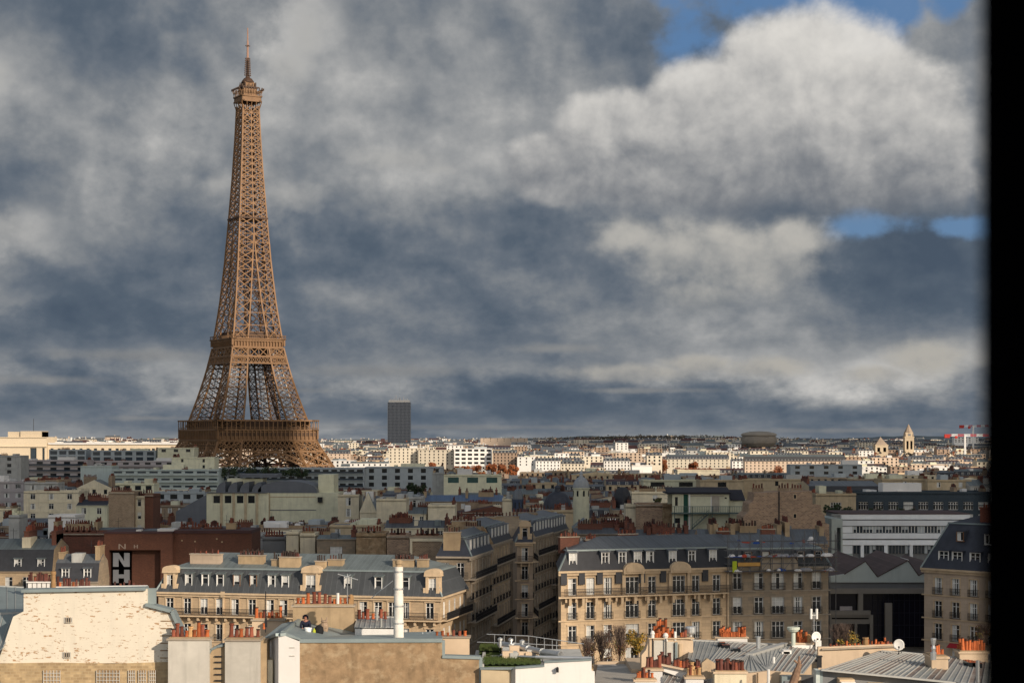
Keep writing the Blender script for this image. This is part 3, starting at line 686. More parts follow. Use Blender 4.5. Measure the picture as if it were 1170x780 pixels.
def haussmann(name, label, p0, p1, D, zc, floors, bays, wm, tm, roofspec, dorm=(), longb=(), shortb=(), hl=False, hr_=False, side=None, dormz=.7, dw=.95, dh=1.95, dback=.45, chim=(), wh=2.25, endm=None, shear=False):
    """p0, p1: plan ends of the front; floors: sill heights top down; bays: (u, width); side: ('right'|'left', [u...])"""
    dx, dy = p1[0]-p0[0], p1[1]-p0[1]; W = math.hypot(dx, dy); rz = math.atan2(dy, dx)
    root = empty(name, (p0[0], p0[1], 0), rz); tag(root, label, 'house')
    holes = []; wins = []
    for fi, z in enumerate(floors):
        for u, w in bays:
            if not .3 < u < W-.3: continue
            hh = wh; z0 = z+.12
            holes.append((u-w/2, u+w/2, z0, z0+hh)); wins.append(('front', u, z0, w, hh, fi))
    mb = MB(); T, _ = FACES['front'](W, D); wall_grid(mb, W, 0, zc, holes, T)
    for f in ('right', 'left', 'back'):
        T, _ = FACES[f](W, D); WW = D if f != 'back' else W; hs = []
        if side and side[0] == f:
            for fi, z in enumerate(floors):
                for u in side[1]: hs.append((u-.55, u+.55, z+.12, z+.12+wh)); wins.append((f, u, z+.12, 1.1, wh, fi))
        wall_grid(mb, WW, 0, zc, hs, T, .22, 1 if not (side and side[0] == f) else 0)
    mb.add([(0,0,zc),(W,0,zc),(W,D,zc),(0,D,zc)], [(0,1,2,3)])
    mb.obj('wall', [wm, endm or wm], root)
    # cornice, string courses, window surrounds
    t = MB(); e0 = -.35 if hl else 0; e1 = W+.35 if hr_ else W
    t.box(e0, -.5, zc-.05, e1, .1, zc+.22); t.box(e0, -.28, zc-.4, e1, -.003, zc-.05)
    for i, z in enumerate(floors):
        if i in longb: t.box(e0, -1.0, z-.18, e1, -.003, z+.02)
        else: t.box(e0, -.14, z-.16, e1, -.003, z+.02)
    nb = int(W/1.35)
    for i in longb:
        for k in range(nb): x = W*(k+.5)/nb; t.prism([(x-.14, floors[i]-.75), (x+.14, floors[i]-.75), (x+.14, floors[i]-.18), (x-.14, floors[i]-.18)], -.7, -.003)
    for f, u, z, w, hh, fi in wins:
        if f != 'front': continue
        t.box(u-w/2-.16, -.07, z, u-w/2, -.003, z+hh); t.box(u+w/2, -.07, z, u+w/2+.16, -.003, z+hh); t.box(u-w/2-.2, -.11, z+hh, u+w/2+.2, -.003, z+hh+.16)
    if side:
        S = -.35; sgn = side[0] == 'right'; T, _ = FACES[side[0]](W, D)
        t.box(0, -.5, zc-.05, D, .1, zc+.22, 0, T)
        for i, z in enumerate(floors): t.box(0, -1.0 if i in longb else -.14, z-.16, D, -.003, z+.02, 0, T)
    t.obj('cornice', tm, root)
    for f, u, z, w, hh, fi in wins:
        put_window(root, W, D, f, u, z, w, hh, split=True)
        T, r_ = FACES[f](W, D)
        if fi in shortb: link('railing', rail_mesh(round(w+.3, 1), .95, .22), root, T(u, 0, z-.08), r_)
    for i in longb:
        segs = [(0.1, W-.1, 'front')]+([(0.1, D-.1, side[0])] if side else [])
        for a, b_, f in segs:
            T, r_ = FACES[f](W, D); link('balcony_railing', rail_mesh(round(b_-a, 1), 1.0, 0.0), root, T((a+b_)/2, -.93, floors[i]+.02), r_)
    h1, ins, h2, ml, mu = roofspec
    mansard(root, W, D, zc+.22, h1, ins, h2, ml, mu, hl, hr_, endm or wm)
    for dd in dorm:
        u, k = dd[0], dd[1]; w = dd[2] if len(dd) > 2 else dw; hh = dd[3] if len(dd) > 3 else dh; zz = zc+.22+(dd[4] if len(dd) > 4 else dormz)
        off = 0.0 if k == 'stone' else dback*(zz-zc)/h1*ins*.6
        o = link('dormer', dormer_mesh(k, w, hh, ins+.3, mu), root, (u, off, zz))
        me = win_mesh(w, hh, rng.choice(['plain','plain','plain','plain','curtainl','half']), whitep); link('window', me, o, (0, 0, 0))
    for c in chim: stack(root, *c)
    if shear:      # the plot runs straight back, not square to the front
        k = math.tan(rz)
        for ch in root.children:
            if ch.name.split('.')[0] in ('wall', 'roof', 'cornice'):
                for v in ch.data.vertices: v.co.x += k*v.co.y
    FOOT.append((min(p0[0], p1[0])-3, max(p0[0], p1[0])+3, min(p0[1], p1[1])-2, max(p0[1], p1[1])+D+2))
    return root, W
def local(p0, p1, px):      # where the line of sight of column px meets the front p0-p1
    k = (px-585)/F; dx, dy = p1[0]-p0[0], p1[1]-p0[1]; t = (k*p0[1]-p0[0])/(dx-k*dy); return t*math.hypot(dx, dy)

# house with ochre stone front across the middle, left of the street
p0 = (X(181, 260), 260); p1 = (X(503, 251), 251); lo = lambda p: local(p0, p1, p)
fl = [25.6, 22.0, 18.9, 15.8, 12.7, 9.6, 6.5]
DB = [('stone', 194, 1.0, 2.3, .1), ('grey', 215), ('grey', 234), ('grey', 251), ('wood', 270), ('wood', 289), ('grey', 310), ('grey', 325.5), ('stone', 355, 1.5, 2.6, .1), ('grey', 397), ('grey', 432), ('grey', 463), ('stone', 494, 1.1, 2.4, .1)]
dl = []
for d in DB:
    k, p = d[0], d[1]; dl.append((lo(p), {'grey': 'white', 'wood': 'wood', 'stone': 'stone'}[k])+tuple(d[2:]))
bays = [(lo(p), 1.15) for p in (194, 214, 233, 251, 268.6, 288, 308.6, 324, 342, 360, 378, 397, 415, 432, 448, 463, 491)]
B1, W1 = haussmann('corner_house', 'ochre stone house with arched stone dormers and grey mansard, left of the street', p0, p1, 15, 28.6, fl, bays, stone, trim,
    (3.3, 1.3, 1.9, slateg, zinc), dl, longb=(0,), shortb=(1,2), hl=True, hr_=True, side=('right', [2.2, 5.2, 8.2, 11.4, 13.6]), dw=.9, dh=1.8, dormz=.75)
for pa, pb, yy, zt, n, kk in ((208, 243, 6.0, 34.7, 5, [1,8]), (263, 292, 6.2, 34.6, 9, [5,9]), (303, 312, 5.6, 34.1, 3, [5,9]), (313, 336, 5.2, 34.5, 9, [5,9,5]), (355, 366, 5, 34.0, 4, [5,9]), (367, 384, 6, 34.2, 5, [5,9]), (442, 466, 6, 34.3, 8, [5,9]), (470, 482, 6, 34.4, 5, [5,8])):
    a, b_ = lo(pa), lo(pb); stack(B1, (a+b_)/2, yy-2.6, 31.2, zt-.75, b_-a, 1.0, stone3 if kk[0] == 1 else tanc, n, kk, .8, rows=2 if n > 7 else 1)
dr = MB(); dr.cyl((lo(255.5), -.2, 2), (lo(255.5), -.2, 29.0), .13, n=8); dr.box(lo(255.5)-.3, -.45, 28.2, lo(255.5)+.3, -.05, 29.0); dr.obj('drainpipe', trim, B1)

# the row that runs back along the street
def row_house(label, a, b_, D, zc, nb, wm, tm, ml, seed, n_fl=8, side=None, hl=False, dk='white', longb=(0, 3), name='street_house', chimneys=True, endm=None):
    W = math.hypot(b_[0]-a[0], b_[1]-a[1]); bays = [(W*(i+.5)/nb, 1.1) for i in range(nb)]
    fl = ladder_floor(zc, 3.1, n_fl, 3.15)
    dl = [(W*(i+.5)/nb, dk) for i in range(nb)]
    r, W = haussmann(name, label, a, b_, D, zc, fl, bays, wm, tm, (2.7, 1.1, .9, ml, zincb), dl, longb=longb, shortb=(1,2,4,5), side=side, hl=hl, dw=.9, dh=1.7, endm=endm)
    if chimneys:
        for u in (.5, W-.5): stack(r, u, D*.55, zc+1, zc+3.7, .8, D*.5, tanc, 7, [5,8,9,5], .85)
    return r
sx = lambda Y: -8.0+(Y-258)*.163
row_house('narrow street house with dark iron balconies, first behind the ochre corner house', (sx(269), 269), (sx(287), 287), 5, 33.0, 6, stone2, trimg, blueslate, 1, longb=(0, 2, 4), hl=True, side=('left', [1.3, 3.6]))
row_house('tall stone street house with two long balconies, second behind the ochre corner house', (sx(287.3), 287.3), (sx(305), 305), 8, 33.8, 6, stone, trimg, slate, 2, endm=tanw)
# corner house with a narrow end turned to the viewer, then its long side on the street
row_house('stone house whose pedimented narrow end projects into the street', (sx(311)+.2, 311), (sx(311)+2.9, 311.2), 9, 32.8, 1, stone3, trim, blueslate, 3, side=('right', [1.8, 4.4, 7.0]), hl=True, dk='stone', chimneys=False)
row_house('street house with blue slate attic, next behind the pedimented narrow end', (sx(321)+1.5, 321), (sx(339)+2.0, 339), 9, 33.2, 6, stone2, trimg, blueslate, 4)
row_house('street house with a steep dark roof, farthest of the shaded row along the street', (sx(339.3)+2.0, 339.3), (sx(358)+2.4, 358), 9, 33.0, 6, stone3, trimg, slate, 5, longb=(0, 2, 4))

# ochre stone house right of the street and its neighbour under scaffolding
q0 = (X(641, 240), 240); q1 = (X(832, 248), 248); lq = lambda p: local(q0, q1, p)
fl = [29.75, 26.6, 23.5, 20.4, 17.3, 14.2, 11.1, 8.0]
bays = [(lq(654), 1.15), (lq(674.6), 1.15), (lq(694.4), 1.15), (lq(722.3), 1.9), (lq(744.9), 1.1), (lq(775.5), 1.8), (lq(794.9), 1.1), (lq(818.7), 1.15)]
dl = [(lq(p), 'white') for p in (655, 692, 711.5, 729, 743, 769, 791, 815)]
B2, W2 = haussmann('slate_roofed_house', 'ochre stone house with black slate attic and long iron balcony, right of the street', q0, q1, 14, 32.9, fl, bays, stone, trim,
    (2.6, 1.0, 1.5, slate, zincb), dl, longb=(0,), shortb=(1,2,3), hl=True, dw=.95, dh=1.85, dormz=.45, shear=True)
for p in (722.3, 775.5):
    ped = MB(); u = lq(p); ped.prism([(x+u, z+32.55) for x, z in arch_poly(3.0, 1.5, 10)], -.75, .2); ped.prism([(x+u, z+32.8) for x, z in arch_poly(2.4, 1.0, 10)], -.85, -.75)
    for sgn in (-1, 1): ped.box(u+sgn*1.35-.2, -.35, 29.8, u+sgn*1.35+.2, -.003, 32.6)
    ped.obj('pediment', trim, B2)
sp = MB()
for p in (641.5+2, 664, 684.5, 706, 733, 757, 805): sp.box(lq(p)-.42, -.32, 31.3, lq(p)+.42, -.02, 32.9)
sp.obj('slate_panel', slate, B2)
br_ = MB()
for i in range(12): u = 1+i*1.85; br_.prism([(u-.18, 28.6), (u+.18, 28.6), (u+.18, 29.55), (u-.18, 29.55)], -.85, -.02)
br_.obj('bracket', trim, B2)
for pa, pb, yy, zt, n in ((662, 684, 7.5, 37.6, 8), (690, 704, 7.0, 37.2, 5), (733, 756, 8.5, 37.8, 9), (779, 796, 8, 37.6, 6)):
    a, b_ = lq(pa), lq(pb); stack(B2, (a+b_)/2, yy, 35, zt-.5, b_-a, .8, redb2, n, [5,8,1], .85)
dp = MB(); dp.cyl((W2-.15, -.25, 2), (W2-.15, -.25, 32.6), .12, n=8); dp.obj('drainpipe', trim, B2)
r0_ = (q1[0]+.02, 248.02); r1_ = (X(946.5, 250), 250); lr = lambda p: local(r0_, r1_, p)
bays = [(lr(842.4), 1.2), (lr(867), 1.2), (lr(888.8), 1.7), (lr(911.8), 1.2), (lr(933), 1.2)]
B3, W3 = haussmann('scaffolded_house', 'grey stone house with scaffolding and clutter over its attic, beside the slate roofed house', r0_, r1_, 14, 32.9, [29.9, 26.6, 23.3, 20.0, 16.7, 13.4, 10.1], bays, stone2, trimg,
    (2.4, 1.0, 1.6, slateg, zincb), [(lr(p), 'wood') for p in (855, 875, 915, 935)], longb=(), shortb=(0,1,2,3), hr_=True, dw=.9, dh=1.6, dormz=.4, shear=True)
pd = MB(); u = lr(889); pd.prism([(x+u, z+32.7) for x, z in arch_poly(5.2, 2.2, 12)], -.7, .2); pd.obj('pediment', trimg, B3)
for pa, pb, yy, zt, n in ((822+14, 850, 8, 38.0, 7), (890, 906, 9, 38.2, 6)):
    a, b_ = lr(pa), lr(pb); stack(B3, (a+b_)/2, yy, 35, zt-.5, b_-a, .8, redb2, n, [1,0,1], .9)
# scaffold
root = empty('scaffolding', (r0_[0], r0_[1], 0), math.atan2(r1_[1]-r0_[1], r1_[0]-r0_[0])); tag(root, 'dark tube scaffolding with plank decks around the attic of the grey stone house', 'scaffolding')
s = MB(); n = 11
for i in range(n):
    x = -.3+(W3+1.0)*i/(n-1)
    for y in (-1.5, -.75): s.cyl((x, y, 32.2), (x, y, 37.6+rng.uniform(-.4,.5)), .045, n=6)
for z in (32.6, 33.6, 34.5, 35.4, 36.6):
    for y in (-1.5, -.75): s.cyl((-.8, y, z), (W3+1.2, y, z+rng.uniform(-.05,.05)), .04, n=6)
for i in range(n-1):
    x = -.3+(W3+1.0)*i/(n-1); x2 = -.3+(W3+1.0)*(i+1)/(n-1); z = 32.6 if i % 2 else 34.5
    s.cyl((x, -1.5, z), (x2, -1.5, z+1.9), .035, n=6)
for k in range(5): x = W3+.6+.02*k; s.cyl((x, -1.4+k*2.6, 20), (x, -1.4+k*2.6, 37.5), .05, n=6)
for z in (24, 27, 30, 33, 35.5): s.cyl((W3+.65, -1.4, z), (W3+.65, 9, z), .04, n=6)
s.obj('tube_frame', mat('scaffold_tube', (.13,.13,.135), rough=.5, metallic=.4), root)
d = MB()
for z in (32.45, 34.4): d.box(-.6, -1.55, z, W3+.9, -.7, z+.06)
d.obj('deck', mat('scaffold_plank', (.15,.11,.08), var=.3), root)
d = MB(); d.box(.9, -1.62, 33.3, 4.0, -1.56, 33.8); d.obj('plank_panel', mat('ochre_board', (.45,.25,.07), var=.2), root)
d = MB(); d.box(.15, -1.64, 32.5, .75, -1.58, 34.0); d.obj('yellow_sheet', mat('yellow_green_sheet', (.42,.50,.03), var=.1), root)
gm = [mat('white_sack', (.7,.68,.66), var=.1), mat('blue_tarpaulin', (.03,.08,.30), var=.2), mat('red_panel', (.4,.06,.03), var=.2), mat('grey_sheet', (.25,.25,.27), var=.2)]
rr = random.Random(11)
for i in range(84):
    x = rr.uniform(-.2, W3); lev = rr.choice([32.51, 34.46, 34.46, 36.3]); y = -1.2 if lev < 36 else rr.uniform(3, 6); k = rr.choice([0,0,0,3,3,1,2])
    if lev > 36: lev = 36.55-(abs(7-y))*.18
    w = rr.uniform(.15, .6); b = MB(); hh = rr.uniform(.12,.5)
    b.lathe((0,0,0), [(0,0),(w,.02),(w*1.1,hh*.4),(w*.7,hh),(0,hh*1.05)], 6)
    o = b.obj('building_sack' if k in (0,3) else 'folded_sheet', gm[k], None); o.parent = None
    M4 = Matrix.Translation(Vector((r0_[0], r0_[1], 0))) @ Matrix.Rotation(math.atan2(r1_[1]-r0_[1], r1_[0]-r0_[0]), 4, 'Z')
    o.location = M4 @ Vector((x, y, lev)); o.rotation_euler = (0,0,rr.uniform(0,6)); o.scale.x = rr.uniform(.8,1.8)
    tag(o, ['small white sack', 'blue tarpaulin bundle', 'red folded sheet', 'grey folded sheet'][k]+' lying on the scaffolded roof beside the slate roofed house', 'sack' if k in (0,3) else 'sheet', 'building materials on the scaffolded roof')

# brick-chimneyed house at the right
w0 = (X(1056, 254), 254); w1 = (X(1190, 240), 240); lw_ = lambda p: local(w0, w1, p)
bays = [(lw_(p), 1.25) for p in (1072, 1092, 1112.5, 1133, 1155)]
B4, W4 = haussmann('steep_roofed_house', 'pinkish stone house with tall navy slate roof and big red brick chimney', w0, w1, 15, 32.4, [29.0, 25.8, 22.7, 19.6, 16.5, 13.4, 10.3], bays, stone3, trim,
    (6.2, 2.4, 1.6, blueslate, blueslate), [(lw_(p), 'white', 1.5, 1.9, .5) for p in (1077, 1092.5, 1113, 1134)]+[(lw_(1092), 'wood', 1.0, 1.2, 3.9), (lw_(1127), 'white', 1.7, 1.3, 3.6)], shortb=(0,1,2,3,4), hl=True, dback=1.0)
bc = MB(); a, b_ = lw_(1104), lw_(1124); bc.box(a, 3.2, 33, b_, 4.6, 40.9); bc.box(a-.1, 3.1, 40.9, b_+.1, 4.7, 41.1); ch = bc.obj('chimney', mat('plain_red_brick', (.24,.075,.045), var=.15, kind='brick', c2=(.2,.06,.04), mf=.4, mc=(.22,.14,.1)), B4)
pots(ch, a, b_, 3.9, 41.1, 7, [1,5,0], sc_=.8)
aw = MB(); aw.slabq((lw_(1092)-.9, -.9, 22.0), (lw_(1092)+.9, -.9, 22.0), (lw_(1092)+.9, -.02, 22.6), (lw_(1092)-.9, -.02, 22.6), .05); aw.obj('awning', mat('red_awning', (.35,.02,.03)), B4)

# glazed modern building with saw-tooth roofs
root = empty('saw_tooth_building', (0, 268, 0)); tag(root, 'modern building with dark glass front and two pale saw tooth gables, right of the scaffolding', 'building')
YB = 268; x0, x1 = X(948, YB), X(1060, YB)
zt = Z(672, YB); b = MB()
def bx(px0, px1, py0, py1, ya, yb, m): b.box(X(px0, YB), ya, Z(py1, YB), X(px1, YB), yb, Z(py0, YB), m)
bx(947.5, 1063, 672, 677.5, -.5, 1, 0); bx(980, 985.5, 677.5, 697, -.45, 1, 0); bx(947.5, 994, 697, 702, -.5, 1, 0); bx(993.5, 997, 702, 760, -.4, 1, 0)
bx(1010, 1018, 688, 745, -.9, -.3, 0); bx(947.5, 994, 702, 712, -.3, 1, 0); bx(950, 992, 705, 706.5, -.35, -.3, 3); bx(963, 966.5, 710, 745, -.35, 1, 0); bx(976, 979, 710, 745, -.35, 1, 0); bx(947.5, 951, 710, 745, -.35, 1, 0)
b.box(x0, 1.0, 0, x1, 45, zt, 0)
bx(948, 1063, 664.5, 672, .6, 2, 2); bx(947.5, 1063, 744, 800, -.4, 1, 0)
b.obj('wall', [mat('beige_concrete', (.27,.245,.21), var=.12), white, greyd, black], root)
gl = MB(); 
gl.box(x0, .55, 20, x1, .75, zt-.7); gl.obj('glass_front', mat('dark_blue_glass', (.007,.007,.016), rough=.2, spec=.25), root)
ml = MB()
for p in list(range(998, 1060, 6)): ml.box(X(p, YB)-.04, .45, 20, X(p, YB)+.04, .55, zt-.8)
for py in (686, 700, 714, 728): ml.box(X(997, YB), .46, Z(py, YB)-.04, x1, .54, Z(py, YB)+.04)
ml.obj('mullion', mat('navy_metal', (.02,.02,.035)), root)
it = MB(); bx2 = lambda a_, b2, c, d_, ya: it.box(X(a_, YB), ya, Z(d_, YB), X(b2, YB), ya+.3, Z(c, YB)); bx2(960, 974, 692.5, 697, .2); it.obj('office_blind', mauve, root)
def teeth(pts, ya, yb, mname, parent):
    g_ = MB(); g_.prism([(X(px, YB), Z(py, YB)) for px, py in pts], ya, yb); return g_.obj('gable', mname, parent)
wg = mat('pale_mint_gable', (.50,.55,.52), var=.06)
teeth([(948, 665), (948, 658), (965, 655.5), (989, 641.5), (1002.3, 659), (1037.5, 640.5), (1049.5, 657.5), (1063, 651), (1063, 665)], .2, .6, wg, root)
rf = MB()
for a, b2, c in (((965, 655), (989, 640.3), (1003, 658)), ((1003, 658), (1037.5, 639.3), (1050, 656.5)), ((1050, 656.5), (1072, 645), (1080, 655))):
    A, Bp, C = [(X(p, YB), Z(q, YB)) for p, q in (a, b2, c)]
    for (u, v) in ((A, Bp), (Bp, C)): rf.slabq((u[0], .1, u[1]), (v[0], .1, v[1]), (v[0], 23, v[1]+.1), (u[0], 23, u[1]+.1), .15)
A = (X(948, YB), Z(659, YB)); Bp = (X(965, YB), Z(655, YB)); rf.slabq((A[0], .7, A[1]), (Bp[0], .7, Bp[1]), (Bp[0]+2, 23, Bp[1]+.8), (A[0], 23, A[1]+.6), .15)
for i in range(5): 
    xx = X(1003, YB)+1.2+i*.1
rf.obj('roof', mat('brown_grey_sheet_roof', (.085,.055,.052), rough=.7, var=.25, scale=.4, kind='seam', sw=.9), root)
sk = MB()
for (px, py, y) in ((982, 650, 8), (1046, 652, 12)): sk.slabq((X(px, YB), y, Z(py, YB)+.3), (X(px, YB)+1.6, y, Z(py, YB)+.9), (X(px, YB)+1.6, y+6, Z(py, YB)+.9), (X(px, YB), y+6, Z(py, YB)+.3), .1)
sk.obj('rooflight', white, root)
FOOT.append((x0-1, x1+14, 266, 316)); HERO.append((948, 1056, 700, 266))
# ------------------------------------------------------------------ ordinary buildings of the middle and far distance
def gb(px0, px1, py, Y, style='haus', D=14, wm=None, rm=None, label=None, cat='building', name=None, nfl=3, ww=1.2, wh=1.6, gap=2.9, fh=3.0, rz=0.0, r=None, bottom=None, roofh=None, chim=None, frame=None, first=.5, blank=False, rows_r=None, hero=False, pane=None, balc=False, dorm=True):
    r = r or rng
    xa, xb = X(px0, Y), X(px1, Y); W = xb-xa; gz = ground_z(Y); zt = Z(py, Y)-gz
    wm = wm or cream; rm = rm or zinc; pm = pane or glass
    name = name or {'haus': 'apartment_house', 'modern': 'apartment_block', 'flat': 'flat_roofed_building', 'gable': 'rendered_house', 'blank': 'party_wall_house'}[style]
    root = empty(name, (xa, Y, gz), rz)
    if label: tag(root, label, cat)
    else: REG.append((root, px0, px1, py, Y, style, wm.name, rm.name)); root['category'] = cat
    near = Y < 620; far = Y > 1300
    rh = roofh if roofh is not None else {'haus': r.uniform(1.8, 4.2), 'modern': 0, 'flat': 0, 'gable': r.uniform(1.5, 3), 'blank': 0}[style]
    ze = zt-rh
    holes = []; wl = []
    if not blank:
        nb = max(1, int((W-.8)/gap)); 
        for i in range(nb):
            u = W*(i+.5)/nb
            for j in range(nfl):
                z = ze-first-wh-j*fh
                if z < 1: continue
                if style in ('gable',) and r.random() < .35: continue
                holes.append((u-ww/2, u+ww/2, z, z+wh)); wl.append((u, z))
    sep = near
    mb = MB(); T, _ = FACES['front'](W, D); wall_grid(mb, W, 0, ze, holes, T, .2, 0, None if sep else 1)
    for f in ('right', 'left', 'back'):
        T, _ = FACES[f](W, D); WW = D if f != 'back' else W
        hs = []
        if f == 'right' and rz < -.05 or f == 'left' and rz > .05 or (far and f == 'right'):
            n_ = int(D/3.2); hs = [(D*(i+.5)/n_-.5, D*(i+.5)/n_+.5, ze-first-wh-j*fh, ze-first-j*fh) for i in range(n_) for j in range(nfl)]
        wall_grid(mb, WW, 0, ze, hs, T, .2, 0, 1)
    if style in ('modern', 'flat', 'blank'):
        mb.box(0, 0, ze-.4, W, D, ze-.3, 2); 
        for a, b_, c, d_ in ((0,0,W,.25), (0,D-.25,W,D), (0,.25,.25,D-.25), (W-.25,.25,W,D-.25)): mb.box(a, b_, ze, c, d_, ze+.35)
        mb.add([(0,0,ze),(W,0,ze),(W,D,ze),(0,D,ze)], [(0,1,2,3)], 2)
    if style in ('modern',):
        for j in range(nfl+1): mb.box(-.02, -.1, ze-.12-j*fh, W+.02, -.003, ze+.06-j*fh, 3)
    else: mb.box(-.05, -.18, ze-.1, W+.05, -.003, ze+.12, 3)
    mb.obj('wall', [wm, pm, greyd, trimg if wm in (stone2, tanb, rubble, redb, redb2) else wm], root)
    if sep:
        for u, z in wl: put_window(root, W, D, 'front', u, z, ww, wh, frame=frame, style=None)
    if balc:
        b = MB()
        for j in range(nfl):
            z = ze-first-wh-j*fh
            b.box(.3, -1.1, z-.25, W-.3, -.02, z-.1); b.box(.3, -1.1, z-.1, W-.3, -1.04, z+.75, 1)
        b.obj('balcony', [wm, glassb if r.random() < .3 else wm], root)
    rb = MB()
    if style == 'haus' and rh > 0:
        if rh > 2.4:
            h1 = rh*.7; ins = 1.1
            pts = [(0,-.2,ze),(W,-.2,ze),(W,D+.2,ze),(0,D+.2,ze),(0,ins,ze+h1),(W,ins,ze+h1),(W,D-ins,ze+h1),(0,D-ins,ze+h1),(0,D/2,zt),(W,D/2,zt)]
            rb.add(pts, [(0,1,5,4),(2,3,7,6)], 0); rb.add(pts, [(4,5,9,8),(6,7,8,9)], 1); rb.add(pts, [(1,2,6,5),(3,0,4,7)], 2); rb.add(pts, [(5,6,9),(7,4,8)], 2)
            if dorm:
                nd = max(1, int(W/3.2)); hd = round(min(1.7, h1-.5), 1)
                for i in range(nd):
                    u = W*(i+.5)/nd
                    if near:
                        o = link('dormer', dormer_mesh('white', 1.0, hd, ins+.3, rm), root, (u, .12, ze+.4)); link('window', win_mesh(1.0, hd, r.choice(['plain','plain','curtainl'])), o)
                        continue
                    rb.box(u-.55, .05, ze+.3, u+.55, ins+.3, ze+.3+hd, 4); rb.box(u-.4, .0, ze+.4, u+.4, .05, ze+.2+hd, 5); rb.box(u-.65, -.05, ze+.3+hd, u+.65, ins+.5, ze+.42+hd, 1)
                    rb.box(u-.04, -.03, ze+.4, u+.04, 0, ze+.2+hd, 4)
        else:
            pts = [(-.1,-.25,ze),(W+.1,-.25,ze),(W+.1,D+.2,ze),(-.1,D+.2,ze),(0,D/2,zt),(W,D/2,zt)]
            rb.add(pts, [(0,1,5,4),(2,3,4,5)], 1); rb.add(pts, [(1,2,5),(3,0,4)], 2)
    elif style == 'gable' and rh > 0:
        pts = [(-.1,-.05,ze),(W+.1,-.05,ze),(W+.1,D+.2,ze),(-.1,D+.2,ze),(W/2,-.05,zt),(W/2,D+.2,zt)]
        rb.add(pts, [(1,2,5,4),(3,0,4,5)], 1); rb.add(pts, [(0,1,4),(2,3,5)], 2)
    if rb.f: rb.obj('roof', [slate if r.random() < .6 else blueslate, rm, wm, coping, whitep, glass], root)
    # chimneys and roof clutter, each its own part
    nch = chim if chim is not None else ({'haus': 2 if W > 10 else 1, 'gable': 1, 'blank': 1, 'flat': 1, 'modern': 0}[style]+(r.choice([1,2,3]) if not far else 0))
    cmat = r.choice([tanc, redb2, tanb, redb2]) if not far else r.choice([tanc, trim, redb2])
    pm1, pm2 = r.choice([(pot_r, pot_d), (pot_d, pot_k), (pot_d, pot_r)])
    for i in range(nch):
        if style == 'blank': x = W*(.2+.6*(i+.5)/nch); w_, d_ = min(W*.8/nch, 5), .8; yy = .6; z1 = zt+.5; z0 = zt-.3
        elif r.random() < .5: x = r.choice([.5, W-.5]) if i < 2 else W*r.random(); w_, d_ = .75, D*r.uniform(.3,.55); yy = D*.45; z0 = ze; z1 = zt+r.uniform(.2, 1.3)
        else: x = W*r.uniform(.2,.8); w_, d_ = min(W*.7, r.uniform(2,5.5)), .75; yy = D*r.uniform(.3,.6); z0 = ze; z1 = zt+r.uniform(.1,.9)
        cb = MB(); far_stack(cb, x, yy, z0, z1, w_, d_, 0, 1, 3 if far else int(max(w_, d_)/.42)); cb.obj('chimney', [cmat, pm1, pm2], root)
    pmat = r.choice([grey, white, bluegrey, creamg])
    if style in ('modern', 'flat') and r.random() < .8:
        w_ = W*r.uniform(.15,.35); x = r.uniform(0, W-w_); hh = r.uniform(1.2, 2.6)
        cb = MB(); cb.box(x, D*.3, ze, x+w_, D*.7, ze+hh); cb.obj('lift_housing', pmat, root)
        for i in range(r.randint(1,4)): x = r.uniform(.5, W-1.5); hh = r.uniform(.4,1.2); cb = MB(); cb.box(x, r.uniform(1,D-3), ze, x+r.uniform(.6,1.6), D-1, ze+hh); cb.obj('roof_vent', pmat, root)
    if not far and style in ('haus', 'gable'):
        for i in range(r.choice([0,0,1,1,2])): x = r.uniform(1, max(1.5, W-2)); cb = MB(); cb.box(x, D*.15, ze+rh*.2, x+r.uniform(.8,2.2), D*.5, zt+r.uniform(-.2,.7)); cb.obj('roof_box', r.choice([white, grey, zinc, cream, zincb]), root)
    if not far and r.random() < .45: x = r.uniform(1, max(1.5, W-1)); cb = MB(); cb.cyl((x, D/2, zt-1), (x, D/2, zt+r.uniform(1.5,3)), .04, n=5); cb.bar((x-.6, D/2, zt+1.3), (x+.6, D/2, zt+1.3), .05); cb.obj('antenna', iron, root)
    FOOT.append((xa-1, xb+1, Y-1, Y+D+1)); 
    if hero: HERO.append((px0, px1, bottom or py+12, Y))
    return root
def occl(px0, px1, py):
    for i in range(max(0, int(px0)), min(1170, int(px1)+1)): SKYL[i] = min(SKYL[i], py)

J = []    # jobs sorted by distance so that nothing hidden is built
def hb(px0, px1, py, bottom, Y, style, label, **k):
    HERO.append((px0, px1, bottom, Y)); xa, xb = X(px0, Y), X(px1, Y); FOOT.append((xa-1, xb+1, Y-2, Y+k.get('D', 14)+1))
    J.append((Y, px0, px1, py, lambda: gb(px0, px1, py, Y, style, label=label, **k)))

# --- houses and walls behind the first row, left to right
hb(-20, 60, 617, 668, 300, 'haus', 'ochre house with slate mansard and white dormers at the left edge', wm=stone, rm=zinc, roofh=5.2, D=12, gap=2.6, nfl=4, wh=2.1, first=.8, name='mansard_house', cat='house', chim=3)
hb(62, 112, 634, 668, 284, 'haus', 'low grey roofed house with dormers, between the slate mansard house and the hotel wall', wm=stone2, rm=zincb, roofh=4.2, D=8, nfl=3, name='mansard_house', cat='house', chim=2)
hb(57, 121, 610, 640, 322, 'blank', 'rough red brick party wall beside the hotel wall, crowded with chimney pots', wm=redb2, blank=True, chim=6, D=8)
hb(286, 300, 612, 645, 322, 'blank', 'narrow pale grey party wall next to the hotel brickwork', wm=grey, blank=True, chim=0, D=7, name='party_wall_house')
hb(300, 326, 615, 645, 318, 'blank', 'dark grey cement party wall between two pale ones', wm=greyd, blank=True, chim=1, D=7)
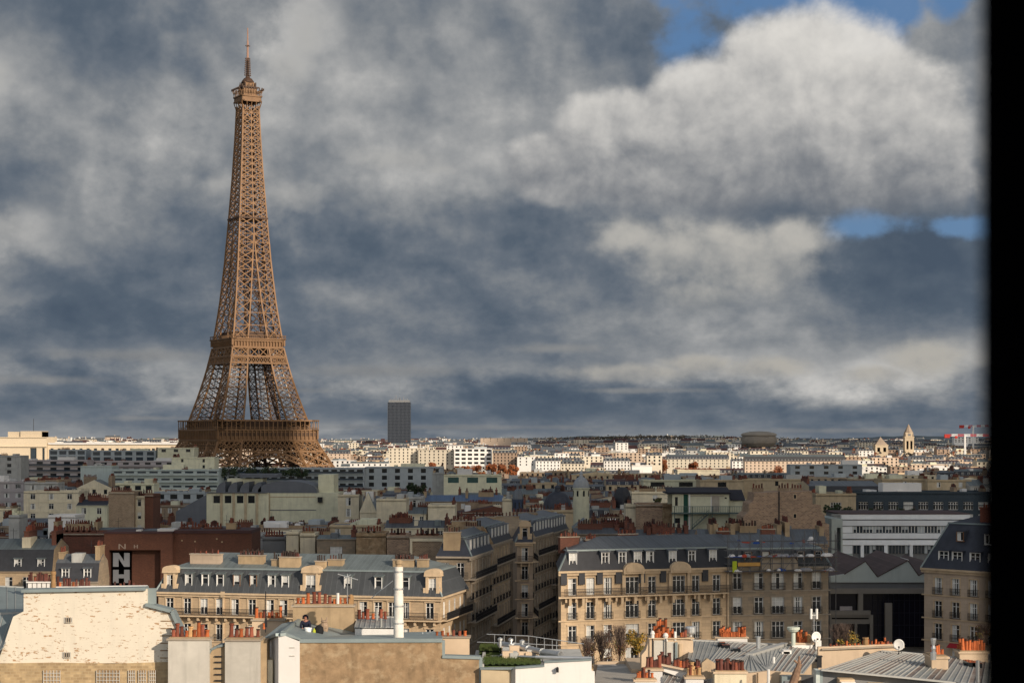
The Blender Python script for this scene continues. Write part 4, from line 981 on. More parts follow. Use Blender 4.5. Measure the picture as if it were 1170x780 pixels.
hb(327, 341, 609, 645, 314, 'blank', 'slim cream party wall with tiny vents above the corner house', wm=cream, blank=True, chim=0, D=6)
hb(343, 360, 611, 645, 312, 'blank', 'broad cream party wall slanting behind the corner house roof', wm=cream, blank=True, chim=1, D=6)
hb(362, 406, 612, 645, 310, 'haus', 'brown house front with green-framed shuttered windows behind the corner house', wm=stone2, nfl=3, roofh=.6, ww=2.2, wh=2.3, gap=5.5, first=1.2, D=8, name='brown_house', cat='house', chim=2)
hb(407, 441, 611, 645, 306, 'blank', 'brown cement party wall left of the rubble one', wm=tanw, blank=True, chim=3, D=8)
hb(442, 467, 613, 648, 304, 'blank', 'rubble stone party wall with missing render', wm=rubble, blank=True, chim=2, D=8)
hb(468, 508, 614, 648, 284, 'blank', 'tan brick party wall framed in cream plaster, left of the street houses', wm=tanb, blank=True, chim=4, D=2.6)
def job_frame():
    Y = 283.6; root = [o for o in bpy.data.objects if o.get('label', '').startswith('tan brick party wall framed')][0]; x = lambda p: X(p, Y)-root.location.x
    b = MB(); zt = Z(614.5, Y); zb = zt-7; yy = Y-root.location.y
    b.box(x(468.2), yy+.25, zb, x(471), yy+.38, zt); b.box(x(505), yy+.25, zb, x(508.8), yy+.38, zt); b.box(x(471), yy+.25, zt-.5, x(505), yy+.38, zt); b.obj('plaster_frame', cream, root)
J.append((284.5, 468, 509, 614, job_frame))
hb(509, 540, 607, 640, 330, 'haus', 'stone house with blue attic seen above the first street houses', wm=stone2, rm=zincb, roofh=3.4, D=10, nfl=2, cat='house')
hb(124, 153, 563, 602, 430, 'blank', 'tan brick gable wall standing alone among the roofs, left of the slope-roofed hall', wm=tanb, blank=True, chim=1, D=9)
hb(153.5, 165, 568, 602, 432, 'flat', 'narrow cream house right of the lone tan gable wall', wm=cream, D=9, ww=.9, nfl=6, gap=1.2)
hb(165.5, 175, 566, 602, 432.5, 'blank', 'thin red brick strip house beside the narrow cream one', wm=redb, blank=True, D=9, chim=1)
hb(87, 122, 571, 600, 470, 'haus', 'cream house with long navy roof left of the lone tan gable wall', wm=creamg, rm=blueslate, roofh=1.5, D=10)
hb(55, 86, 590, 603, 400, 'flat', 'low white block on the roofs at the left', wm=white, blank=True, D=9, chim=0)
hb(10, 22, 590, 603, 402, 'flat', 'small white stair tower on the roofs at the far left', wm=grey, blank=True, D=7, chim=0)
hb(-25, 27, 551, 578, 600, 'modern', 'cream apartment block at the left edge with dark window strips', wm=mauve, nfl=5, ww=1.8, gap=3.4, wh=1.5)
hb(27, 90, 562, 592, 560, 'modern', 'cream flats with square windows and a planted terrace at the left', wm=cream, nfl=4, ww=1.5, gap=4.4, wh=1.7)
hb(28, 66, 552, 562, 585, 'flat', 'set-back top storey of the cream flats with planted terrace', wm=grey, nfl=1, ww=1.8, gap=3.5, first=.5, D=9)
hb(88, 127, 548, 566, 640, 'gable', 'narrow cream houses with chimney walls above the planted terrace', wm=cream, D=10, chim=3)
hb(127, 176, 553, 566, 660, 'flat', 'low white building with an open terrace in front of the turquoise flats', wm=creamg, nfl=1, ww=2.2, gap=3.6, D=10)
hb(176, 236, 563, 577, 640, 'modern', 'grey-blue flats half hidden left of the slope-roofed hall', wm=bluegrey, nfl=2, ww=2.5, gap=4)
hb(-30, 24, 521, 550, 860, 'modern', 'plain grey apartment block in shade at the left edge, below the sunlit palace', wm=grey, nfl=3, gap=8, ww=2)
hb(22, 100, 526, 548, 940, 'modern', 'mauve-grey apartment block with deep balconies, below the sunlit palace', wm=mauve, nfl=4, ww=3.2, gap=6, wh=1.9, balc=True)
hb(100, 200, 527, 545, 955, 'modern', 'long mauve-grey flats with awnings, left of the tower foot', wm=mauve, nfl=4, ww=3, gap=5, wh=1.9, balc=True)
hb(56, 98, 514, 527, 1040, 'modern', 'grey glazed penthouse block hiding the columns of the sunlit palace', wm=bluegrey, nfl=2, ww=4, gap=5, wh=2, pane=glassb)
hb(104, 178, 515, 528, 1035, 'modern', 'wide grey penthouse block in front of the sunlit palace', wm=bluegrey, nfl=2, ww=4, gap=5.5, wh=2, pane=glassb)
hb(180, 222, 512, 526, 1030, 'modern', 'pale penthouse with chimneys just left of the tower foot', wm=creamg, nfl=1, ww=2.5, gap=6, chim=2)
hb(196, 245, 523, 538, 905, 'flat', 'pale green block with a planted roof edge before the tower foot', wm=creamg, nfl=2, gap=9, ww=1.2)
hb(92, 128, 533, 552, 800, 'flat', 'blank turquoise block left of the banded flats', wm=turq, blank=True)
hb(128, 250, 537, 557, 780, 'modern', 'turquoise banded flats with long window strips, left of the tower foot', wm=turq, nfl=3, ww=3.6, gap=4.6, wh=1.5, pane=glassb, balc=True)
hb(250, 416, 535, 560, 800, 'modern', 'long blue-grey banded block with a planted roof under the tower', wm=bluegrey, nfl=4, ww=2.6, gap=3.6, wh=1.5, balc=True)
hb(417, 506, 534, 560, 805, 'modern', 'long blue-grey block with spaced windows right of the tower foot', wm=bluegrey, nfl=3, ww=2.2, gap=5, wh=1.8)
hb(507, 573, 543, 556, 700, 'flat', 'cream flat-roofed block with green windows below the orange trees', wm=creamg, nfl=1, ww=4.2, gap=7, wh=2.1, first=.7, pane=glassg)
hb(494, 512, 541, 555, 712, 'flat', 'blank pale block beside the green-windowed one', wm=grey, blank=True)
# cream buildings around the curved roofs, centre left
hb(386, 410, 566, 598, 500, 'flat', 'cream wall building with a dark loggia right of the curved roofs', wm=cream, nfl=3, gap=7, ww=1.4, wh=2.2)
hb(411, 430, 562, 598, 497, 'gable', 'cream gabled house with grey roof slope and slit window', wm=cream, roofh=5.5, nfl=2, gap=3, ww=.8, D=12, chim=0)
hb(430, 464, 571, 596, 480, 'flat', 'blank cream block with a thin chimney wall, right of the gabled house', wm=cream, blank=True, chim=2)
hb(464, 483, 569, 580, 500, 'flat', 'small pale block with two dark doors, among the central roofs', wm=grey, nfl=1, ww=.9, wh=2, gap=2.2, chim=0)
hb(483, 575, 566, 576, 545, 'haus', 'long low building with bright blue zinc roof in the central roofs', wm=tanb, rm=mat('blue_metal_roof', (.10,.17,.30), rough=.4, var=.2, metallic=.2, kind='seam'), roofh=1.8, D=14, chim=3)
hb(466, 487, 580, 594, 455, 'haus', 'small cream house with tall windows and grey slope, among the central roofs', wm=cream, roofh=1.6, nfl=2, ww=1, wh=2.2, gap=1.8)
hb(489, 520, 578, 594, 452, 'flat', 'low cream wall block with a water tank box, among the central roofs', wm=cream, blank=True, chim=2)
hb(440, 512, 595, 610, 400, 'haus', 'long cream parapet house in front of the rows of red pots', wm=cream, rm=zincb, roofh=1.6, chim=5, D=10, nfl=2)
hb(512, 560, 597, 612, 395, 'haus', 'dark roofed house carrying long rows of red pots left of the street', wm=tanb, rm=zincb, roofh=2, chim=6, D=10, nfl=2)
hb(574, 588, 571, 586, 500, 'flat', 'small cream box beside the blue turret', wm=cream, blank=True, chim=0)
hb(590, 624, 582, 596, 470, 'haus', 'brown tiled low house left of the dark dome', wm=tanb, rm=darkred, roofh=1.5, chim=3)
hb(626, 655, 584, 606, 424, 'flat', 'tan block carrying the large dark dome', wm=cream2, nfl=3, gap=5)
# right half
hb(629, 641, 599, 652, 372, 'flat', 'narrow pale tower block with stacked dark openings at the end of the street', wm=grey, nfl=9, ww=.75, wh=1.5, gap=1.0, fh=2.4, D=8, chim=0)
hb(655, 682, 593, 615, 390, 'gable', 'grey stone house with pediment and two tall windows, above the slate roofed house', wm=stone2, roofh=2.0, nfl=2, ww=1.1, wh=2.4, gap=2.1, D=10, chim=1, first=1.3)
hb(683, 714, 596, 612, 385, 'haus', 'grey roofed house behind rows of red pots over the slate roofed house', wm=stone2, rm=zincb, chim=4, roofh=2)
hb(715, 727, 578, 606, 356, 'blank', 'slim cream chimney wall left of the patched brick wall', wm=cream, blank=True, chim=0, D=6)
hb(727, 757, 577, 608, 354, 'blank', 'patched brick party wall with faded graffiti colours, left of the stair building', wm=rubble, blank=True, chim=0, D=7)
hb(757.3, 768, 577.5, 608, 353, 'blank', 'brown cement strip wall joining the patched brick wall to the stair building', wm=tanw, blank=True, chim=0, D=7)
hb(656, 720, 604, 614, 340, 'haus', 'low roof with long ranks of red pots, directly above the slate attic', wm=tanb, rm=zincb, roofh=1, chim=7, D=10, nfl=1)
hb(722, 800, 606, 616, 330, 'haus', 'low zinc roofed house with ranks of red pots in front of the stair building', wm=tanb, rm=zincb, roofh=1.4, chim=8, D=10, nfl=1)
hb(800, 946, 606, 617, 300, 'haus', 'long zinc roof with orange pots behind the scaffolding', wm=tanb, rm=zincb, roofh=2.2, chim=9, D=12, nfl=1)
hb(722, 775, 563, 578, 470, 'flat', 'cream terrace house with a round bush on its roof, left of the stair building', wm=cream, nfl=2, gap=6)
hb(700, 722, 578, 602, 420, 'haus', 'shaded grey house under the brown dome roof', wm=stone2, roofh=1, nfl=3)
hb(800, 850, 549, 563, 640, 'flat', 'long tan parapet block behind the stair building', wm=cream2, nfl=1, gap=12, ww=3)
hb(850, 925, 548, 562, 650, 'flat', 'long beige block above the rubble party wall', wm=cream2, nfl=1, gap=16)
hb(735, 800, 549, 562, 660, 'flat', 'flat beige roofs with a dark strip window behind the stair building', wm=creamg, nfl=1, ww=5, gap=9)
hb(925, 1006, 550, 566, 560, 'haus', 'wide blue-grey zinc roof sloping towards the viewer at the right', wm=cream2, rm=zincb, roofh=4.5, D=26, chim=1, dorm=False)
hb(932, 978, 565, 588, 440, 'flat', 'plain beige box with a dark doorway left of the dark blue block', wm=cream2, nfl=1, gap=7, ww=2.6, wh=2.2, first=1.8)
hb(978, 1132, 563, 587, 450, 'modern', 'dark blue-green office block behind the white banded one', wm=mat('dark_teal_cladding', (.045,.062,.078), var=.1), nfl=3, ww=2.4, gap=3.3, wh=1.9, first=2.2, frame=whitep)
hb(1008, 1060, 548, 566, 600, 'flat', 'beige office block with a grey lean-to roof at the right', wm=cream2, nfl=2, gap=8)
hb(1060, 1110, 549, 566, 595, 'flat', 'beige office block with long dark roof edge at the right', wm=cream2, nfl=2, gap=6)
hb(1108, 1150, 548, 580, 590, 'haus', 'cluttered grey house at the right edge behind the brick chimney', wm=grey, roofh=2, chim=3)
hb(903, 985, 531, 545, 1000, 'modern', 'long white block with small dark windows below the sunlit quarter', wm=bluegrey, nfl=2, ww=2.5, gap=7)
hb(838, 905, 540, 548, 1010, 'haus', 'row of dark mansard roofs in shade in front of the sunlit arcaded row', wm=stone2, roofh=3)

def job_curved():
    Y = 520; root = empty('curved_roof_hall', (X(236, Y), Y, 0)); tag(root, 'cream hall with curved grey roofs and four tall bays, centre left before the tower', 'building')
    W = X(307, Y)-X(236, Y); lx = lambda p: X(p, Y)-X(236, Y)
    holes = [(lx(p)-.95, lx(p)+.95, Z(574.5, Y), Z(566, Y)) for p in (247.6, 260.5, 274.3, 287.2)]
    mb = MB(); T, _ = FACES['front'](W, 20); wall_grid(mb, W, 0, Z(562.5, Y), holes, T, .3, 0, 1)
    mb.box(0, 20, 0, W, 20.3, Z(562, Y)); mb.box(-.02, .3, 0, .2, 20, Z(562, Y)); mb.box(0, .3, Z(563, Y)-.2, W, 20, Z(562.8, Y))
    for p in (253, 267, 280.5, 293.5): mb.box(lx(p)-.35, -.3, 0, lx(p)+.35, -.003, Z(562, Y), 2)
    mb.box(W, .6, 0, lx(386), 20, Z(563, Y)); mb.box(W-.1, .2, 0, W+.25, .6, Z(563, Y), 2)
    for py in (567, 582): mb.box(W+.3, .52, Z(py+1, Y), lx(361), .597, Z(py, Y), 3 if py == 582 else 2)
    mb.box(lx(361), 6, 10, lx(379), 20, Z(542.5, Y)); mb.box(lx(252), 12, 20, lx(294), 20, Z(547.5, Y))
    mb.obj('wall', [creamg, glass, cream2, greyd], root)
    b = MB()
    b.box(-.4, -.6, Z(563, Y), lx(306), 1.2, Z(562, Y)); b.box(lx(268), 10, Z(546, Y), lx(312), 20, Z(542, Y))
    # quarter-round roofs over the bays
    for p in (248, 261.5, 275, 289):
        x0 = lx(p-1.5); w_ = lx(p+9)-x0; h_ = 2.9; prof = [(w_*(1-math.cos(a)), h_*math.sin(a)) for a in [PI/2*i/6 for i in range(7)]]
        b.prism([(x0, Z(562, Y))]+[(x0+px_, Z(562, Y)+pz_) for px_, pz_ in prof][1:]+[(x0+w_, Z(562, Y))], .5, 12)
    x0, x1 = lx(294), lx(362); pts = [(x0+(x1-x0)*(1-math.cos(PI*i/14))/2, Z(563, Y)+3.4*math.sin(PI*i/14)**.75) for i in range(15)]
    b.prism(pts, .5, 20)
    b.add([(X(201,Y)-X(236,Y),0,Z(584,Y)),(-.1,0,Z(565,Y)),(-.1,0,5),(X(201,Y)-X(236,Y),0,5)], [(0,1,2,3)]); b.slabq((X(201,Y)-X(236,Y),.1,Z(584,Y)),(-.1,.1,Z(565,Y)),(-.1,20,Z(565,Y)),(X(201,Y)-X(236,Y),20,Z(584,Y)), .2)
    b.prism([(X(194,Y)-X(236,Y), 5), (X(201,Y)-X(236,Y), Z(586,Y)), (-.05, Z(565.3,Y)), (-.05, 5)], .1, 18)
    b.obj('roof', mat('slate_grey_metal', (.115,.125,.145), rough=.55, var=.12), root)
    w = MB(); w.box(lx(363), -.4, Z(573.5, Y), lx(368.5), .597, Z(567.5, Y)); w.obj('window', glass, root)
HERO.append((195, 386, 600, 520)); FOOT.append((X(190,520), X(388,520), 517, 545)); J.append((520, 195, 386, 560, job_curved))

def job_hotel():
    Y = 296; z = lambda p: Z(p, Y); x = lambda p: X(p, Y)-X(119, Y)
    root = empty('hotel_wall', (X(119, Y), Y, 0)); tag(root, 'big windowless dark red brick wall with the letters N and H on a black panel', 'building')
    b = MB(); b.box(0, 1.5, 0, x(286), 12, z(609.5)); b.box(0, 0, 0, x(124.5), 1.6, z(609)); b.box(x(183.5), 0, 0, x(197), 1.6, z(608)); b.box(x(124.5), 0, z(628), x(183.5), 1.6, z(609))
    b.box(-.2, -.1, z(609.3), x(197), 12, z(607.2), 1); b.box(x(197), 1.3, z(609.5), x(286), 12, z(606), 1)
    b.prism([(0, 20), (x(112), 20), (x(113), z(652)), (x(118.5), z(647)), (0, z(640))], 0, 1.2, 2)
    b.obj('wall', [redb, darkred, cream2], root)
    pn = MB(); pn.box(x(126), 1.2, z(676), x(148.5), 1.49, z(630)); pn.obj('sign_panel', black, root)
    lm = mat('grey_sign_letter', (.24,.25,.27), var=.05)
    def letters(ch, l, rr_, t, b__):
        m_ = MB(); L_, R_, T_, B_ = x(l), x(rr_), z(t), z(b__); w = (R_-L_); s = w*.33
        if ch == 'N':
            m_.box(L_, 1.05, B_, L_+s, 1.19, T_); m_.box(R_-s, 1.05, B_, R_, 1.19, T_); m_.prism([(L_+s, T_), (L_+s*.35, T_), (R_-s, B_), (R_-s*.35, B_)], 1.02, 1.19)
        else:
            m_.box(L_, 1.05, B_, L_+s, 1.19, T_); m_.box(R_-s, 1.05, B_, R_, 1.19, T_); h_ = (T_-B_)*.30; m_.box(L_+s, 1.06, (T_+B_)/2-h_/2, R_-s, 1.19, (T_+B_)/2+h_/2)
        m_.obj('sign_letter', lm, root)
    letters('N', 127.5, 146.5, 631.5, 647.5); letters('H', 127.5, 146.5, 651, 666)
    gm_ = MB()   # ghost of an older, smaller pair of letters near the top
    L_, R_, T_, B_ = x(135.5), x(143.5), z(621), z(627)
    for a_, c_ in ((L_, L_+.18), (R_-.18, R_)): gm_.box(a_, -.03, B_, c_, -.002, T_)
    gm_.prism([(L_+.2, T_), (L_+.02, T_), (R_-.2, B_), (R_-.02, B_)], -.03, -.002)
    L_, R_ = x(153), x(157.5)
    for a_, c_ in ((L_, L_+.15), (R_-.15, R_)): gm_.box(a_, -.03, z(626), c_, -.002, z(622))
    gm_.box(L_+.15, -.03, z(624.3), R_-.15, -.002, z(623.7)); gm_.obj('small_letter', mat('faded_letter', (.34,.27,.22)), root)
    rb = MB(); rb.box(x(152.5), 2, z(609), x(158), 4, z(605.5), 0); rb.box(x(177), 2, z(609), x(197), 5, z(604.5), 0); rb.box(x(159), 3, z(609), x(177), 9, z(606.5), 1); rb.obj('roof_box', [white, zincb], root)
    for p in (202, 215, 230, 241, 262): cb = MB(); far_stack(cb, x(p), 7, z(609), z(605), 1.4, .8, 0, 1, 3); cb.obj('chimney', [redb2, pot_r, pot_d, tanc], root)
    cb = MB(); far_stack(cb, x(258), 6, z(609), z(600), 1.6, 1.6, 3, 1, 4); cb.obj('chimney', [redb2, pot_r, pot_d, tanc], root)
    for p, q in ((206, 617), (221, 618), (252, 618.5), (246, 615)):
        v = MB(); v.box(x(p)-.12, 1.44, z(q+1.6), x(p)+.12, 1.5, z(q)); v.obj('wall_patch', tanc, root)
HERO.append((119, 286, 672, 296)); FOOT.append((X(118,296), X(287,296), 290, 309)); J.append((296, 119, 286, 608, job_hotel))

def job_stairs():
    Y = 345; x = lambda p: X(p, Y)-X(768, Y); z = lambda p: Z(p, Y)
    root = empty('gallery_house', (X(768, Y), Y, 0)); tag(root, 'cream rear house with a green door strip, railed gallery and outside stair', 'house')
    holes = [(x(765+.2)+.6, x(771)+.5, z(577), z(567)), (x(770.5), x(777), z(597.5), z(591.5))]
    W = x(833)
    b = MB(); T, _ = FACES['front'](W, 10); wall_grid(b, W, 0, z(563.5), [(x(771.2), x(774.5), z(577.5), z(567.5)), (x(770.5), x(777), z(597.5), z(591.5)), (x(828), x(830.5), z(569.5), z(567.8))], T, .2, 0, 1)
    b.box(0, 10, 0, W, 10.2, z(563)); b.box(W-.2, .25, 0, W, 10, z(563)); b.box(W, 1, 0, x(853), 10, z(570)); b.obj('wall', [creamg, glass], root)
    f = MB(); f.box(x(781), -.06, z(606), x(786), -.003, z(564.5)); f.obj('door', greend, root)
    f = MB(); f.box(x(786.8), -.3, z(606), x(788.5), -.01, z(563.5)); f.box(x(812), -.05, z(584), x(813), -.003, z(565)); f.obj('pilaster', white, root)
    f = MB(); f.box(x(789), -.08, z(566.8), x(827), -.003, z(565.8)); f.box(x(813), -.05, z(584), x(822), -.005, z(566)); f.obj('panel', mat('beige_shutter', (.45,.40,.33)), root)
    r_ = MB(); r_.box(-1, -.6, z(564), W+.3, 10, z(562.3)); r_.slabq((-1,-.6,z(562.2)), (W+.3,-.6,z(562.2)), (W+.3,6,z(557)), (-1,6,z(557)), .1); r_.slabq((W+.3,.5,z(571)), (x(852),.5,z(571)), (x(852),6,z(560)), (W+.3,6,z(560)), .1); r_.obj('roof', mat('black_felt_roof', (.03,.03,.04), var=.2), root)
    gmt = mat('grey_green_metal', (.12,.16,.15), var=.1)
    g_ = MB(); g_.box(x(767), -1.6, z(586.5), x(849), -.02, z(585))
    for p in range(770, 850, 2): g_.box(x(p)-.03, -1.6, z(585), x(p)+.03, -1.56, z(578))
    g_.box(x(767), -1.62, z(578.3), x(849), -1.55, z(577.7))
    for p in (770, 790, 813, 832, 848): g_.box(x(p)-.08, -1.6, z(606), x(p)+.08, -1.5, z(577.5))
    g_.obj('gallery', gmt, root)
    s = MB(); s.bar((x(789.5), -1.2, z(604)), (x(808.5), -1.2, z(587)), .9, h=.12); s.bar((x(789.5), -1.65, z(600)), (x(808.5), -1.65, z(582)), .07)
    for i in range(8): t = i/7; xx = x(789.5+19*t); s.bar((xx, -1.65, z(604-17*t)), (xx, -1.65, z(600-18*t)), .06)
    for i in range(12): t = (i+.5)/12; xx = x(789.5+19*t); s.box(xx-.14, -1.6, z(604-17*t), xx+.14, -.8, z(604-17*t)+.06)
    s.obj('stair', gmt, root)
HERO.append((768, 853, 606, 345)); FOOT.append((X(766,345), X(856,345), 341, 357)); J.append((345, 768, 853, 562, job_stairs))

def job_ruin():
    Y = 325; x = lambda p: X(p, Y)-X(849, Y); z = lambda p: Z(p, Y)
    root = empty('rubble_party_wall', (X(849, Y), Y, 0)); tag(root, 'tall bare rubble stone party wall with stepped edges and two tiny windows', 'building')
    b = MB(); b.prism([(x(p), z(q)) for p, q in ((846, 625), (849, 590), (855, 585), (856, 575), (861, 572), (862, 563), (927.5, 560.5), (928.5, 575), (938, 577), (939, 586), (942, 588), (943, 597), (947.5, 599), (947.5, 625))], 0, 9)
    b.obj('wall', rubble, root)
    p_ = MB(); p_.cyl((x(890), -.15, z(600)), (x(890), -.15, z(561)), .12, n=6); p_.obj('drainpipe', iron, root)
    for q in (567, 589):
        w = MB(); w.box(x(906.2), -.04, z(q+2.8), x(910.4), -.002, z(q-2.8)); w.box(x(906.8), -.06, z(q+2.2), x(909.8), -.042, z(q-2.2), 1); w.obj('window', [trim, glass], root)
    c = MB(); c.box(x(882), -2.5, z(612), x(902), -.3, z(600)); c.obj('lean_to', greyd, root)
    for p in (870, 900, 915): cb = MB(); far_stack(cb, x(p), 5, z(563), z(559), 2, .8, 0, 1, 4); cb.obj('chimney', [tanb, pot_r, pot_d], root)
HERO.append((847, 948, 612, 325)); FOOT.append((X(846,325), X(949,325), 320, 336)); J.append((325, 847, 948, 561, job_ruin))

def job_banded():
    Y = 335; x = lambda p: X(p, Y)-X(961, Y); z = lambda p: Z(p, Y)
    root = empty('banded_office', (X(961, Y), Y, 0)); tag(root, 'white office building with long horizontal bands of windows, behind the saw tooth roofs', 'building')
    W = x(1108); b = MB(); b.box(0, .4, 0, W, 16, z(588)); b.obj('wall', greyd, root)
    wp = mat('white_metal_panel', (.76,.79,.82), var=.08, rough=.5)
    for i, (a, c) in enumerate(((587.3, 593), (594.2, 600.2), (608.8, 615), (616.6, 622.3))):
        m_ = MB(); m_.box(0, -.25-.02*i, z(c), W, .39, z(a))
        m_.obj('white_band', wp, root)
    for (a, c) in ((601, 608.2), (623, 632)):
        m_ = MB(); m_.box(0, -.1, z(c), x(974), .39, z(a)); m_.obj('white_band', wp, root)
        g_ = MB(); g_.box(x(975), .2, z(c), W, .39, z(a)); g_.obj('window_strip', glassb, root)
        k = MB()
        for i in range(36): xx = x(975)+(W-x(975))*i/36; k.box(xx-.05, .1, z(c), xx+.05, .19, z(a))
        k.obj('mullion', whitep if a < 610 else greyd, root)
        for i in range(36):
            if rng.random() < .35: bl = MB(); xx = x(975)+(W-x(975))*i/36; bl.box(xx+.06, .15, z(c if rng.random()<.4 else (a+c)/2), xx+(W-x(975))/36-.06, .19, z(a)); bl.obj('office_blind', bluegrey, root)
    for p in (985, 1012, 1041, 1069):
        k = MB(); k.box(x(p)-.3, -.2, z(636), x(p)+.3, .39, z(622.4)); k.obj('column', wp, root)
    rd = MB(); rd.box(-.3, -.35, z(587.2), W, 16, z(586.2)); rd.obj('roof_edge', darkred, root)
    s = MB(); s.box(x(948.5), -1.5, 0, x(954.5), 14, z(592)); s.box(x(959), -1.5, 0, x(961), 14, z(592)); s.box(x(954.5), -1.5, z(602), x(959), 14, z(592)); s.box(x(954.5), 0, 0, x(959), 14, z(602), 1); s.box(x(948), -2, z(634)-20, x(972), .2, z(632)); s.obj('stair_tower', [turq, greyd], root)
    s = MB(); 
    for i in range(9): xx = x(949)+i*.22; s.box(xx-.02, -1.4, z(592), xx+.02, -1.36, z(587))
    s.box(x(948.5), -1.42, z(587.4), x(961), -1.35, z(587)); s.obj('railing', steel, root)
    w = MB(); w.box(x(959.5), -2.05, z(643), x(961.8), -2.01, z(638)); w.obj('window', glass, root)
HERO.append((948, 1108, 640, 335)); FOOT.append((X(947,335), X(1130,335), 330, 353)); J.append((335, 948, 1108, 587, job_banded))

def dome(name, label, pc, Y, pt, pb, rad_px, m, drum=None, drum_pb=None, n=20, lantern=True, sq=1.0):
    def fn():
        root = empty(name, (X(pc, Y), Y, ground_z(Y))); tag(root, label, 'dome'); gz = ground_z(Y)
        r_ = rad_px*Y/F; zb, zt = Z(pb, Y)-gz, Z(pt, Y)-gz; h_ = zt-zb
        b = MB(); b.lathe((0,0,zb), [(r_*1.06,-.3),(r_*1.06,0)]+[(r_*math.cos(a)**sq, h_*math.sin(a)) for a in [PI/2*i/8 for i in range(9)]], n); b.obj('dome_roof', m, root, smooth=False)
        if drum:
            d = MB(); zd = Z(drum_pb, Y)-gz; d.lathe((0,0,0), [(r_*.98, min(zd, 5)), (r_*.98, zb-.3), (r_*1.08, zb-.25), (r_*1.08, zb+.02), (0, zb+.02)], n); d.obj('drum', drum, root)
            for i in range(8):
                a = i*PI/4+.3; w = MB(); cx, cy = math.cos(a)*r_*.98, math.sin(a)*r_*.98; w.lathe((0,0,0), [(r_*.995, zb-2.4), (r_*.995, zb-.8)], 3, 0, a-.12, a+.12); w.obj('window', glass, root)
        if lantern:
            l = MB(); l.lathe((0,0,zt), [(r_*.2,-.2),(r_*.18,.8),(r_*.26,.85),(r_*.1,1.4),(.06,1.5),(.05,2.6),(0,2.6)], 8); l.obj('lantern', m, root)
    J.append((Y, pc-rad_px, pc+rad_px, pt, fn)); HERO.append((pc-rad_px, pc+rad_px, pb+4 if not drum else drum_pb, Y)); FOOT.append((X(pc-rad_px, Y)-1, X(pc+rad_px, Y)+1, Y-8, Y+8))
dome('dark_dome', 'large dark blue-black pointed dome above the tan block at the end of the street', 637, 436, 561, 584, 17, blueslate, sq=.8)
dome('pale_dome', 'small whitish ribbed dome on a pale round drum, right of the large dark dome', 664, 520, 544, 557, 9.5, mat('pale_lead', (.34,.36,.38), var=.15), creamg, 580)
dome('blue_turret', 'little blue slate turret left of the large dark dome', 591.5, 500, 558, 570, 6.5, zincb, mat('navy_drum', (.05,.07,.12)), 590, n=8)
dome('brown_dome', 'squat brown domed attic behind the patched brick wall', 711, 425, 556, 578, 11, slate, sq=.7, n=4, lantern=False)

def tree(pc, Y, pt, pb, w_px, leaf, label, dens=600, name='tree', bare=0, group=None, lsz=.35):
    """tapered trunk, limbs and a crown of loose leaf faces; pt/pb top and visible base"""
    r = random.Random(int(pc*7+Y)); gz = ground_z(Y) if Z(pb, Y) < 28 or Y > 1000 else Z(pb, Y)-1.0
    root = empty(name, (X(pc, Y), Y, gz)); tag(root, label, 'tree' if name != 'shrub' else 'shrub', group)
    H = Z(pt, Y)-gz; R_ = w_px*Y/F/2; hc = min(H*.85, R_*2.4)
    t = MB(); t.cyl((0,0,0), (0,0,H*.6), min(.22, max(.06, H*.018)) if Y < 300 else max(.06, H*.018), .05 if Y < 300 else max(.04, H*.010), 7)
    tips = []
    for i in range(30 if bare else 10):
        a = r.uniform(0, 2*PI); z0 = H-hc*r.uniform(.3, 1.0); z1 = min(H*.98, z0+hc*r.uniform(.3, .7)); rr_ = R_*r.uniform(.4, .95)*(1-.45*max(0, (z1-(H-hc*.4))/(hc*.4)))
        p = (rr_*math.cos(a), rr_*math.sin(a), z1); t.cyl((0,0,max(.2, z0-hc*.1)), p, .045 if Y < 300 else max(.035, H*.008), .015, 5, cap=False); tips.append(p)
        for k in range(12 if bare else 2):
            s = r.uniform(.3, 1); q = (p[0]*s, p[1]*s, z0+(z1-z0)*s); e = (q[0]+r.uniform(-.3,.3)*R_, q[1]+r.uniform(-.3,.3)*R_, min(H, q[2]+r.uniform(.1,.4)*hc)); t.cyl(q, e, .018 if Y < 300 else .04, .007, 4, cap=False)
    t.obj('trunk', bark, root)
    c = MB()
    cl = [(r.uniform(-.75,.75)*R_, r.uniform(-.75,.75)*R_, H-hc*r.uniform(.15,.95), R_*r.uniform(.25,.5)) for _ in range(11)]
    for i in range(dens):
        cx, cy, cz, cr_ = r.choice(cl); d = Vector((r.gauss(0,1), r.gauss(0,1), r.gauss(0,1))).normalized()*cr_*r.uniform(.5,1.05)
        p = Vector((cx, cy, cz))+d*Vector((1,1,.8)).length/1.62; s = lsz*r.uniform(.6,1.3); u = Vector((r.gauss(0,1), r.gauss(0,1), r.gauss(0,1))).normalized(); v = u.orthogonal().normalized()
        c.add([p-u*s, p+v*s*.6, p+u*s, p-v*s*.6], [(0,1,2,3)], r.choice([0,0,1]))
    if c.f: c.obj('crown', [leaf[0], leaf[1]], root)
leafo2 = mat('rust_leaves', (.20, .065, .03), var=.4, scale=.3); leafy2 = mat('olive_leaves', (.13,.11,.03), var=.4, scale=2); leafg2 = mat('mid_green_leaves', (.05,.07,.03), var=.4)
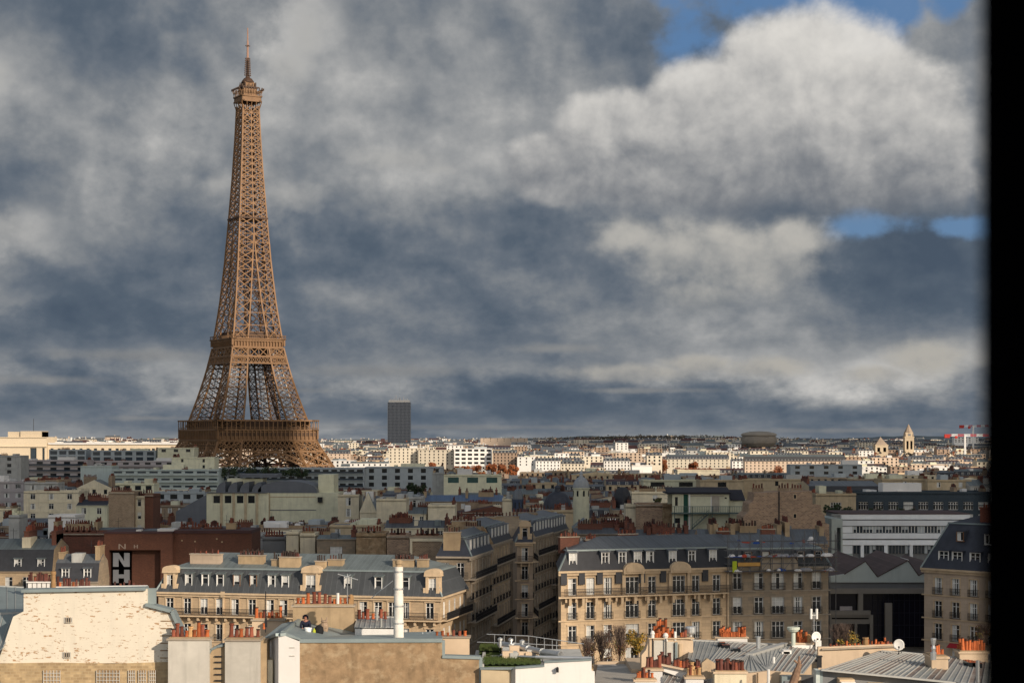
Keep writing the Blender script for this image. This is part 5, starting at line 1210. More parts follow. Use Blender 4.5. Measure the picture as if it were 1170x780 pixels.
# ------------------------------------------------------------------ landmarks beyond the tower
def palace():
    Y = 1700; gz = ground_z(Y); root = empty('sunlit_palace', (X(-20, Y), Y, gz)); tag(root, 'long sunlit cream palace with tall openings and raised pavilion, behind the shaded left flats', 'palace')
    x = lambda p: X(p, Y)-X(-20, Y); z = lambda p: Z(p, Y)-gz
    pm = mat('warm_palace_stone', (.62,.52,.38), var=.08, scale=.05)
    def body(pa, pb, zt, ya, yb, op):
        b = MB(); W = x(pb)-x(pa); T0 = lambda u, v, w: (x(pa)+u, ya+v, w)
        holes = [(x(p)-x(pa)-h_, x(p)-x(pa)+h_, z(540), z(tp)) for p, h_, tp in op]
        wall_grid(b, W, 0, zt, holes, T0, 1.5, 0, 1); b.box(x(pa), ya+1.6, 0, x(pb), yb, zt-.01); return b
    op = [(38, 3.0, 511.5), (49.5, 1.2, 511.5), (-6, 3, 511.5)]
    body(-20, 53, z(499), 0, 40, op).obj('pavilion', [pm, glassb], root)
    b = MB(); b.box(x(7), 6, z(499), x(46), 30, z(493)); b.box(x(22), 4, z(499), x(46), 30, z(492.3)); b.box(x(-20)-.5, -1.2, z(510.5), x(53)+.8, -.01, z(509.6)); b.box(x(-20)-.5, -.8, z(500), x(53)+.8, -.01, z(499)); b.obj('attic', pm, root)
    op = []; p = 58
    while p < 204: op.append((p, 1.5, 512)); p += 8.3
    body(53.3, 205, z(506.5), 4, 30, op).obj('wing', [pm, glassb], root)
    b = MB(); b.box(x(53)+.9, 2.6, z(507.5), x(205)+.5, 3.99, z(505.5))
    for p in (60, 96, 105, 140, 160, 183): b.box(x(p), 10, z(505.5), x(p+7), 18, z(504.3))
    b.obj('cornice', white, root)
    f = MB(); f.cyl((x(34.5), 12, z(493)), (x(34.5), 12, z(478)), .22, n=5); f.obj('flagpole', iron, root)
    FOOT.append((X(-25,Y), X(206,Y), Y-6, Y+45)); HERO.append((-20, 206, 527, Y))
    occ_jobs.append((Y, -20, 53, 499)); occ_jobs.append((Y, 53, 205, 506))
occ_jobs = []
palace()
def skyscraper():
    Y = 3600; gz = ground_z(Y); root = empty('dark_skyscraper', (X(443, Y), Y, gz)); tag(root, 'lone dark slab tower on the horizon right of the iron tower', 'skyscraper')
    W = X(468.8, Y)-X(443, Y); H = Z(459.5, Y)-gz; b = MB(); b.box(0, 0, 0, W, 22, H); dm = mat('dark_bronze_glass', (.018,.024,.036), rough=.35, var=.1, scale=.02, metallic=.2); lm = mat('dark_facade_rib', (.085,.098,.12), var=.1)
    b.obj('wall', dm, root)
    r_ = MB(); n = 17
    for i in range(n+1): x = W*i/n; r_.box(x-.35, -.9, 0, x+.35, -.01, H+1.2)
    for i in range(34): r_.box(0, -.3, H*i/34, W, -.02, H*i/34+.8)
    r_.obj('facade_rib', lm, root)
    t = MB(); t.box(1.5, 3, H, W-1.5, 18, H+4.5)
    for x, h_ in ((6, 8), (9, 6), (12, 9), (16, 14), (20, 9), (24, 10), (31, 11), (34, 7), (38, 8)): t.box(x-.5, 8, H+4, x+.5, 9, H+h_)
    t.obj('roof_plant', greyd, root)
    a = MB(); a.cyl((W*.5, 10, H+4), (W*.5, 10, H+52), .32, .2, 6); a.obj('antenna', mat('grey_mast', (.2,.24,.28)), root)
    FOOT.append((X(440,Y), X(472,Y), Y-10, Y+40))
skyscraper()
def reservoir():
    Y = 2700; gz = ground_z(Y); root = empty('round_building', (X(867, Y), Y, gz)); tag(root, 'drum shaped brown-grey concrete building with flared rings on the horizon', 'building')
    r_ = 20*Y/F; z = lambda p: Z(p, Y)-gz; b = MB()
    b.lathe((0,0,0), [(r_*.62, 0), (r_*.62, z(511)), (r_*.8, z(510)), (r_*.97, z(506)), (r_*.99, z(504)), (r_, z(503.2)), (r_, z(499)), (r_*.95, z(498.6)), (r_*.95, z(497.6)), (r_*1.02, z(497.4)), (r_*1.02, z(496)), (r_*.9, z(494.5)), (r_*.5, z(492.8)), (0, z(492.4))], 40); b.obj('wall', mat('brown_concrete', (.34,.30,.25), var=.15, scale=.03), root, smooth=False)
    k = MB()
    for i in range(48): a = 2*PI*i/48; k.box(r_*1.0*math.cos(a)-.3, r_*1.0*math.sin(a)-.3, z(503), r_*math.cos(a)+.3, r_*math.sin(a)+.3, z(499))
    k.obj('rib', mat('pale_concrete_rib', (.32,.29,.25)), root)
    FOOT.append((X(845,Y), X(890,Y), Y-25, Y+25)); 
reservoir()
def church():
    Y = 2300; gz = ground_z(Y); z = lambda p: Z(p, Y)-gz; sm = mat('sunlit_church_stone', (.58,.47,.33), var=.15, scale=.08); rm_ = mat('stone_spire', (.36,.28,.21), var=.2, scale=.1)
    root = empty('church_tower', (X(1038, Y), Y, gz)); tag(root, 'slender pale stone church tower with pointed spire on the right horizon', 'church tower')
    w = 5.2*Y/F; b = MB(); T = lambda u, v, q: (u-w, v-w, q)
    wall_grid(b, 2*w, 0, z(499), [(w*.35, w*.8, z(513), z(503.5)), (w*1.2, w*1.65, z(513), z(503.5))], T, 1, 0, 1); b.box(-w, -w+1, 0, w, w, z(499)); b.box(-w-.4, -w-.4, z(499.6), w+.4, w+.4, z(498.6)); b.box(-w*.85, -w*.85, z(498.6), w*.85, w*.85, z(494)); b.obj('shaft', [sm, glass], root)
    s = MB(); s.lathe((0,0,z(494)), [(w*1.0,0),(w*.8,2.2),(w*.45,6),(w*.12,z(485)-z(494)),(0,z(484.3)-z(494))], 8)
    for sx in (-1,1):
        for sy in (-1,1): s.lathe((sx*w*.8, sy*w*.8, z(498.6)), [(.8,0),(.8,2.5),(0,6)], 6)
    s.obj('spire', rm_, root)
    c = MB(); c.box(-w*.3, -w*.87, z(497.8), w*.3, -w*.8, z(495.4)); c.obj('clock', greyd, root)
    root = empty('domed_church_tower', (X(1006, Y), Y, gz)); tag(root, 'broad square church lantern with pyramid roof, left of the slender church tower', 'church tower')
    w = 7.2*Y/F; b = MB(); T = lambda u, v, q: (u-w, v-w, q); wall_grid(b, 2*w, 0, z(508), [(w*.3, w*.75, z(516), z(511)), (w*1.25, w*1.7, z(516), z(511))], T, .8, 0, 1); b.box(-w, -w+.8, 0, w, w, z(508)); b.box(-w-.5, -w-.5, z(508.5), w+.5, w+.5, z(507.8)); b.obj('shaft', [sm, glass], root)
    s = MB(); s.lathe((0,0,z(507.8)), [(w*1.35,0),(w*.75,4),(w*.2,8.2),(.3,9.4),(0,10.5)], 4, 0, PI/4, PI/4+2*PI); s.obj('roof', rm_, root)
    root = empty('church_nave', (X(1029, Y), Y-10, gz)); tag(root, 'steep dark church roof with white gable edges in front of the church tower', 'church')
    b = MB(); hw_ = 9*Y/F; b.prism([(-hw_, 0), (hw_, 0), (hw_, z(527)), (0, z(515)), (-hw_, z(527))], -12, 0); b.obj('wall', sm, root)
    s = MB(); 
    for sg in (-1, 1): s.slabq((0,-12.6,z(514.4)), (0,0,z(514.4)), (sg*hw_*1.1,0,z(528)), (sg*hw_*1.1,-12.6,z(528)), .4, 0)
    s.add([(-hw_*.75,-12.3,z(526)), (hw_*.75,-12.3,z(526)), (0,-12.3,z(517))], [(0,1,2)], 1); s.obj('roof', [white, slate], root)
    FOOT.append((X(995,Y), X(1050,Y), Y-30, Y+15)); HERO.append((998, 1046, 520, Y))
church()
def crane(pc0, pc1, py, Y, label):
    gz = ground_z(Y); root = empty('tower_crane', (X(pc1, Y), Y, gz)); tag(root, label, 'crane')
    z = Z(py, Y)-gz; L_ = X(pc1, Y)-X(pc0, Y); rd = mat('crane_red', (.5,.05,.04)); b = MB(); n = 14
    for i in range(n):
        x0_, x1_ = -L_+L_*i/n, -L_+L_*(i+1)/n; m_ = (i//2) % 2
        b.bar((x0_,0,z-.9), (x1_,0,z-.9), .6, m_); b.bar((x0_,0,z+.9), (x1_,0,z+.9), .6, m_); b.bar((x0_,0,z-.9), ((x0_+x1_)/2,0,z+.9), .4, m_); b.bar(((x0_+x1_)/2,0,z+.9), (x1_,0,z-.9), .4, m_)
    b.obj('jib', [rd, whitep], root)
    c = MB(); c.box(-L_-1, -1.2, z-3, -L_+5, 1.2, z+1.2); c.box(-L_+11, -1, z-3.6, -L_+14, 1, z-.8); c.obj('counterweight', rd, root)
    m_ = MB(); m_.box(-L_*.55-1, -1, 0, -L_*.55+1, 1, z); m_.obj('mast', whitep, root)
crane(1080, 1130, 497, 2100, 'red and white tower crane jib, the lower of the two at the right edge')
crane(1097, 1130, 486.5, 2500, 'red and white tower crane jib, the upper of the two at the right edge')

# sunlit buildings one can tell apart beyond the tower
warm = mat('sunlit_cream_stone', (.66,.59,.47), var=.08, scale=.03); warm2 = mat('sunlit_white_render', (.78,.76,.72), var=.06, scale=.03); warm3 = mat('sunlit_peach_stone', (.60,.47,.36), var=.08, scale=.03); warmb = mat('sunlit_brown_stone', (.36,.26,.19), var=.1, scale=.03); warmg = mat('sunlit_grey_stone', (.50,.49,.46), var=.1, scale=.03)
hb(519, 562, 512.5, 532, 1800, 'modern', 'white modern block with a grid of dark square windows behind the orange trees', wm=warm2, nfl=5, ww=4.2, gap=5.6, wh=2.2, fh=4.1)
hb(563, 591, 514, 545, 1790, 'haus', 'brown stone apartment house right of the white window-grid block', wm=warmb, nfl=6, gap=3, roofh=3)
hb(444, 478, 512, 535, 1820, 'flat', 'cream apartment house in stepped tiers, left of the green-roofed one', wm=warm, nfl=5, gap=4)
hb(478, 519, 514, 536, 1810, 'flat', 'cream apartment house with a green planted roof terrace', wm=warm, nfl=5, gap=4, name='terrace_building')
hb(591, 612, 522, 536, 1780, 'flat', 'white narrow apartment block right of the brown stone house', wm=warm2, nfl=3, gap=5)
hb(612, 640, 523, 538, 1775, 'haus', 'low white house with grey roof in the sunlit quarter', wm=warm2, roofh=3, nfl=3)
hb(641, 668, 526, 538, 1700, 'haus', 'long low sunlit villa with a row of tall windows', wm=warm, roofh=3, nfl=2)
hb(690, 720, 523, 537, 1750, 'haus', 'sunlit white house group left of the orange tree clump', wm=warm2, roofh=3, nfl=3)
hb(722, 745, 532, 541, 1400, 'flat', 'low white shed in front of the orange tree clump', wm=warm2, blank=True)
hb(762, 833, 519, 535, 1900, 'haus', 'long sunlit mansard row with many dormers, right of the orange tree clump', wm=warm, roofh=5, nfl=3, gap=4)
hb(851, 966, 519, 540, 1850, 'haus', 'long arcaded peach row under dark mansards, right part of the sunlit quarter', wm=warm3, roofh=7, nfl=4, gap=4)
hb(400, 444, 527, 536, 1500, 'haus', 'sunlit low white house with dark strip windows right of the tower foot', wm=warm2, roofh=1.5, nfl=2, gap=4)
hb(376, 400, 514, 522, 2000, 'haus', 'sunlit peach house beside the tower foot', wm=warm3, roofh=4, nfl=2, gap=4)
hb(1090, 1118, 499.5, 508, 3200, 'modern', 'pale hospital-like block under the cranes at the right', wm=warm2, nfl=3, gap=6, ww=3)
hb(549, 603, 500.5, 508, 3300, 'flat', 'broad sandy block on the horizon above the brown stone house', wm=warm3, nfl=2, gap=12)

# orange trees of the avenue, and others
for i, (pc, Y, pt, pb, w) in enumerate(((492, 1420, 527, 545, 13), (523, 1440, 530, 548, 15), (536, 1430, 531, 548, 13), (549, 1460, 530, 548, 15), (562, 1440, 529, 548, 14), (575, 1450, 529, 548, 15), (587, 1430, 530, 548, 12), (750, 1640, 521, 538, 20), (745, 1600, 525, 538, 14), (793, 1600, 525, 537, 11), (757, 1620, 524, 538, 14), (890, 1500, 532, 545, 18), (376, 1380, 532, 546, 14))):
    tree(pc, Y, pt, pb, w, (leafo, leafo2), 'rust-orange autumn tree in the avenue beyond the shaded roofs', 1100, group='orange autumn trees beyond the shaded roofs', lsz=.8)
for pc, Y, w, pt in ((262, 790, 22, 533), (285, 792, 24, 533.5), (308, 790, 20, 533.5), (332, 791, 22, 534), (345, 793, 16, 534), (478, 600, 18, 553), (470, 603, 14, 554)):
    tree(pc, Y, pt, pt+8, w, (leafg, leafg2), 'dark green hedge bush growing on a flat roof', 500, name='shrub', group='hedge bushes on the flat roofs', lsz=.4)
tree(752, 462, 568, 580, 9, (leafg2, leafy2), 'round olive bush on the terrace left of the stair building', 500, name='shrub', lsz=.25)
tree(952, 400, 576, 596, 20, (leafg, leafg2), 'dark leafy tree between the rubble wall and the white banded office', 900, lsz=.35)
for pc in (1045, 1032, 1000, 967): tree(pc, 425, 577 if pc == 1045 else 580, 588, 16, (leafg, leafg2), 'dark shrub on the terrace in front of the dark blue office', 450, name='shrub', group='shrubs along the dark office terrace', lsz=.3)
for pc, Y, pt, w in ((670, 214, 728, 30), (688, 209, 720, 32), (708, 205, 714, 34)):
    tree(pc, Y, pt, 775, w, (mat('brown_leaves', (.12,.05,.03)), leafy2), 'bare red-brown treetop in the row below the slate roofed house', 420, bare=1, group='bare treetops below the slate roofed house', lsz=.10)
tree(728, 178, 720, 775, 24, (leafy, leafy2), 'treetop with yellow leaves left of the orange pots', 900, lsz=.14)
tree(962, 190, 712, 775, 42, (leafy2, leafy), 'thin olive-yellow treetop below the modern glass front', 800, bare=1, lsz=.13)
tree(1124, 200, 712, 775, 22, (leafy2, mat('brown_leaves', (.12,.05,.03))), 'bare reddish treetop at the right edge', 120, bare=1, lsz=.12)
for i, pc in enumerate((700, 703, 725, 730, 790)): pass

# ------------------------------------------------------------------ fill the rest of the city, nearest first, leaving out what nothing shows
fr = random.Random(21)
WM_SH = [(cream, 3), (creamg, 2), (stone2, 4), (tanb, 4), (grey, 2), (redb2, 4), (cream2, 3), (stone, 2), (mauve, 1), (white, 1), (tanw, 2), (bluegrey, 1)]
RM_SH = [zinc, zincb, zincb, darkred, zinc]
def pick(l): 
    t = fr.uniform(0, sum(w for _, w in l))
    for m_, w in l:
        t -= w
        if t <= 0: return m_
    return l[0][0]
def clear(xa, xb, ya, yb):
    return not any(xa < b and xb > a and ya < d and yb > c for a, b, c, d in FOOT)
rows = []
Y = 335.0
while Y < 1120: rows.append(Y); Y += 14+Y*.016
fills = []
for Y in rows:
    x = -.30*Y-fr.uniform(0, 20)
    while x < .285*Y:
        W = fr.uniform(7, 18)*(1+(Y-300)/900); D = min(16, 10+Y*.01)
        yy = Y+fr.uniform(-3, 3)
        if clear(x, x+W, yy-1, yy+D+1) and not (sx(yy)-14 < x+W and x < sx(yy)+26 and yy < 365):
            z = fr.gauss(29.3, 1.6) if Y < 700 else fr.gauss(31, 1.9)
            pa, pb = 585+x*F/yy, 585+(x+W)*F/yy; py = 505+(EYE-z)*F/yy
            lim = max([b for a, c, b, hy in HERO if hy > yy and a < pb-1 and c > pa+1] or [0])
            if py < lim: py = lim+1
            if Z(py, yy) > 9: fills.append((yy, pa, pb, py, D))
        x += W+(0 if fr.random() < .8 else fr.uniform(2, 8))
for f_ in fills:
    yy, pa, pb, py, D = f_
    st = fr.choices(['haus', 'gable', 'flat', 'blank', 'modern'], [7, 1.5, 2, 2, 1.2 if yy < 700 else 2.5])[0]
    seed = fr.random(); wmm = pick(WM_SH) if st != 'blank' else fr.choice([tanb, rubble, redb2, cream, grey]); rmm = fr.choice(RM_SH); rzz = fr.uniform(-.12, .12) if fr.random() < .4 else 0
    J.append((yy, pa, pb, py, (lambda yy=yy, pa=pa, pb=pb, py=py, D=D, st=st, wmm=wmm, rmm=rmm, seed=seed, rzz=rzz: gb(pa, pb, py, yy, st, D=D, wm=wmm, rm=rmm, r=random.Random(seed), blank=(st == 'blank'), rz=rzz, nfl=2)), 'fill'))
# far city: nearest rows as single buildings, the rest as one mass
far_f = []; Y = 1370.0
while Y < 2700:
    x = -.29*Y
    while x < .28*Y:
        W = fr.uniform(12, 34); yy = Y+fr.uniform(-16, 16); D = 16
        if clear(x, x+W, yy-1, yy+D+1):
            z = ground_z(yy)+fr.gauss(21, 4); 
            if fr.random() < .07: z += 7
            pa, pb = 585+x*F/yy, 585+(x+W)*F/yy; py = 505+(EYE-z)*F/yy
            lim = max([b for a, c, b, hy in HERO if hy > yy and a < pb-1 and c > pa+1] or [0])
            if py >= lim-1: far_f.append((yy, pa, pb, max(py, lim), D))
        x += W+(0 if fr.random() < .6 else fr.uniform(4, 20))
    Y += 42+(Y-1370)*.03
WM_F = [(warm, 5), (warm2, 4), (warm3, 3), (warmb, 1.2), (warmg, 2)]
for yy, pa, pb, py, D in far_f:
    st = fr.choices(['haus', 'flat', 'modern'], [6, 2, 1.4])[0]; seed = fr.random(); wmm = pick(WM_F)
    J.append((yy, pa, pb, py, (lambda yy=yy, pa=pa, pb=pb, py=py, D=D, st=st, wmm=wmm, seed=seed: gb(pa, pb, py, yy, st, D=D, wm=wmm, rm=random.Random(seed).choice([zinc, zincb, darkred]), r=random.Random(seed), nfl=3, gap=4.0, ww=1.6, wh=1.8, name='distant_building')), 'fill'))
J.sort(key=lambda j: j[0])
nfill = {'mid': 0, 'far': 0}
for j in J:
    if len(j) > 5:
        a, b_ = max(0, int(j[1])), min(1135, int(j[2])); vis = sum(1 for i in range(a, b_) if j[3] < SKYL[i]-1.2)
        if vis < 3 or vis < .12*(b_-a): continue
        nfill['mid' if j[0] < 1300 else 'far'] += 1
    j[4](); occl(j[1]+1, j[2]-1, j[3]-.3)
print('FILL', nfill)
# the mass of the distant city up to the horizon
mass = MB(); mr = random.Random(5); MM = [warm, warm2, warm3, warmb, warmg, zinc, zincb, glass, darkred, leafo2, mat('distant_bare_trees', (.062,.056,.045), var=.2, scale=.02)]
Y = 2150.0
while Y < 6200:
    x = -.30*Y
    while x < .29*Y:
        W = mr.uniform(10, 42); yy = Y+mr.uniform(-14, 14); D = mr.uniform(10, 16)
        if clear(x, x+W, yy-1, yy+D+1) and mr.random() < .9:
            gz = ground_z(yy); bump = 9*math.exp(-((585+x*F/yy-790)/110)**2)*(1 if yy > 2600 else 0)+6*math.exp(-((585+x*F/yy-90)/60)**2)
            z = gz+mr.gauss(17, 3.4)+bump*.7; m_ = mr.choices([0,1,2,3,4], [4,4,2,1.2,2])[0]
            mass.box(x, yy, gz, x+W, yy+D, z, m_)
            if mr.random() < .7:
                rh = mr.uniform(1.5, 5); rm_ = mr.choice([5,6,6,8]); mass.add([(x,yy-.3,z),(x+W,yy-.3,z),(x+W,yy+D,z),(x,yy+D,z),(x+1,yy+D*.3,z+rh),(x+W-1,yy+D*.3,z+rh),(x+W-1,yy+D*.7,z+rh),(x+1,yy+D*.7,z+rh)], [(0,1,5,4),(1,2,6,5),(2,3,7,6),(3,0,4,7),(4,5,6,7)], rm_)
            for k in range(mr.randint(0, 3)): xx = x+mr.uniform(0, W-2); mass.box(xx, yy+3, z, xx+mr.uniform(1, 2.5), yy+6, z+mr.uniform(2, 6), mr.choice([0,1,2,4]))
            nb = int(W/4.5)
            for i in range(nb):
                for jf in range(3):
                    if mr.random() < .75: u = x+W*(i+.5)/nb; mass.box(u-.8, yy-.08, z-2.6-jf*3.2, u+.8, yy-.01, z-.9-jf*3.2, 7)
        elif mr.random() < .5:
            for k in range(26): p = Vector((x+mr.gauss(W/2, W*.3), yy+mr.uniform(0, 8), ground_z(yy)+mr.gauss(17, 4))); s = mr.uniform(1, 2.4); mass.add([p+Vector((-s,0,0)), p+Vector((0,mr.uniform(-1,1),s*.8)), p+Vector((s,0,0)), p+Vector((0,0,-s*.7))], [(0,1,2,3)], 9 if mr.random() < .4 else 10)
        x += W+(0 if mr.random() < .5 else mr.uniform(3, 25))
    Y += 34+(Y-2150)*.035
for i in range(9000):    # tree tops on the wooded ridge, right of centre
    px = mr.gauss(745, 85); yy = mr.uniform(4300, 5600); p = Vector((X(px, yy), yy, ground_z(yy)+mr.gauss(21, 3)+6*math.exp(-((px-760)/90)**2))); s = mr.uniform(.8, 2.6)
    mass.add([p+Vector((-s,0,0)), p+Vector((0,mr.uniform(-1,1),s*.8)), p+Vector((s,0,0)), p+Vector((0,0,-s*.7))], [(0,1,2,3)], 10)
tag(mass.obj('distant_city', MM), kind='stuff')

# ------------------------------------------------------------------ foreground roofs
def poly(pts, Y, th, name, m, root, base=(0,0,0)):
    b = MB(); b.prism([(X(p, Y), Z(q, Y)) for p, q in pts], Y, Y+th); o = b.obj(name, m, None); rel(o, root); return o
def rel(o, root):
    o.parent = root; o.location = Vector(o.location)-Vector(root.location)
def build(b, name, m, root, smooth=False): o = b.obj(name, m, None, smooth); rel(o, root); return o
def pstack(root, p0_, p1_, q0, q1, Y, d, m, npots, kinds=None, sc_=1.0, cap=trimg, rows=1, name='chimney', rz=0):
    """chimney stack seen between columns p0-p1 and rows q0 (top)-q1 (bottom)"""
    xa, xb = X(p0_, Y), X(p1_, Y); za, zb = Z(q1, Y), Z(q0, Y); w = xb-xa; b = MB()
    b.box(-w/2, 0, 0, w/2, d, zb-za); b.box(-w/2-.1, -.1, zb-za, w/2+.1, d+.1, zb-za+.13, 1); b.box(-w/2+.05, .05, zb-za+.13, w/2-.05, d-.05, zb-za+.2, 2)
    o = b.obj(name, [m, cap, tanc], None, loc=((xa+xb)/2, Y, za), rz=rz); rel(o, root)
    for r in range(rows): pots(o, -w/2+.15, w/2-.15, d*(r+.5)/rows, zb-za+.19, npots, kinds, .06, sc_)
    return o
def ribroof(root, tl, tr, br, bl, n, m, name='roof', th=.08, rib=.05, alt=None, part=True):
    """sheet roof through four corners (px, py, Y) with standing seams from eave to ridge"""
    a, b_, c, d = [Vector(P(*p)) for p in (tl, tr, br, bl)]; mb = MB(); mm = [m, zincrib, alt or m]; 
    for i in range(n):
        t0, t1 = i/n, (i+1)/n; A, B_, C, D_ = a.lerp(b_, t0), a.lerp(b_, t1), d.lerp(c, t1), d.lerp(c, t0)
        mb.slabq(A, B_, C, D_, th, 2 if (alt and rng.random() < .4) else 0)
    for i in range(n+1):
        t = i/n; A, D_ = a.lerp(b_, t), d.lerp(c, t); up = Vector((0,0,rib/2)); mb.bar(A+up, D_+up, rib, 1, h=rib*1.4)
    mb.bar(a, b_, .16, 1)
    return build(mb, name, mm, root)
def cap_line(mb, pts, th, w, m=0):
    for u, v in zip(pts, pts[1:]): mb.bar(P(*u), P(*v), w, m, h=th)

# -- white painted gable
root = empty('white_gable_house', (X(90, 128), 128, 0)); tag(root, 'flaked white painted brick gable with two tiny windows, bottom left corner', 'house')
up = [(-3, 757), (4, 738), (8, 725), (15, 704), (27, 698), (27, 675), (168, 672.5), (168, 690), (197, 697.5), (213, 731), (207, 757)]
b = MB(); b.prism([(X(p, 128), Z(q, 128)) for p, q in up], 128, 129); b.prism([(X(p, 128), Z(q, 128)) for p, q in [(-10, 800), (-3, 757.3), (60, 756.2), (130, 757.5), (207, 755), (207, 800)]], 127.9, 129.0, 1); 
b.box(X(0,128), 129, 0, X(190,128), 139, Z(800, 128), 1)
build(b, 'wall', [pbrick, tanstone], root)
b = MB()
for l in ([(27, 674, 128.4), (168, 671.5, 128.4)], [(168, 689.5, 128.4), (197.5, 697, 128.4), (213.5, 731, 128.4)], [(168, 671.5, 128.4), (168, 689.5, 128.4)]): cap_line(b, l, .22, 1.3)
b.bar(P(90, 670.3, 129.2), P(168, 669.3, 129.2), .5, 1, h=.12)
build(b, 'coping', [coping, white], root)
for (pa, pb, qa, qb) in ((73.8, 83.2, 704.5, 711), (72, 81.5, 744.3, 751)):
    f = MB(); xa, xb, za, zb = X(pa,128), X(pb,128), Z(qb,128), Z(qa,128); f.box(xa, 127.93, za, xb, 127.999, zb); f.box(xa+.08, 127.90, za+.08, xb-.08, 127.925, zb-.06, 1)
    for i in (1,2,3): xx = xa+(xb-xa)*i/4; f.box(xx-.025, 127.85, za, xx+.025, 127.9, zb, 2)
    build(f, 'window', [gstack, glass, trimg], root)
for (pa, pb) in ((50, 69), (110.5, 137), (147, 154.5), (158.5, 167), (170.5, 178)):
    f = MB(); xa, xb = X(pa,127.9), X(pb,127.9); zb = Z(765,127.9); za = Z(795,127.9); f.box(xa, 127.85, za, xb, 127.899, zb, 1); n = max(3, int((xb-xa)/.22))
    for i in range(n+1): xx = xa+(xb-xa)*i/n; f.box(xx-.02, 127.78, za, xx+.02, 127.82, zb)
    for k in range(7): zz = zb-.2-k*.25; f.box(xa, 127.77, zz-.02, xb, 127.83, zz+.02)
    build(f, 'window_grille', [gstack, tanw], root)
# quoin gaps in the right edge
f = MB()
for i in range(11): q = 700+i*8.4; f.box(X(191-i*.1,128)-.45, 127.97, Z(q+1.2,128), X(193.5,128)+.2, 127.998, Z(q,128))
build(f, 'toothing_gap', tanw, root)
ribroof(root, (-30, 668, 146), (27, 671, 146), (27, 698, 131), (-30, 700, 131), 6, coping, rib=.04)
ribroof(root, (-30, 702, 131), (27, 699.5, 131), (4, 738, 127.6), (-30, 770, 127.6), 5, coping, rib=.04)
b = MB(); b.box(X(-30,131), 131, 20, X(0,131), 145, Z(700,131)-.3); build(b, 'rear_wall', gstack, root)
# little row of white flues behind the gable
b = MB(); xa, xb = X(30,140), X(59,140); b.box(xa, 140, Z(665.5,140), xb, 140.9, Z(664,140))
for i in range(5): xx = xa+.1+(xb-xa-.5)*i/4; b.box(xx, 140.1, Z(674,140), xx+.28, 140.8, Z(665.5,140))
b.box(X(60,140), 140, Z(672,140), X(104,140), 140.8, Z(669.6,140)); o = build(b, 'chimney', white, root)
for i in range(7): pots(o, xa, xa, 0, 0, 0)
def ppots(root, pa, pb, q, Y, n, kinds, sc_=1.0, qb=None, d=.2):
    for i in range(n):
        t = (i+.5)/n; x_ = X(pa+(pb-pa)*t, Y)+rng.uniform(-.05,.05); z_ = Z(q+((qb or q)-q)*t, Y)
        o = link('chimney_pot', pot_mesh(rng.choice(kinds)), None, (x_, Y+d+rng.uniform(-.08,.08), z_), rng.uniform(0,6)); o.rotation_euler.x = rng.uniform(-.05,.05); o.rotation_euler.y = rng.uniform(-.06,.06); s = sc_*rng.uniform(.85,1.1); o.scale = (s,s,s*rng.uniform(.85,1.2)); rel(o, root)
ppots(root, 31, 58, 664, 140, 9, [5,1,8], .75); ppots(root, 63, 103, 669.6, 140, 11, [5,1,8,0], .75)
o = link('chimney_pot', pot_mesh(4), None, P(61, 674, 140)); o.scale = (1.1,1.1,2.6); rel(o, root)
ppots(root, 128, 166, 671.5, 131, 7, [5,8,1], .6)

# -- the two pale cement stacks and the tan wall with rungs between them
root = empty('twin_stack_house', (X(245, 122), 126.5, 0)); tag(root, 'house end with two broad pale cement chimney stacks crowded with red pots', 'house')
pstack(root, 192, 239, 731, 800, 126.5, 1.1, gstack, 9, [0,1,2,3,6,4], 1.0, trimg)
pstack(root, 257, 297, 732, 800, 126.5, 1.8, gstack, 6, [0,1,2,3], 1.0, trimg)
b = MB(); b.prism([(X(p,126.9), Z(q,126.9)) for p, q in ((239, 800), (239, 748), (243, 741), (250, 737.5), (257.5, 736), (257.5, 800))], 126.9, 128.1)
b.box(X(297,126.9)+.01, 127.0, 20, X(305,126.9), 128.4, Z(731,126.9), 1); b.box(X(192,127), 129.3, 0, X(305,127), 138, Z(772,127)); build(b, 'wall', [tanc, tanc], root)
b = MB(); cap_line(b, [(239, 747.5, 127.4), (243, 740.5, 127.4), (250, 737, 127.4), (257, 735.5, 127.4)], .15, 1.3); build(b, 'coping', coping, root)
b = MB()
for q in (749.5, 756, 763, 770, 777): b.box(X(245,126.8), 126.78, Z(q+.7,126.8), X(253.5,126.8), 126.89, Z(q-.7,126.8))
build(b, 'rung', iron, root)
shr = MB()

# -- long tan wall house with the roof the man works on
root = empty('tan_wall_house', (X(420, 126), 126, 0)); tag(root, 'house with a long stained tan wall and teal zinc edging, bottom centre', 'house')
b = MB(); Yw = 126
b.prism([(X(p,Yw), Z(q,Yw)) for p, q in ((342.5, 800), (342.5, 732), (505, 731.5), (505.2, 749.5), (549, 751), (549, 800))], Yw, Yw+.5)
b.prism([(X(p,Yw), Z(q,Yw)) for p, q in ((318.5, 800), (318.5, 725.5), (323, 724.8), (342.6, 730.5), (342.6, 800))], Yw-.15, Yw+.6, 1)
b.add([P(318.4, 725.5, Yw-.15), P(318.4, 800, Yw-.15), P(304, 800, 131), P(304, 731, 131)], [(0,1,2,3)], 1)
b.box(X(320,Yw), Yw+.6, 0, X(548,Yw), 136, Z(790,Yw), 1)
build(b, 'wall', [tanw, white], root)
b = MB(); b.box(X(307.5,128), 127.2, Z(785,128), X(313,128), 129.4, Z(752,128)); build(b, 'buttress', cream, root)
b = MB()
for q in (738.5, 748): b.box(X(331,Yw-.15), Yw-.2, Z(q+.9,Yw), X(337,Yw), Yw-.152, Z(q,Yw))
build(b, 'plaster_scar', gstack, root)
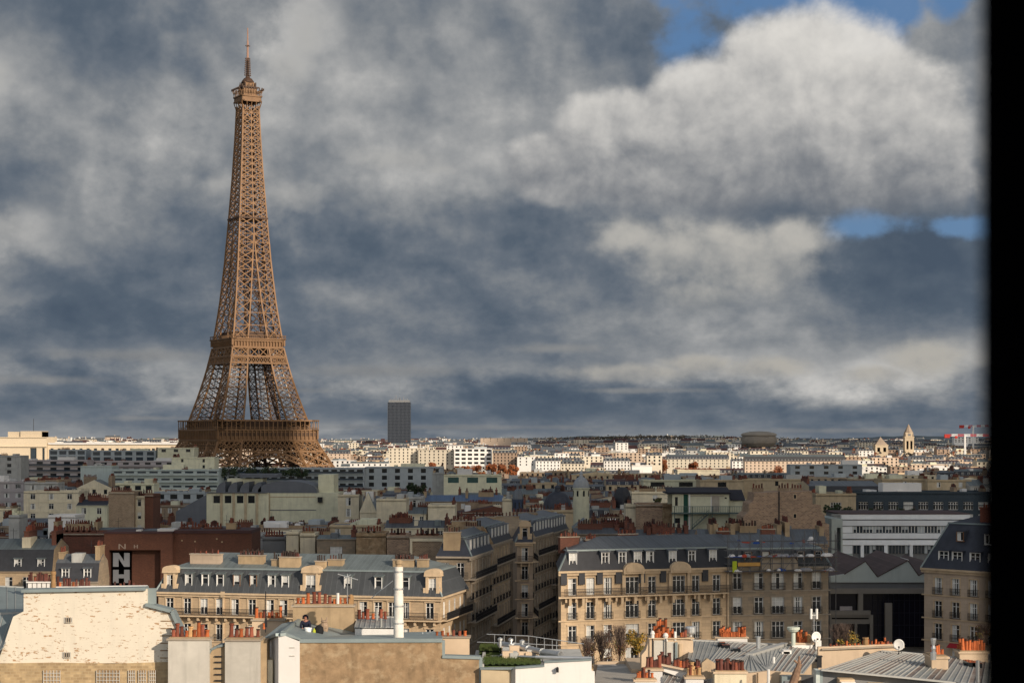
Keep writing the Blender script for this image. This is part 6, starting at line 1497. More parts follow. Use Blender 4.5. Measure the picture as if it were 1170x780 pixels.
b = MB(); cap_line(b, [(342, 731, Yw+.3), (505.5, 730.5, Yw+.3)], .26, .8); cap_line(b, [(505.5, 749, Yw+.3), (549.5, 750.3, Yw+.3)], .2, .8); b.bar(P(505.8,731,Yw+.3), P(505.8,749,Yw+.3), .3, 0); b.bar(P(549.3,750.5,Yw+.1), P(549.3,800,Yw+.1), .22, 0)
cap_line(b, [(304, 731, 131), (319, 724.5, Yw-.1), (326, 723.5, Yw+.1), (343, 730, Yw+.1)], .2, .5); build(b, 'coping', coping, root)
b = MB(); Zr = Z(725, 127)
b.slabq(P(300,729,131.5), P(322,712,138), P(345,706.5,140), P(322,724,126.3), .15); b.slabq(P(322,724,126.3), P(345,706.5,140), P(405,722,137), P(344,730.5,126.3), .15)
b.slabq(P(344,730.3,126.4), P(405,722.5,137), P(505,721,137), P(505,730.3,126.4), .15); b.bar(P(323,722.5,126.6), P(345,706,139.5), .25)
build(b, 'roof', coping, root)
pstack(root, 334.5, 404, 693, 730, 137.5, 1.4, tanc, 11, [0,1,2,0,6,1,3], .95, trimg)
b = MB(); b.cyl(P(386, 692, 138), P(386, 677, 138), .11, n=8); build(b, 'flue', whitep, root)
b = MB(); b.box(X(398.5,138), 138, Z(692,138), X(403.5,138), 138.6, Z(684,138)); b.lathe(P(401,684,138.3), [(.2,0),(.22,.2),(.1,.35),(0,.36)], 8); build(b, 'flue', pot_y, root)
pstack(root, 288, 324, 709, 730, 141, 1.0, peach, 7, [0,1,2,6,3], .95, trimg)
ppots(root, 300, 302, 718.5, 137, 1, [0], .8)
b = MB(); b.cyl(P(303.5, 722, 136), P(303.5, 675, 136), .035, n=6); b.box(X(302.5,136), 135.95, Z(716,136), X(305,136), 136.1, Z(706,136)); build(b, 'mast', iron, root)
b = MB(); b.box(X(405.5,133), 133, Z(730,133), X(452,133), 134, Z(717,133)); build(b, 'parapet', white, root)
ribroof(root, (409, 704.5, 142), (452, 705, 142), (453, 717, 133), (405, 716.5, 133), 8, zincl, rib=.05)
ppots(root, 408, 443, 707, 139, 7, [0,1,2], .95); b = MB(); b.cyl(P(435.5,716,134), P(435.5,706,134), .09, n=8); b.cyl(P(430.5,708,137),P(430.5,694,137),.1,n=8); build(b, 'flue', zincl, root)
for nm, mtl, l in (('antenna', steel, [((397,655),(397,700)),((386,655.5),(409,662)),((393,661),(401,656))]),):
    b = MB()
    for u, v in l: b.cyl(P(*u, 138), P(*v, 138), .035, n=5)
    build(b, nm, mtl, root)
b = MB(); x0, x1 = X(497,131), X(536,131); b.box(x0, 131, Z(752,131), x1, 132.4, Z(728.5,131)); b.box(x0-.1, 130.9, Z(728.5,131), x1+.1, 132.5, Z(727.3,131), 1); o = build(b, 'chimney', [peach, trimg], root)
ppots(root, 495.5, 535, 727.3, 131.6, 6, [0,1,0], .85)
b = MB(); b.cyl(P(424,683,131), P(449,663,131), .03, n=5); b.cyl(P(474,729,134), P(497,720,134), .03, n=5); b.cyl(P(483,729,134), P(483,722,134), .03, n=5); build(b, 'stay_wire', steel, root)

root = empty('vent_pipe', P(455.5, 729, 129)); tag(root, 'tall thick white vent pipe with a brown cap, standing on the zinc edge', 'vent pipe')
H = (729-647)*129/F; b = MB(); b.lathe((0,0,0), [(.36,0),(.36,H*.25),(.33,H*.255),(.33,H*.62),(.31,H*.625),(.31,H),(.25,H),(.25,H-.5)], 16); build2 = b.obj('pipe', mat('mottled_white_pipe', (.72,.69,.63), var=.15, scale=1.6, patch=(.5,(.5,.45,.38)), ps=1.2), root)
b = MB(); b.lathe((0,0,H), [(.27,-.1),(.2,.15),(.26,.2),(.26,.42),(.12,.5),(0,.5)], 10); b.obj('cap', tanc, root)
b = MB()
for i in range(4): b.lathe((0,0,H*(.2+.24*i)), [(.345,0),(.375,.02),(.375,.1),(.345,.12)], 16)
b.obj('collar', steel, root)

# -- green roof house
root = empty('green_roof_house', (X(620, 125), 125, 0)); tag(root, 'white rendered block with sedum roof, bottom centre right', 'house')
b = MB(); Yg = 125
b.prism([(X(p,Yg), Z(q,Yg)) for p, q in ((589, 800), (589, 762.5), (622, 760), (622, 755.8), (676, 753), (676, 766), (679.5, 767), (679.5, 800))], Yg, Yg+.4, 0)
b.box(X(549.5,Yg), Yg+.5, 0, X(584,Yg), Yg+1, Z(763.5,Yg), 1); b.add([P(584,763.5,Yg+.5), P(589,762,Yg), P(589,800,Yg), P(584,800,Yg+.5)], [(0,1,2,3)], 2)
b.box(X(540,126), Yg+1.1, 0, X(660,126), 137.5, Z(766,125), 2); build(b, 'wall', [white, cream2, gstack], root)
b = MB(); b.box(X(538,125.5)+1.2, 126.1, Z(766,125)+.01, X(670,125.5), 137.5, Z(764.5,125)); b.box(X(549.5,126), 126.4, Z(764.5,125), X(553,126), 137.2, Z(760,125.5)); build(b, 'roof', grey, root)
zt_ = Z(764.5, 125)
for (pa, ya, yb, pb) in ((551, 126.6, 131.2, 618), (537.5+10, 133.6, 137.3, 577)):
    g_ = MB(); xa, xb = X(pa, ya), X(pb, ya); nx, ny = 34, 6
    gz_ = zt_+(.16 if ya < 130 else .3)
    for i in range(nx):
        for j in range(ny):
            q = [(xa+(xb-xa)*(i+a)/nx, ya+(yb-ya)*(j+c)/ny, gz_+.05*math.sin((i+a)*1.7+(j+c)*2.3)*math.cos((j+c)*1.1)) for a, c in ((0,0),(1,0),(1,1),(0,1))]; g_.add(q, [(0,1,2,3)])
    g_.box(xa, ya, zt_, xb, yb, gz_-.12); gr_ = random.Random(4)
    for k in range(1500): p = Vector((gr_.uniform(xa,xb), gr_.uniform(ya,yb), gz_)); h_ = gr_.uniform(.08,.28); a = gr_.uniform(-.1,.1); g_.add([p+Vector((-.02,0,0)), p+Vector((.02,0,0)), p+Vector((a,gr_.uniform(-.05,.05),h_))], [(0,1,2)])
    build(g_, 'sedum_bed', grassm, root)
b = MB(); gr_ = random.Random(8)
for k in range(26):
    p = Vector(P(gr_.uniform(578, 615), gr_.uniform(744, 756), gr_.uniform(130, 134))); s = gr_.uniform(.12,.4); b.box(p.x-s, p.y-.2, zt_, p.x+s, p.y+.2, zt_+gr_.uniform(.3,1.0), gr_.choice([0,1,2]))
build(b, 'roof_clutter', [peach, steel, grey], root)
b = MB(); pts = [P(571,735.5,134), P(588,738,132.5), P(604,741,131), P(620,744.5,129.5), P(641,747.5,128)]
for u, v in zip(pts, pts[1:]): b.cyl(u, v, .24, n=12); b.cyl(Vector(v)-(Vector(v)-Vector(u)).normalized()*.12, v, .29, n=12)
for px, q in ((571.5,731), (583.5,731.5), (596.5,733.5)): c_ = P(px, q, 132.5); b.cyl((c_[0],c_[1],c_[2]-.5), c_, .12, n=8); b.lathe(c_, [(.2,0),(.2,.14),(0,.24)], 8)
for u in pts: b.cyl((u[0],u[1],zt_), (u[0],u[1],u[2]-.2), .04, n=5)
b.cyl(P(572,748,131), P(641,752,128), .1, n=8); b.cyl(P(612,750,128), P(676,751.5,127), .12, n=8); build(b, 'duct', steel, root, smooth=False)
b = MB()
for px, qa, qb in ((565,724,740), (576,724.5,742), (589,725,744), (604,726,746), (613,727.5,747), (622,729,747), (631,731,748), (636,732,750)): b.cyl(P(px,qa,137), P(px,qb,137), .035, n=5)
for u, v in (((556,724,137),(604,726,137)), ((604,726,137),(667,735,136)), ((545,733,137),(604,735,137)), ((604,735,137),(640,737,137))): b.cyl(P(*u), P(*v), .03, n=5)
build(b, 'railing', steel, root)
b = MB(); c_ = P(637, 762.5, 124.95); b.cyl((c_[0], 124.6, c_[2]), (c_[0], 125, c_[2]), .08, n=8); b.box(c_[0]-.1, 124.7, c_[2]-.28, c_[0]+.08, 124.8, c_[2]-.02); build(b, 'wall_light', iron, root)
b = MB(); cap_line(b, [(589,762,125.2), (622,759.6,125.2)], .1, .6); cap_line(b, [(622,755.3,125.2), (676,752.5,125.2)], .1, .6); cap_line(b, [(549,763,125.7), (589,763,125.5)], .12, .5); build(b, 'coping', coping, root)

# -- tiled roof and the pot-crowded stacks
root = empty('pot_crowded_house', (X(750, 128), 128, 0)); tag(root, 'house with crowded white chimney stacks and flat grey tiled roof, bottom right of centre', 'house')
b = MB(); b.slabq(P(683,758.5,146), P(742,757.5,146), P(732,792,124), P(676,792,124), .2); build(b, 'roof', tiles, root)
b = MB(); b.bar(P(682,757.8,146.2), P(742,756.8,146.2), .35); b.box(X(676,150), 146.3, 0, X(742,150), 147, Z(760,146)); build(b, 'roof_ridge', peach, root)
b = MB(); Ys = 137; b.prism([(X(p,Ys), Z(q,Ys)) for p, q in ((733, 765), (733, 748), (738, 742), (742, 729), (746, 728), (792, 731.5), (792, 765))], Ys, Ys+1.6); 
b.box(X(747,Ys), Ys-.12, Z(757,Ys), X(760,Ys), Ys-.01, Z(731,Ys), 1); b.box(X(761.5,Ys), Ys-.12, Z(757,Ys), X(770,Ys), Ys-.01, Z(732.5,Ys), 1); b.box(X(771,Ys), Ys-.3, Z(757,Ys), X(774,Ys), Ys-.01, Z(733,Ys), 2); b.box(X(776,Ys), Ys-.1, Z(757,Ys), X(779,Ys), Ys-.01, Z(735,Ys), 3)
b.box(X(741,Ys), Ys-.15, Z(729.5,Ys), X(793,Ys), Ys+1.75, Z(728.2,Ys), 3); cho = build(b, 'chimney', [peach, gstack, coping, trim], root)
for x_ in (745.5, 760.8):
    f = MB(); f.cyl(P(x_,760,Ys-.3), P(x_,729,Ys-.3), .05, n=6); build(f, 'flue', iron, root)
for r, dd in ((0,.3),(1,.7),(2,1.15)): ppots(root, 748, 763, 728, Ys, 8, [0,3,6,0], .8, d=dd); 
ppots(root, 748, 762, 721.5, Ys, 7, [0,3], .8, d=1.0)
for dd in (.3,.9): ppots(root, 763, 770, 729.5, Ys, 5, [0,3,6], .8, d=dd)
ppots(root, 778, 784, 727.5, Ys, 3, [1,0], .8)
for c_, r0 in ((P(745.5,725,Ys), .14), (P(760.5,727.5,Ys), .17)):
    f = MB(); f.lathe(c_, [(r0,-.3),(r0,0),(r0*1.3,.1),(r0*.8,.3),(0,.35)], 10); build(f, 'flue', white, root)
f = MB(); c_ = P(789,732,Ys+.8); f.cyl(c_, (c_[0],c_[1],c_[2]+.5), .12, n=8); f.lathe((c_[0],c_[1],c_[2]+.5), [(.15,0),(.38,.08),(.42,.2),(.42,.5),(.36,.6),(0,.62)], 14); build(f, 'vent_cowl', steel, root)
f = MB(); f.cyl(P(771.5,731,Ys), P(771.5,721,Ys), .1, n=8); build(f, 'flue', whitep, root)
# white stacks
b = MB(); Y2 = 130; b.prism([(X(p,Y2), Z(q,Y2)) for p, q in ((754,765), (754,758), (789,765.5), (804,768), (804,780), (797,780))], Y2, Y2+1.0); cap_line(b, [(753,757.5,Y2+.4),(788,764.5,Y2+.4),(805,767,Y2+.4)], .12, 1.4, 1); build(b, 'chimney', [white, peach], root)
ppots(root, 755, 766, 757.5, Y2, 5, [5,8,1], .85, 759.5); ppots(root, 756, 767, 757, Y2, 5, [5,8,1], .85, 759.5, d=.7); ppots(root, 770, 793, 760, Y2, 7, [1,0,1,4], .95, 765); ppots(root, 796, 801, 764.5, Y2, 2, [1,5], .85)
pstack(root, 737, 757, 766, 800, 126, 1.0, white, 6, [1,5,2,1], .85, peach, rows=1); pstack(root, 725.5, 749, 778, 800, 123, 1.0, white, 7, [1,2,5,0], .85, peach); pstack(root, 783.5, 804, 775, 800, 123.5, 1.0, white, 6, [1,2,5,4], .9, peach)
pstack(root, 816.5, 853, 769, 800, 125, 1.2, cream, 8, [5,1,8,1], .95, peach, rows=2)
ribroof(root, (755, 768, 131), (800, 779, 129), (785, 800, 122), (738, 795, 122), 9, zincl, alt=zincr)
ribroof(root, (800, 779, 128), (818, 774, 128), (822, 800, 122), (780, 800, 122), 4, zincl, alt=zincr)
b = MB(); b.box(X(735,126), 138.7, 0, X(810,140), 146, Z(790,126)); b.prism([(X(p,127), Z(q,127)) for p, q in ((853,800),(853,769),(878,766),(905,768),(905,800))], 127, 127.4, 0); b.prism([(X(p,128), Z(q,128)) for p, q in ((802,800),(802,757),(808,752),(818,758),(816,800))], 128, 128.6, 1); build(b, 'wall', [peach, trim], root)
b = MB(); b.bar(P(866,768,126.95), P(866,800,126.95), .05); b.cyl(P(878,764,126), P(878,785,126), .1, n=8, m=1); b.cyl(P(884,750,129), P(884,757,129), .1, n=8, m=1); build(b, 'downpipe', [tanw, whitep], root)
b = MB(); b.box(X(893,126), 125.9, Z(800,126), X(910,126), 126.9, Z(772,126)); b.box(X(896,126), 125.8, Z(800,126), X(907,126), 125.89, Z(777,126), 1); build(b, 'dormer', [coping, greyd], root)

# -- striped zinc roofs
root = empty('striped_zinc_house', (X(860, 132), 132, 0)); tag(root, 'house with light striped zinc roof slopes and a fan shaped hip, bottom right', 'house')
ribroof(root, (790, 731.5, 145), (828, 733, 145), (815, 762, 129), (786, 752, 133), 7, zincl, rib=.035)
ribroof(root, (828, 733, 145), (899, 737.5, 145), (846, 757, 131), (806, 762, 128), 13, zincl, alt=zincr)
ribroof(root, (853, 748.5, 133.5), (857, 747.5, 134), (853, 766, 127.5), (834, 763, 127.5), 4, zincl)
ribroof(root, (857, 747.5, 134), (858, 747.5, 134), (878, 766.5, 127.5), (853, 766, 127.5), 4, zincl)
ribroof(root, (899, 736.5, 145), (940, 741, 145), (918, 768, 127.5), (878, 766.5, 127.5), 9, zincl, alt=zincr)
ribroof(root, (857, 747.5, 134), (899, 736.5, 145), (878, 766.5, 127.4), (877, 766.5, 127.5), 7, zincl)
b = MB(); b.bar(P(856,747.5,133.8), P(897,735,145), .55, 0, h=.2); b.bar(P(832,755.5,131), P(850,751,133), .4, 0, h=.2); cap_line(b, [(790,730.8,145),(899,736.3,145),(941,740.5,145)], .12, .3); build(b, 'ridge_flashing', zincrib, root)
b = MB(); b.box(X(802,131), 145.2, 0, X(940,140), 147, Z(741,145)); b.box(X(810,128), 129, 0, X(918,128), 145, Z(775,128)); build(b, 'wall', peach, root)
b = MB(); b.cyl(P(866.5,740,138), P(866.5,728,138), .17, n=10); b.lathe(P(866.5,728,138), [(.2,0),(.2,.08),(0,.14)], 10); build(b, 'flue', steel, root)
for c_ in ((824,736.5,142),(829,739,141),(841,743,139),(897,746.5,139),(899,745.3,139)):
    b = MB(); p = P(*c_); b.box(p[0]-.3, p[1]-.4, p[2]-.05, p[0]+.3, p[1]+.4, p[2]+.22); build(b, 'rooflight', glass if c_[0] < 890 else white, root)
b = MB(); b.box(X(820,146), 146, Z(740,146), X(854,146), 147.2, Z(728.5,146)); b.box(X(817,146), 145.9, Z(728.5,146), X(855.5,146), 147.3, Z(727.6,146), 1); build(b, 'chimney', [white, peach], root)
for dd in (.2,.55,.9): ppots(root, 824, 852, 727.3, 146, 15, [0,3,0,3,6], .72, 727, d=dd)
b = MB(); b.box(X(905,144), 144, Z(741,144), X(936,144), 145, Z(735.5,144)); b.box(X(904,144), 143.9, Z(735.5,144), X(931,144), 145.1, Z(734,144), 1); b.box(X(931,144), 143.8, Z(741,144), X(938,144), 145, Z(731,144)); build(b, 'chimney', [white, peach], root)
for dd in (.3,.7): ppots(root, 911, 926, 731.5 if dd > .5 else 733.8, 144, 6, [0,3,0,4], .85, d=dd)
b = MB(); c_ = P(906.5,737,143); b.cyl(c_, (c_[0],c_[1],Z(722,143)), .16, n=9); b.lathe((c_[0],c_[1],Z(722,143)), [(.2,0),(.38,.1),(.44,.22),(.5,.24),(.5,.42),(0,.46)], 16); build(b, 'vent_cowl', mat('pale_green_cowl', (.55,.6,.52)), root)
def dish(pc, qc, Y, r_px, rz, label):
    c = P(pc, qc, Y); root = empty('satellite_dish', (c[0], c[1], c[2]-1.2), rz); tag(root, label, 'satellite dish'); r_ = r_px*Y/F; b = MB()
    vs = []; n = 20; prof = [(0, .0), (.5, -.06), (.8, -.14), (1, -.22)]
    for rr_, d in prof[1:]:
        for i in range(n): a = 2*PI*i/n; vs.append((rr_*r_*math.cos(a), d*r_, 1.2+rr_*r_*1.06*math.sin(a)))
    b.add([(0, 0, 1.2)]+vs, [(0, 1+i, 1+(i+1) % n) for i in range(n)]+[(1+j*n+i, 1+j*n+(i+1) % n, 1+(j+1)*n+(i+1) % n, 1+(j+1)*n+i) for j in range(2) for i in range(n)]); o = b.obj('dish', whitep, root, smooth=True); md = o.modifiers.new('thickness', 'SOLIDIFY'); md.thickness = .03
    b = MB(); b.cyl((0,.1,0), (0,.1,1.2), .035, n=6); b.cyl((0,0,1.2-r_), (0,-r_*.9,1.05), .02, n=5); b.box(-.06,-r_*.9-.05,.98,.06,-r_*.9+.08,1.12); b.cyl((-.3,.5,0), (0,.1,.6), .03, n=5); b.obj('bracket', iron, root)
dish(932, 727, 143.5, 5.8, .25, 'round white satellite dish on the pale chimney between the two striped roofs')
dish(1027, 736, 136, 6.2, -.2, 'round white satellite dish at the ridge of the ribbed zinc roof, farther right')
b = MB(); root = empty('roof_antenna', P(930, 724, 144)); tag(root, 'short mast with twin white aerial cylinders above the left satellite dish', 'antenna')
b.cyl((0,0,0), (0,0,1.7), .04, n=6); b.obj('mast', steel, root); b = MB()
for dx in (-.22,.22): b.cyl((dx,0,1.2), (dx,0,2.0), .10, n=8)
b.bar((-.25,0,1.5), (.25,0,1.5), .05); b.obj('aerial', whitep, root)

root = empty('ribbed_roof_house', (X(1040, 126), 126, 0)); tag(root, 'house under a long ribbed zinc roof with rust stains, bottom right corner', 'house')
ribroof(root, (1008, 743.5, 138), (1066, 748.5, 138), (1034, 773, 120), (942, 765, 120), 14, zincl, alt=zincr, rib=.06)
ribroof(root, (1066, 748.5, 138), (1160, 758, 138), (1170, 787, 120), (1034, 773, 120), 17, zincl, alt=zincr, rib=.05)
b = MB(); cap_line(b, [(938,764.5,119.8),(1034,773.5,119.8),(1175,788,119.8)], .12, .3); cap_line(b, [(1030,744.5,138),(1066,748,138),(1160,757.3,138)], .1, .3); build(b, 'gutter', zincrib, root)
b = MB(); b.prism([(X(p,137), Z(q,137)) for p, q in ((938,770),(938,741),(1021,737.5),(1032,738.5),(1032,745),(1008,745),(942,768))], 138.2, 138.8); b.prism([(X(p,120.5), Z(q,120.5)) for p, q in ((938,800),(938,766),(1034,774),(1172,789),(1172,800))], 120.4, 121, 1)
b.box(X(940,122), 121, 0, X(1170,122), 138, Z(810,120), 1); build(b, 'wall', [peach, greyd], root)
b = MB(); cap_line(b, [(938,740.6,138.5),(1021,737.2,138.5),(1032,738,138.5)], .12, 1.0); build(b, 'coping', trimg, root)
ppots(root, 948, 973, 740.5, 138.3, 7, [0,1,3], .6, 740); ppots(root, 974, 999, 739.5, 138.3, 5, [0,3], .6, 738.5); ppots(root, 1000, 1019, 738, 138.3, 9, [0,3,1], .6, 737.5); ppots(root, 990, 991, 738.5, 138.3, 1, [4], 1.2)
b = MB(); b.box(X(930,121), 120.2, Z(800,121), X(934.5,121), 121.2, Z(763.5,121)); b.box(X(934.5,121), 120.3, Z(800,121), X(938,121), 121.2, Z(765,121), 1); build(b, 'corner_post', [mat('pale_green_sheet', (.55,.6,.57)), coping], root)
for pa, pb, q in ((957,974,774), (992,1009,779.5)):
    b = MB(); b.box(X(pa,120), 119.2, Z(800,120), X(pb,120), 120.3, Z(q,120), 0); b.box(X(pa+2,120), 119.15, Z(800,120), X(pb-2,120), 119.19, Z(q+5,120), 1); b.box(X(pa+1,120), 118.9, Z(q+3.5,120), X(pb,120), 119.2, Z(q+2.2,120), 2); build(b, 'dormer', [trim, glass, white], root)
pstack(root, 1064.5, 1083.5, 752, 776, 128, 2.2, peach, 5, [3,0,3], .75, peach)
b = MB(); c_ = P(1066.5,752,127.6); b.cyl(c_, (c_[0],c_[1],Z(737,127.6)), .09, n=7); b.lathe((c_[0],c_[1],Z(745,127.6)), [(.2,-.5),(.22,0),(.12,.1),(.18,.3),(.1,.5),(.2,.9),(.2,1.0),(0,1.02)], 10); build(b, 'vent_cowl', steel, root)
pstack(root, 1096.5, 1129, 746, 756, 137, 1.6, peach, 13, [3,0,3,6], .8, peach, rows=2)
b = MB(); b.cyl(P(1117,779,118.5), P(1117,754,118.5), .13, n=8); build(b, 'vent_pipe', steel, root)
for c_ in ((1106,756,133),(1110,756.5,133),(1114,757,133)):
    b = MB(); p = P(*c_); b.box(p[0]-.22, p[1]-1.2, p[2]-.5, p[0]+.22, p[1]+.6, p[2]+.12); build(b, 'rooflight', glass, root)
p = P(939,757,128)
root = empty('leaning_flue', P(903, 790, 121)); tag(root, 'rough brown leaning flue pipe with a crooked top, among the striped zinc roofs', 'flue')
b = MB(); H = (790-749)*121/F
prev = Vector((0,0,0))
for i, (dx, zf, r_) in enumerate(((.15,.2,.30),(.35,.45,.27),(.5,.65,.23),(.62,.8,.17),(.56,.9,.10),(.6,1,.06))):
    q = Vector((dx,0,H*zf)); b.cyl(prev, q, r_*1.1, r_, 8); prev = q
b.cyl((.5,0,H*.8), (.25,0,H*.88), .08, n=6); b.obj('pipe', mat('rough_brown_clay', (.24,.15,.10), var=.35, scale=4, bump=.5), root)
root = empty('black_cowl', P(936, 762, 124)); tag(root, 'small black sheet metal cowl beside the pale green corner post', 'cowl')
b = MB(); b.box(-.15,-.15,0,.15,.15,.75); b.box(-.3,-.05,.4,-.14,.1,.55); b.box(-.2,-.2,.72,.2,.2,.8); b.obj('cowl_body', iron, root)

# -- things by the man
def thing1(name, label, cat, px, py, Y, fn, m):
    root = empty(name, P(px, py, Y)); tag(root, label, cat); b = MB(); fn(b); b.obj({'bucket':'bucket_body'}.get(name, name+'_body'), m, root); return root
YM = 133.0
thing1('bucket', 'white plastic bucket in front of the kneeling roofer', 'bucket', 352, 723, 131.5, lambda b: (b.lathe((0,0,0), [(0,0),(.20,0),(.26,.36),(.28,.36),(.28,.40),(.24,.40),(.19,.04),(0,.04)], 18)), mat('white_plastic', (.8,.8,.8), rough=.4, var=.03))
thing1('work_bag', 'black work bag to the right of the roofer', 'bag', 364.5, 724, 131.8, lambda b: (b.lathe((0,0,0), [(0,0),(.30,.02),(.34,.2),(.3,.5),(.16,.62),(.05,.66),(0,.7)], 9), b.bar((-.15,0,.6),(.15,0,.75),.04)), mat('black_canvas', (.012,.012,.014), var=.2))
thing1('yellow_bottle', 'small yellow-green bottle between the bucket and the black bag', 'bottle', 359, 724, 131.6, lambda b: b.lathe((0,0,0), [(0,0),(.11,0),(.12,.25),(.05,.34),(.05,.42),(0,.42)], 10), mat('yellow_green_plastic', (.45,.5,.05), rough=.4, var=.05))
thing1('yellow_cloth', 'crumpled yellow and red cloth left of the white bucket', 'cloth', 344.5, 724, 131.6, lambda b: b.lathe((0,0,0), [(0,0),(.24,.01),(.2,.09),(.12,.15),(0,.17)], 7), mat('yellow_cloth', (.5,.30,.04), var=.4, scale=6))
root = empty('chimney_cowl', P(370.5, 727, 134)); tag(root, 'brown clay cowl with two little horns like an owl, right of the black bag', 'cowl')
b = MB(); b.lathe((0,0,0), [(.24,0),(.19,.15),(.24,.35),(.32,.65),(.30,.9),(.2,1.05),(.26,1.12),(.22,1.2),(0,1.22)], 12); b.cyl((-.16,0,1.15),(-.2,0,1.45),.06,.03,6); b.cyl((.16,0,1.15),(.2,0,1.45),.06,.03,6); b.cyl((-.2,-.22,.7),(.2,-.22,.7),.1,n=6); b.obj('cowl_body', mat('brown_clay', (.33,.24,.17), var=.35, scale=4), root)

# -- the roofer: kneeling, bent towards the viewer, dark hooded jacket, red face, arms down to the work
def skin(name, pts, edges, m, parent, lv=2):
    me = bpy.data.meshes.new(name); me.from_pydata([p[:3] for p in pts], edges, []); me.materials.append(m)
    o = bpy.data.objects.new(name, me); col.objects.link(o); o.parent = parent
    s = o.modifiers.new('skin', 'SKIN'); s.use_smooth_shade = True
    for i, p in enumerate(pts): me.skin_vertices[0].data[i].radius = (p[3], p[4] if len(p) > 4 else p[3])
    me.skin_vertices[0].data[0].use_root = True
    ss_ = o.modifiers.new('subdiv', 'SUBSURF'); ss_.levels = lv; ss_.render_levels = lv
    return o
man = empty('person', P(349.5, 726, 133.2)); man.scale = (1.15, 1.15, 1.15); tag(man, 'person kneeling on the zinc roof in a dark hooded jacket, bent over a white bucket', 'person')
skc = mat('ruddy_skin', (.42,.19,.14), var=.1, scale=8); jk = mat('navy_jacket', (.012,.015,.035), rough=.8, var=.3, scale=5, bump=.3); tr = mat('dark_trousers', (.02,.02,.025), var=.2, scale=4)
# pelvis, spine, neck, head as one; legs folded; arms
pts = [(0,.10,.32,.15,.13),(0,0,.55,.15,.11),(0,-.12,.80,.15,.10),(0,-.19,.96,.10,.08),(0,-.24,1.06,.05,.05),(0,-.29,1.16,.095,.11),(0,-.30,1.25,.085,.10),
       (-.12,.06,.26,.11),(-.17,-.28,.12,.085),(-.15,.12,.07,.06),(-.15,.28,.05,.04),(.12,.06,.26,.11),(.18,-.26,.14,.085),(.15,.12,.07,.06),(.15,.28,.05,.04),
       (-.20,-.16,.93,.075),(-.31,-.24,.66,.055),(-.15,-.46,.50,.042),(-.10,-.54,.46,.035),(.20,-.16,.93,.075),(.31,-.24,.66,.055),(.16,-.46,.50,.042),(.10,-.54,.46,.035)]
ed = [(0,1),(1,2),(2,3),(3,4),(4,5),(5,6),(0,7),(7,8),(8,9),(9,10),(0,11),(11,12),(12,13),(13,14),(3,15),(15,16),(16,17),(17,18),(3,19),(19,20),(20,21),(21,22)]
skin('body', pts, ed, skc, man)
jp = [(0,.10,.40,.20,.18),(0,0,.58,.225,.185),(0,-.12,.80,.245,.18),(0,-.19,1.0,.16,.15),(-.20,-.15,.93,.11),(-.32,-.24,.66,.085),(-.18,-.44,.51,.065),(.20,-.15,.93,.11),(.32,-.24,.66,.085),(.18,-.44,.51,.065)]
skin('jacket', jp, [(0,1),(1,2),(2,3),(3,4),(4,5),(5,6),(3,7),(7,8),(8,9)], jk, man)
tp = [(0,.10,.32,.19,.17),(-.12,.06,.26,.125),(-.17,-.28,.12,.10),(-.15,.12,.08,.075),(.12,.06,.26,.125),(.18,-.26,.14,.10),(.15,.12,.08,.075)]
skin('trousers', tp, [(0,1),(1,2),(2,3),(0,4),(4,5),(5,6)], tr, man)
for sg in (-1, 1):     # boots
    skin('boot', [(sg*.15,.16,.07,.06),(sg*.15,.30,.06,.055),(sg*.15,.36,.05,.045)], [(0,1),(1,2)], iron, man, 1)
b = MB()   # hood, open towards the face
hc = Vector((0,-.27,1.17)); n = 14
for j in range(6):
    for i in range(n):
        def hp(ii, jj):
            a = PI*(-.18+1.36*ii/n); e = PI*.5*(jj/6)
            r_ = .175; return (hc.x+r_*math.cos(a)*math.cos(e*.9), hc.y-.04+.21*math.sin(e), hc.z+.02+r_*1.18*math.sin(a)*math.cos(e*.9))
        b.add([hp(i,j), hp(i+1,j), hp(i+1,j+1), hp(i,j+1)], [(0,1,2,3)])
ho = b.obj('hood', jk, man, smooth=True); md = ho.modifiers.new('t', 'SOLIDIFY'); md.thickness = .03
b = MB()   # face: eyes, brow, nose, mouth
for sg in (-1,1): b.lathe((sg*.035,-.405,1.205), [(0,-.012),(.014,0),(0,.012)], 8, 1); b.bar((sg*.015,-.405,1.232), (sg*.055,-.395,1.232), .012, 1)
b.add([(-.018,-.395,1.16),(.018,-.395,1.16),(0,-.44,1.168),(0,-.405,1.215)], [(0,1,2),(0,2,3),(1,3,2)], 0); b.box(-.028,-.408,1.128,.028,-.396,1.138,2)
b.obj('face', [skc, black, mat('lips', (.3,.07,.06))], man)
for sg in (-1,1):     # hands: palm and five fingers each, curled over the bucket rim
    hx, hy, hz = sg*.10, -.54, .46
    skin('hand', [(hx,hy,hz,.035,.022),(hx-sg*.01,hy-.05,hz-.02,.038,.02)], [(0,1)], skc, man, 1)
    for k in range(4):
        fx = hx-sg*.01+(k-1.5)*.019; L_ = (.05,.06,.055,.042)[k]
        skin('finger', [(fx,hy-.05,hz-.02,.009),(fx,hy-.05-L_*.6,hz-.03,.0085),(fx,hy-.05-L_*.85,hz-.055,.008),(fx,hy-.045-L_*.75,hz-.08,.007)], [(0,1),(1,2),(2,3)], skc, man, 1)
    skin('thumb', [(hx-sg*.03,hy-.01,hz-.01,.011),(hx-sg*.055,hy-.035,hz-.02,.01),(hx-sg*.05,hy-.06,hz-.035,.009)], [(0,1),(1,2)], skc, man, 1)

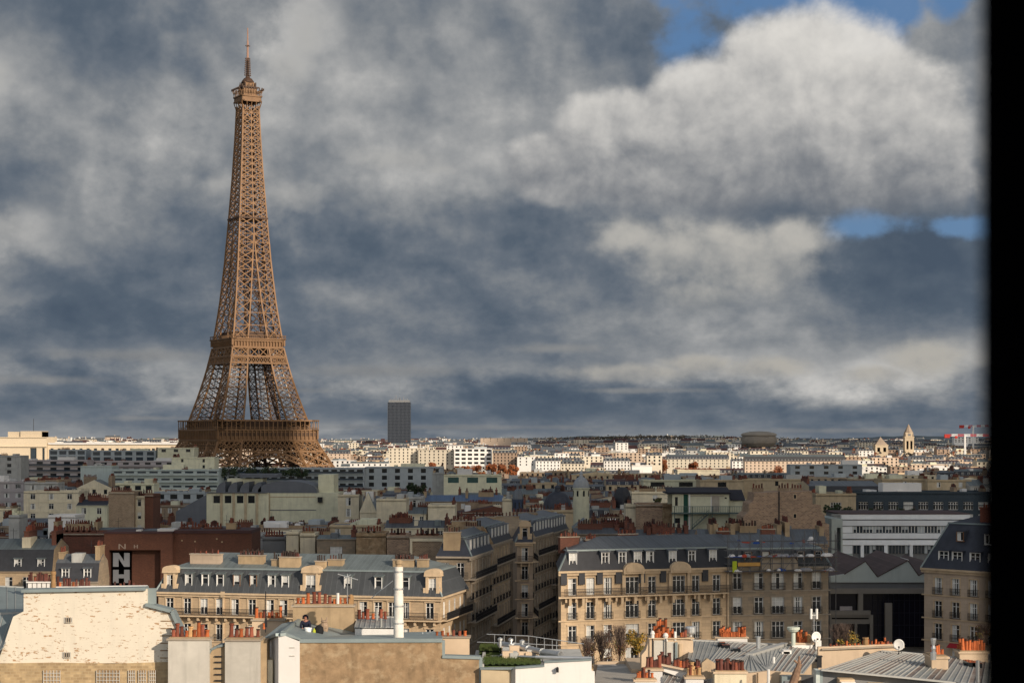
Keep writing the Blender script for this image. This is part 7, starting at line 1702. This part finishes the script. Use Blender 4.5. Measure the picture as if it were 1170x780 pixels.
# -- dark frame of the window the view is taken through, at the right, with the wall beside it
root = empty('window_frame', (0, 0, EYE-1.5)); tag(root, 'black upright edge of the window the city is seen through, at the far right', 'window frame')
yf = .55; xf = X(1121, .62)
b = MB(); b.box(xf, yf, -.6, xf+.09, yf+.07, 2.4); b.box(xf+.01, yf-.02, -.6, xf+.09, yf, 2.4); b.obj('jamb', black, root)
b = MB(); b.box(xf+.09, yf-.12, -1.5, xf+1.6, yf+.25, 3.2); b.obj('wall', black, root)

# ------------------------------------------------------------------ labels for the ordinary buildings
LM = [(283, 'the iron tower'), (637, 'the large dark dome'), (800, 'the stair building'), (898, 'the rubble wall'), (1025, 'the white banded office'), (455, 'the dark skyscraper'), (866, 'the round building'), (1038, 'the slender church tower'), (200, 'the red brick hotel wall'), (540, 'the white window-grid block'), (138, 'the lone tan gable wall'), (310, 'the curved roof hall'), (750, 'the orange tree clump')]
def hue(wn): 
    for k, v in (('cream_render','cream'),('pale_green','pale greenish'),('limestone_grey','grey stone'),('tan_brick','tan brick'),('grey_render','grey'),('red_brick','red brick'),('ochre_render','ochre'),('limestone','ochre stone'),('mauve','mauve'),('white','white'),('stained_tan','brown'),('blue_grey','blue-grey'),('sunlit_cream','cream stone'),('peach','peach stone'),('brown_stone','brown stone'),('sunlit_grey','grey stone'),('rubble','rubble stone')):
        if k in wn: return v
    return 'pale'
KIND = {'haus': 'house', 'gable': 'gabled house', 'flat': 'flat-roofed house', 'blank': 'blank-walled house', 'modern': 'apartment block'}
seen = {}
ORD = ['', 'second', 'third', 'fourth', 'fifth', 'sixth', 'seventh', 'eighth', 'ninth', 'tenth', 'eleventh', 'twelfth', 'thirteenth', 'fourteenth', 'fifteenth', 'sixteenth']
far_n = 0
for root, pa, pb, py, Y, st, wn, rn in sorted(REG, key=lambda r: (r[4] > 1300, r[1])):
    pc = (pa+pb)/2
    if Y > 1300:
        zone = 'low' if py > 517 else 'high'
        cand = [(abs(px-pc), px, nm) for px, nm in LM if nm in ('the iron tower','the dark skyscraper','the round building','the slender church tower','the white window-grid block','the orange tree clump')]
        base_ = 'sunlit '+hue(wn).replace(' stone','')+' '+KIND[st]+(' in near row' if zone == 'low' else ' far back')
    else:
        cand = [(abs(px-pc), px, nm) for px, nm in LM if nm not in ('the dark skyscraper','the round building','the slender church tower','the orange tree clump')]
        base_ = 'shaded '+hue(wn)+' '+KIND[st]+(', red roof' if rn == 'dark_red_sheet_roof' and st == 'haus' else '')+(', farther back' if py < 560 else ', nearer')
    _, px, nm = min(cand); side = 'left of ' if pc < px-12 else ('right of ' if pc > px+12 else 'in line with ')
    key = (base_, side+nm); seen.setdefault(key, []).append(root)
for (base_, pl), l in seen.items():
    for i, r_ in enumerate(l):
        k = '' if len(l) == 1 else (ORD[i]+' from left, ' if i and i < len(ORD) else ('leftmost, ' if i == 0 else ''))
        r_['label'] = (k+base_+', '+pl)
        w_ = r_['label'].split()
        if len(w_) > 16: print('LONG', r_['label'])
        if r_.location.y > 1300: r_['group'] = 'sunlit houses beyond the tower'
        else: r_['group'] = 'shaded houses across the middle of the city'
print('objects', len(bpy.data.objects), 'top', sum(1 for o in bpy.data.objects if not o.parent), 'reg', len(REG))

for o in bpy.data.objects:
    if not o.parent and o.get('label') and len(str(o['label']).split()) > 16: print('LONG', o['label'])
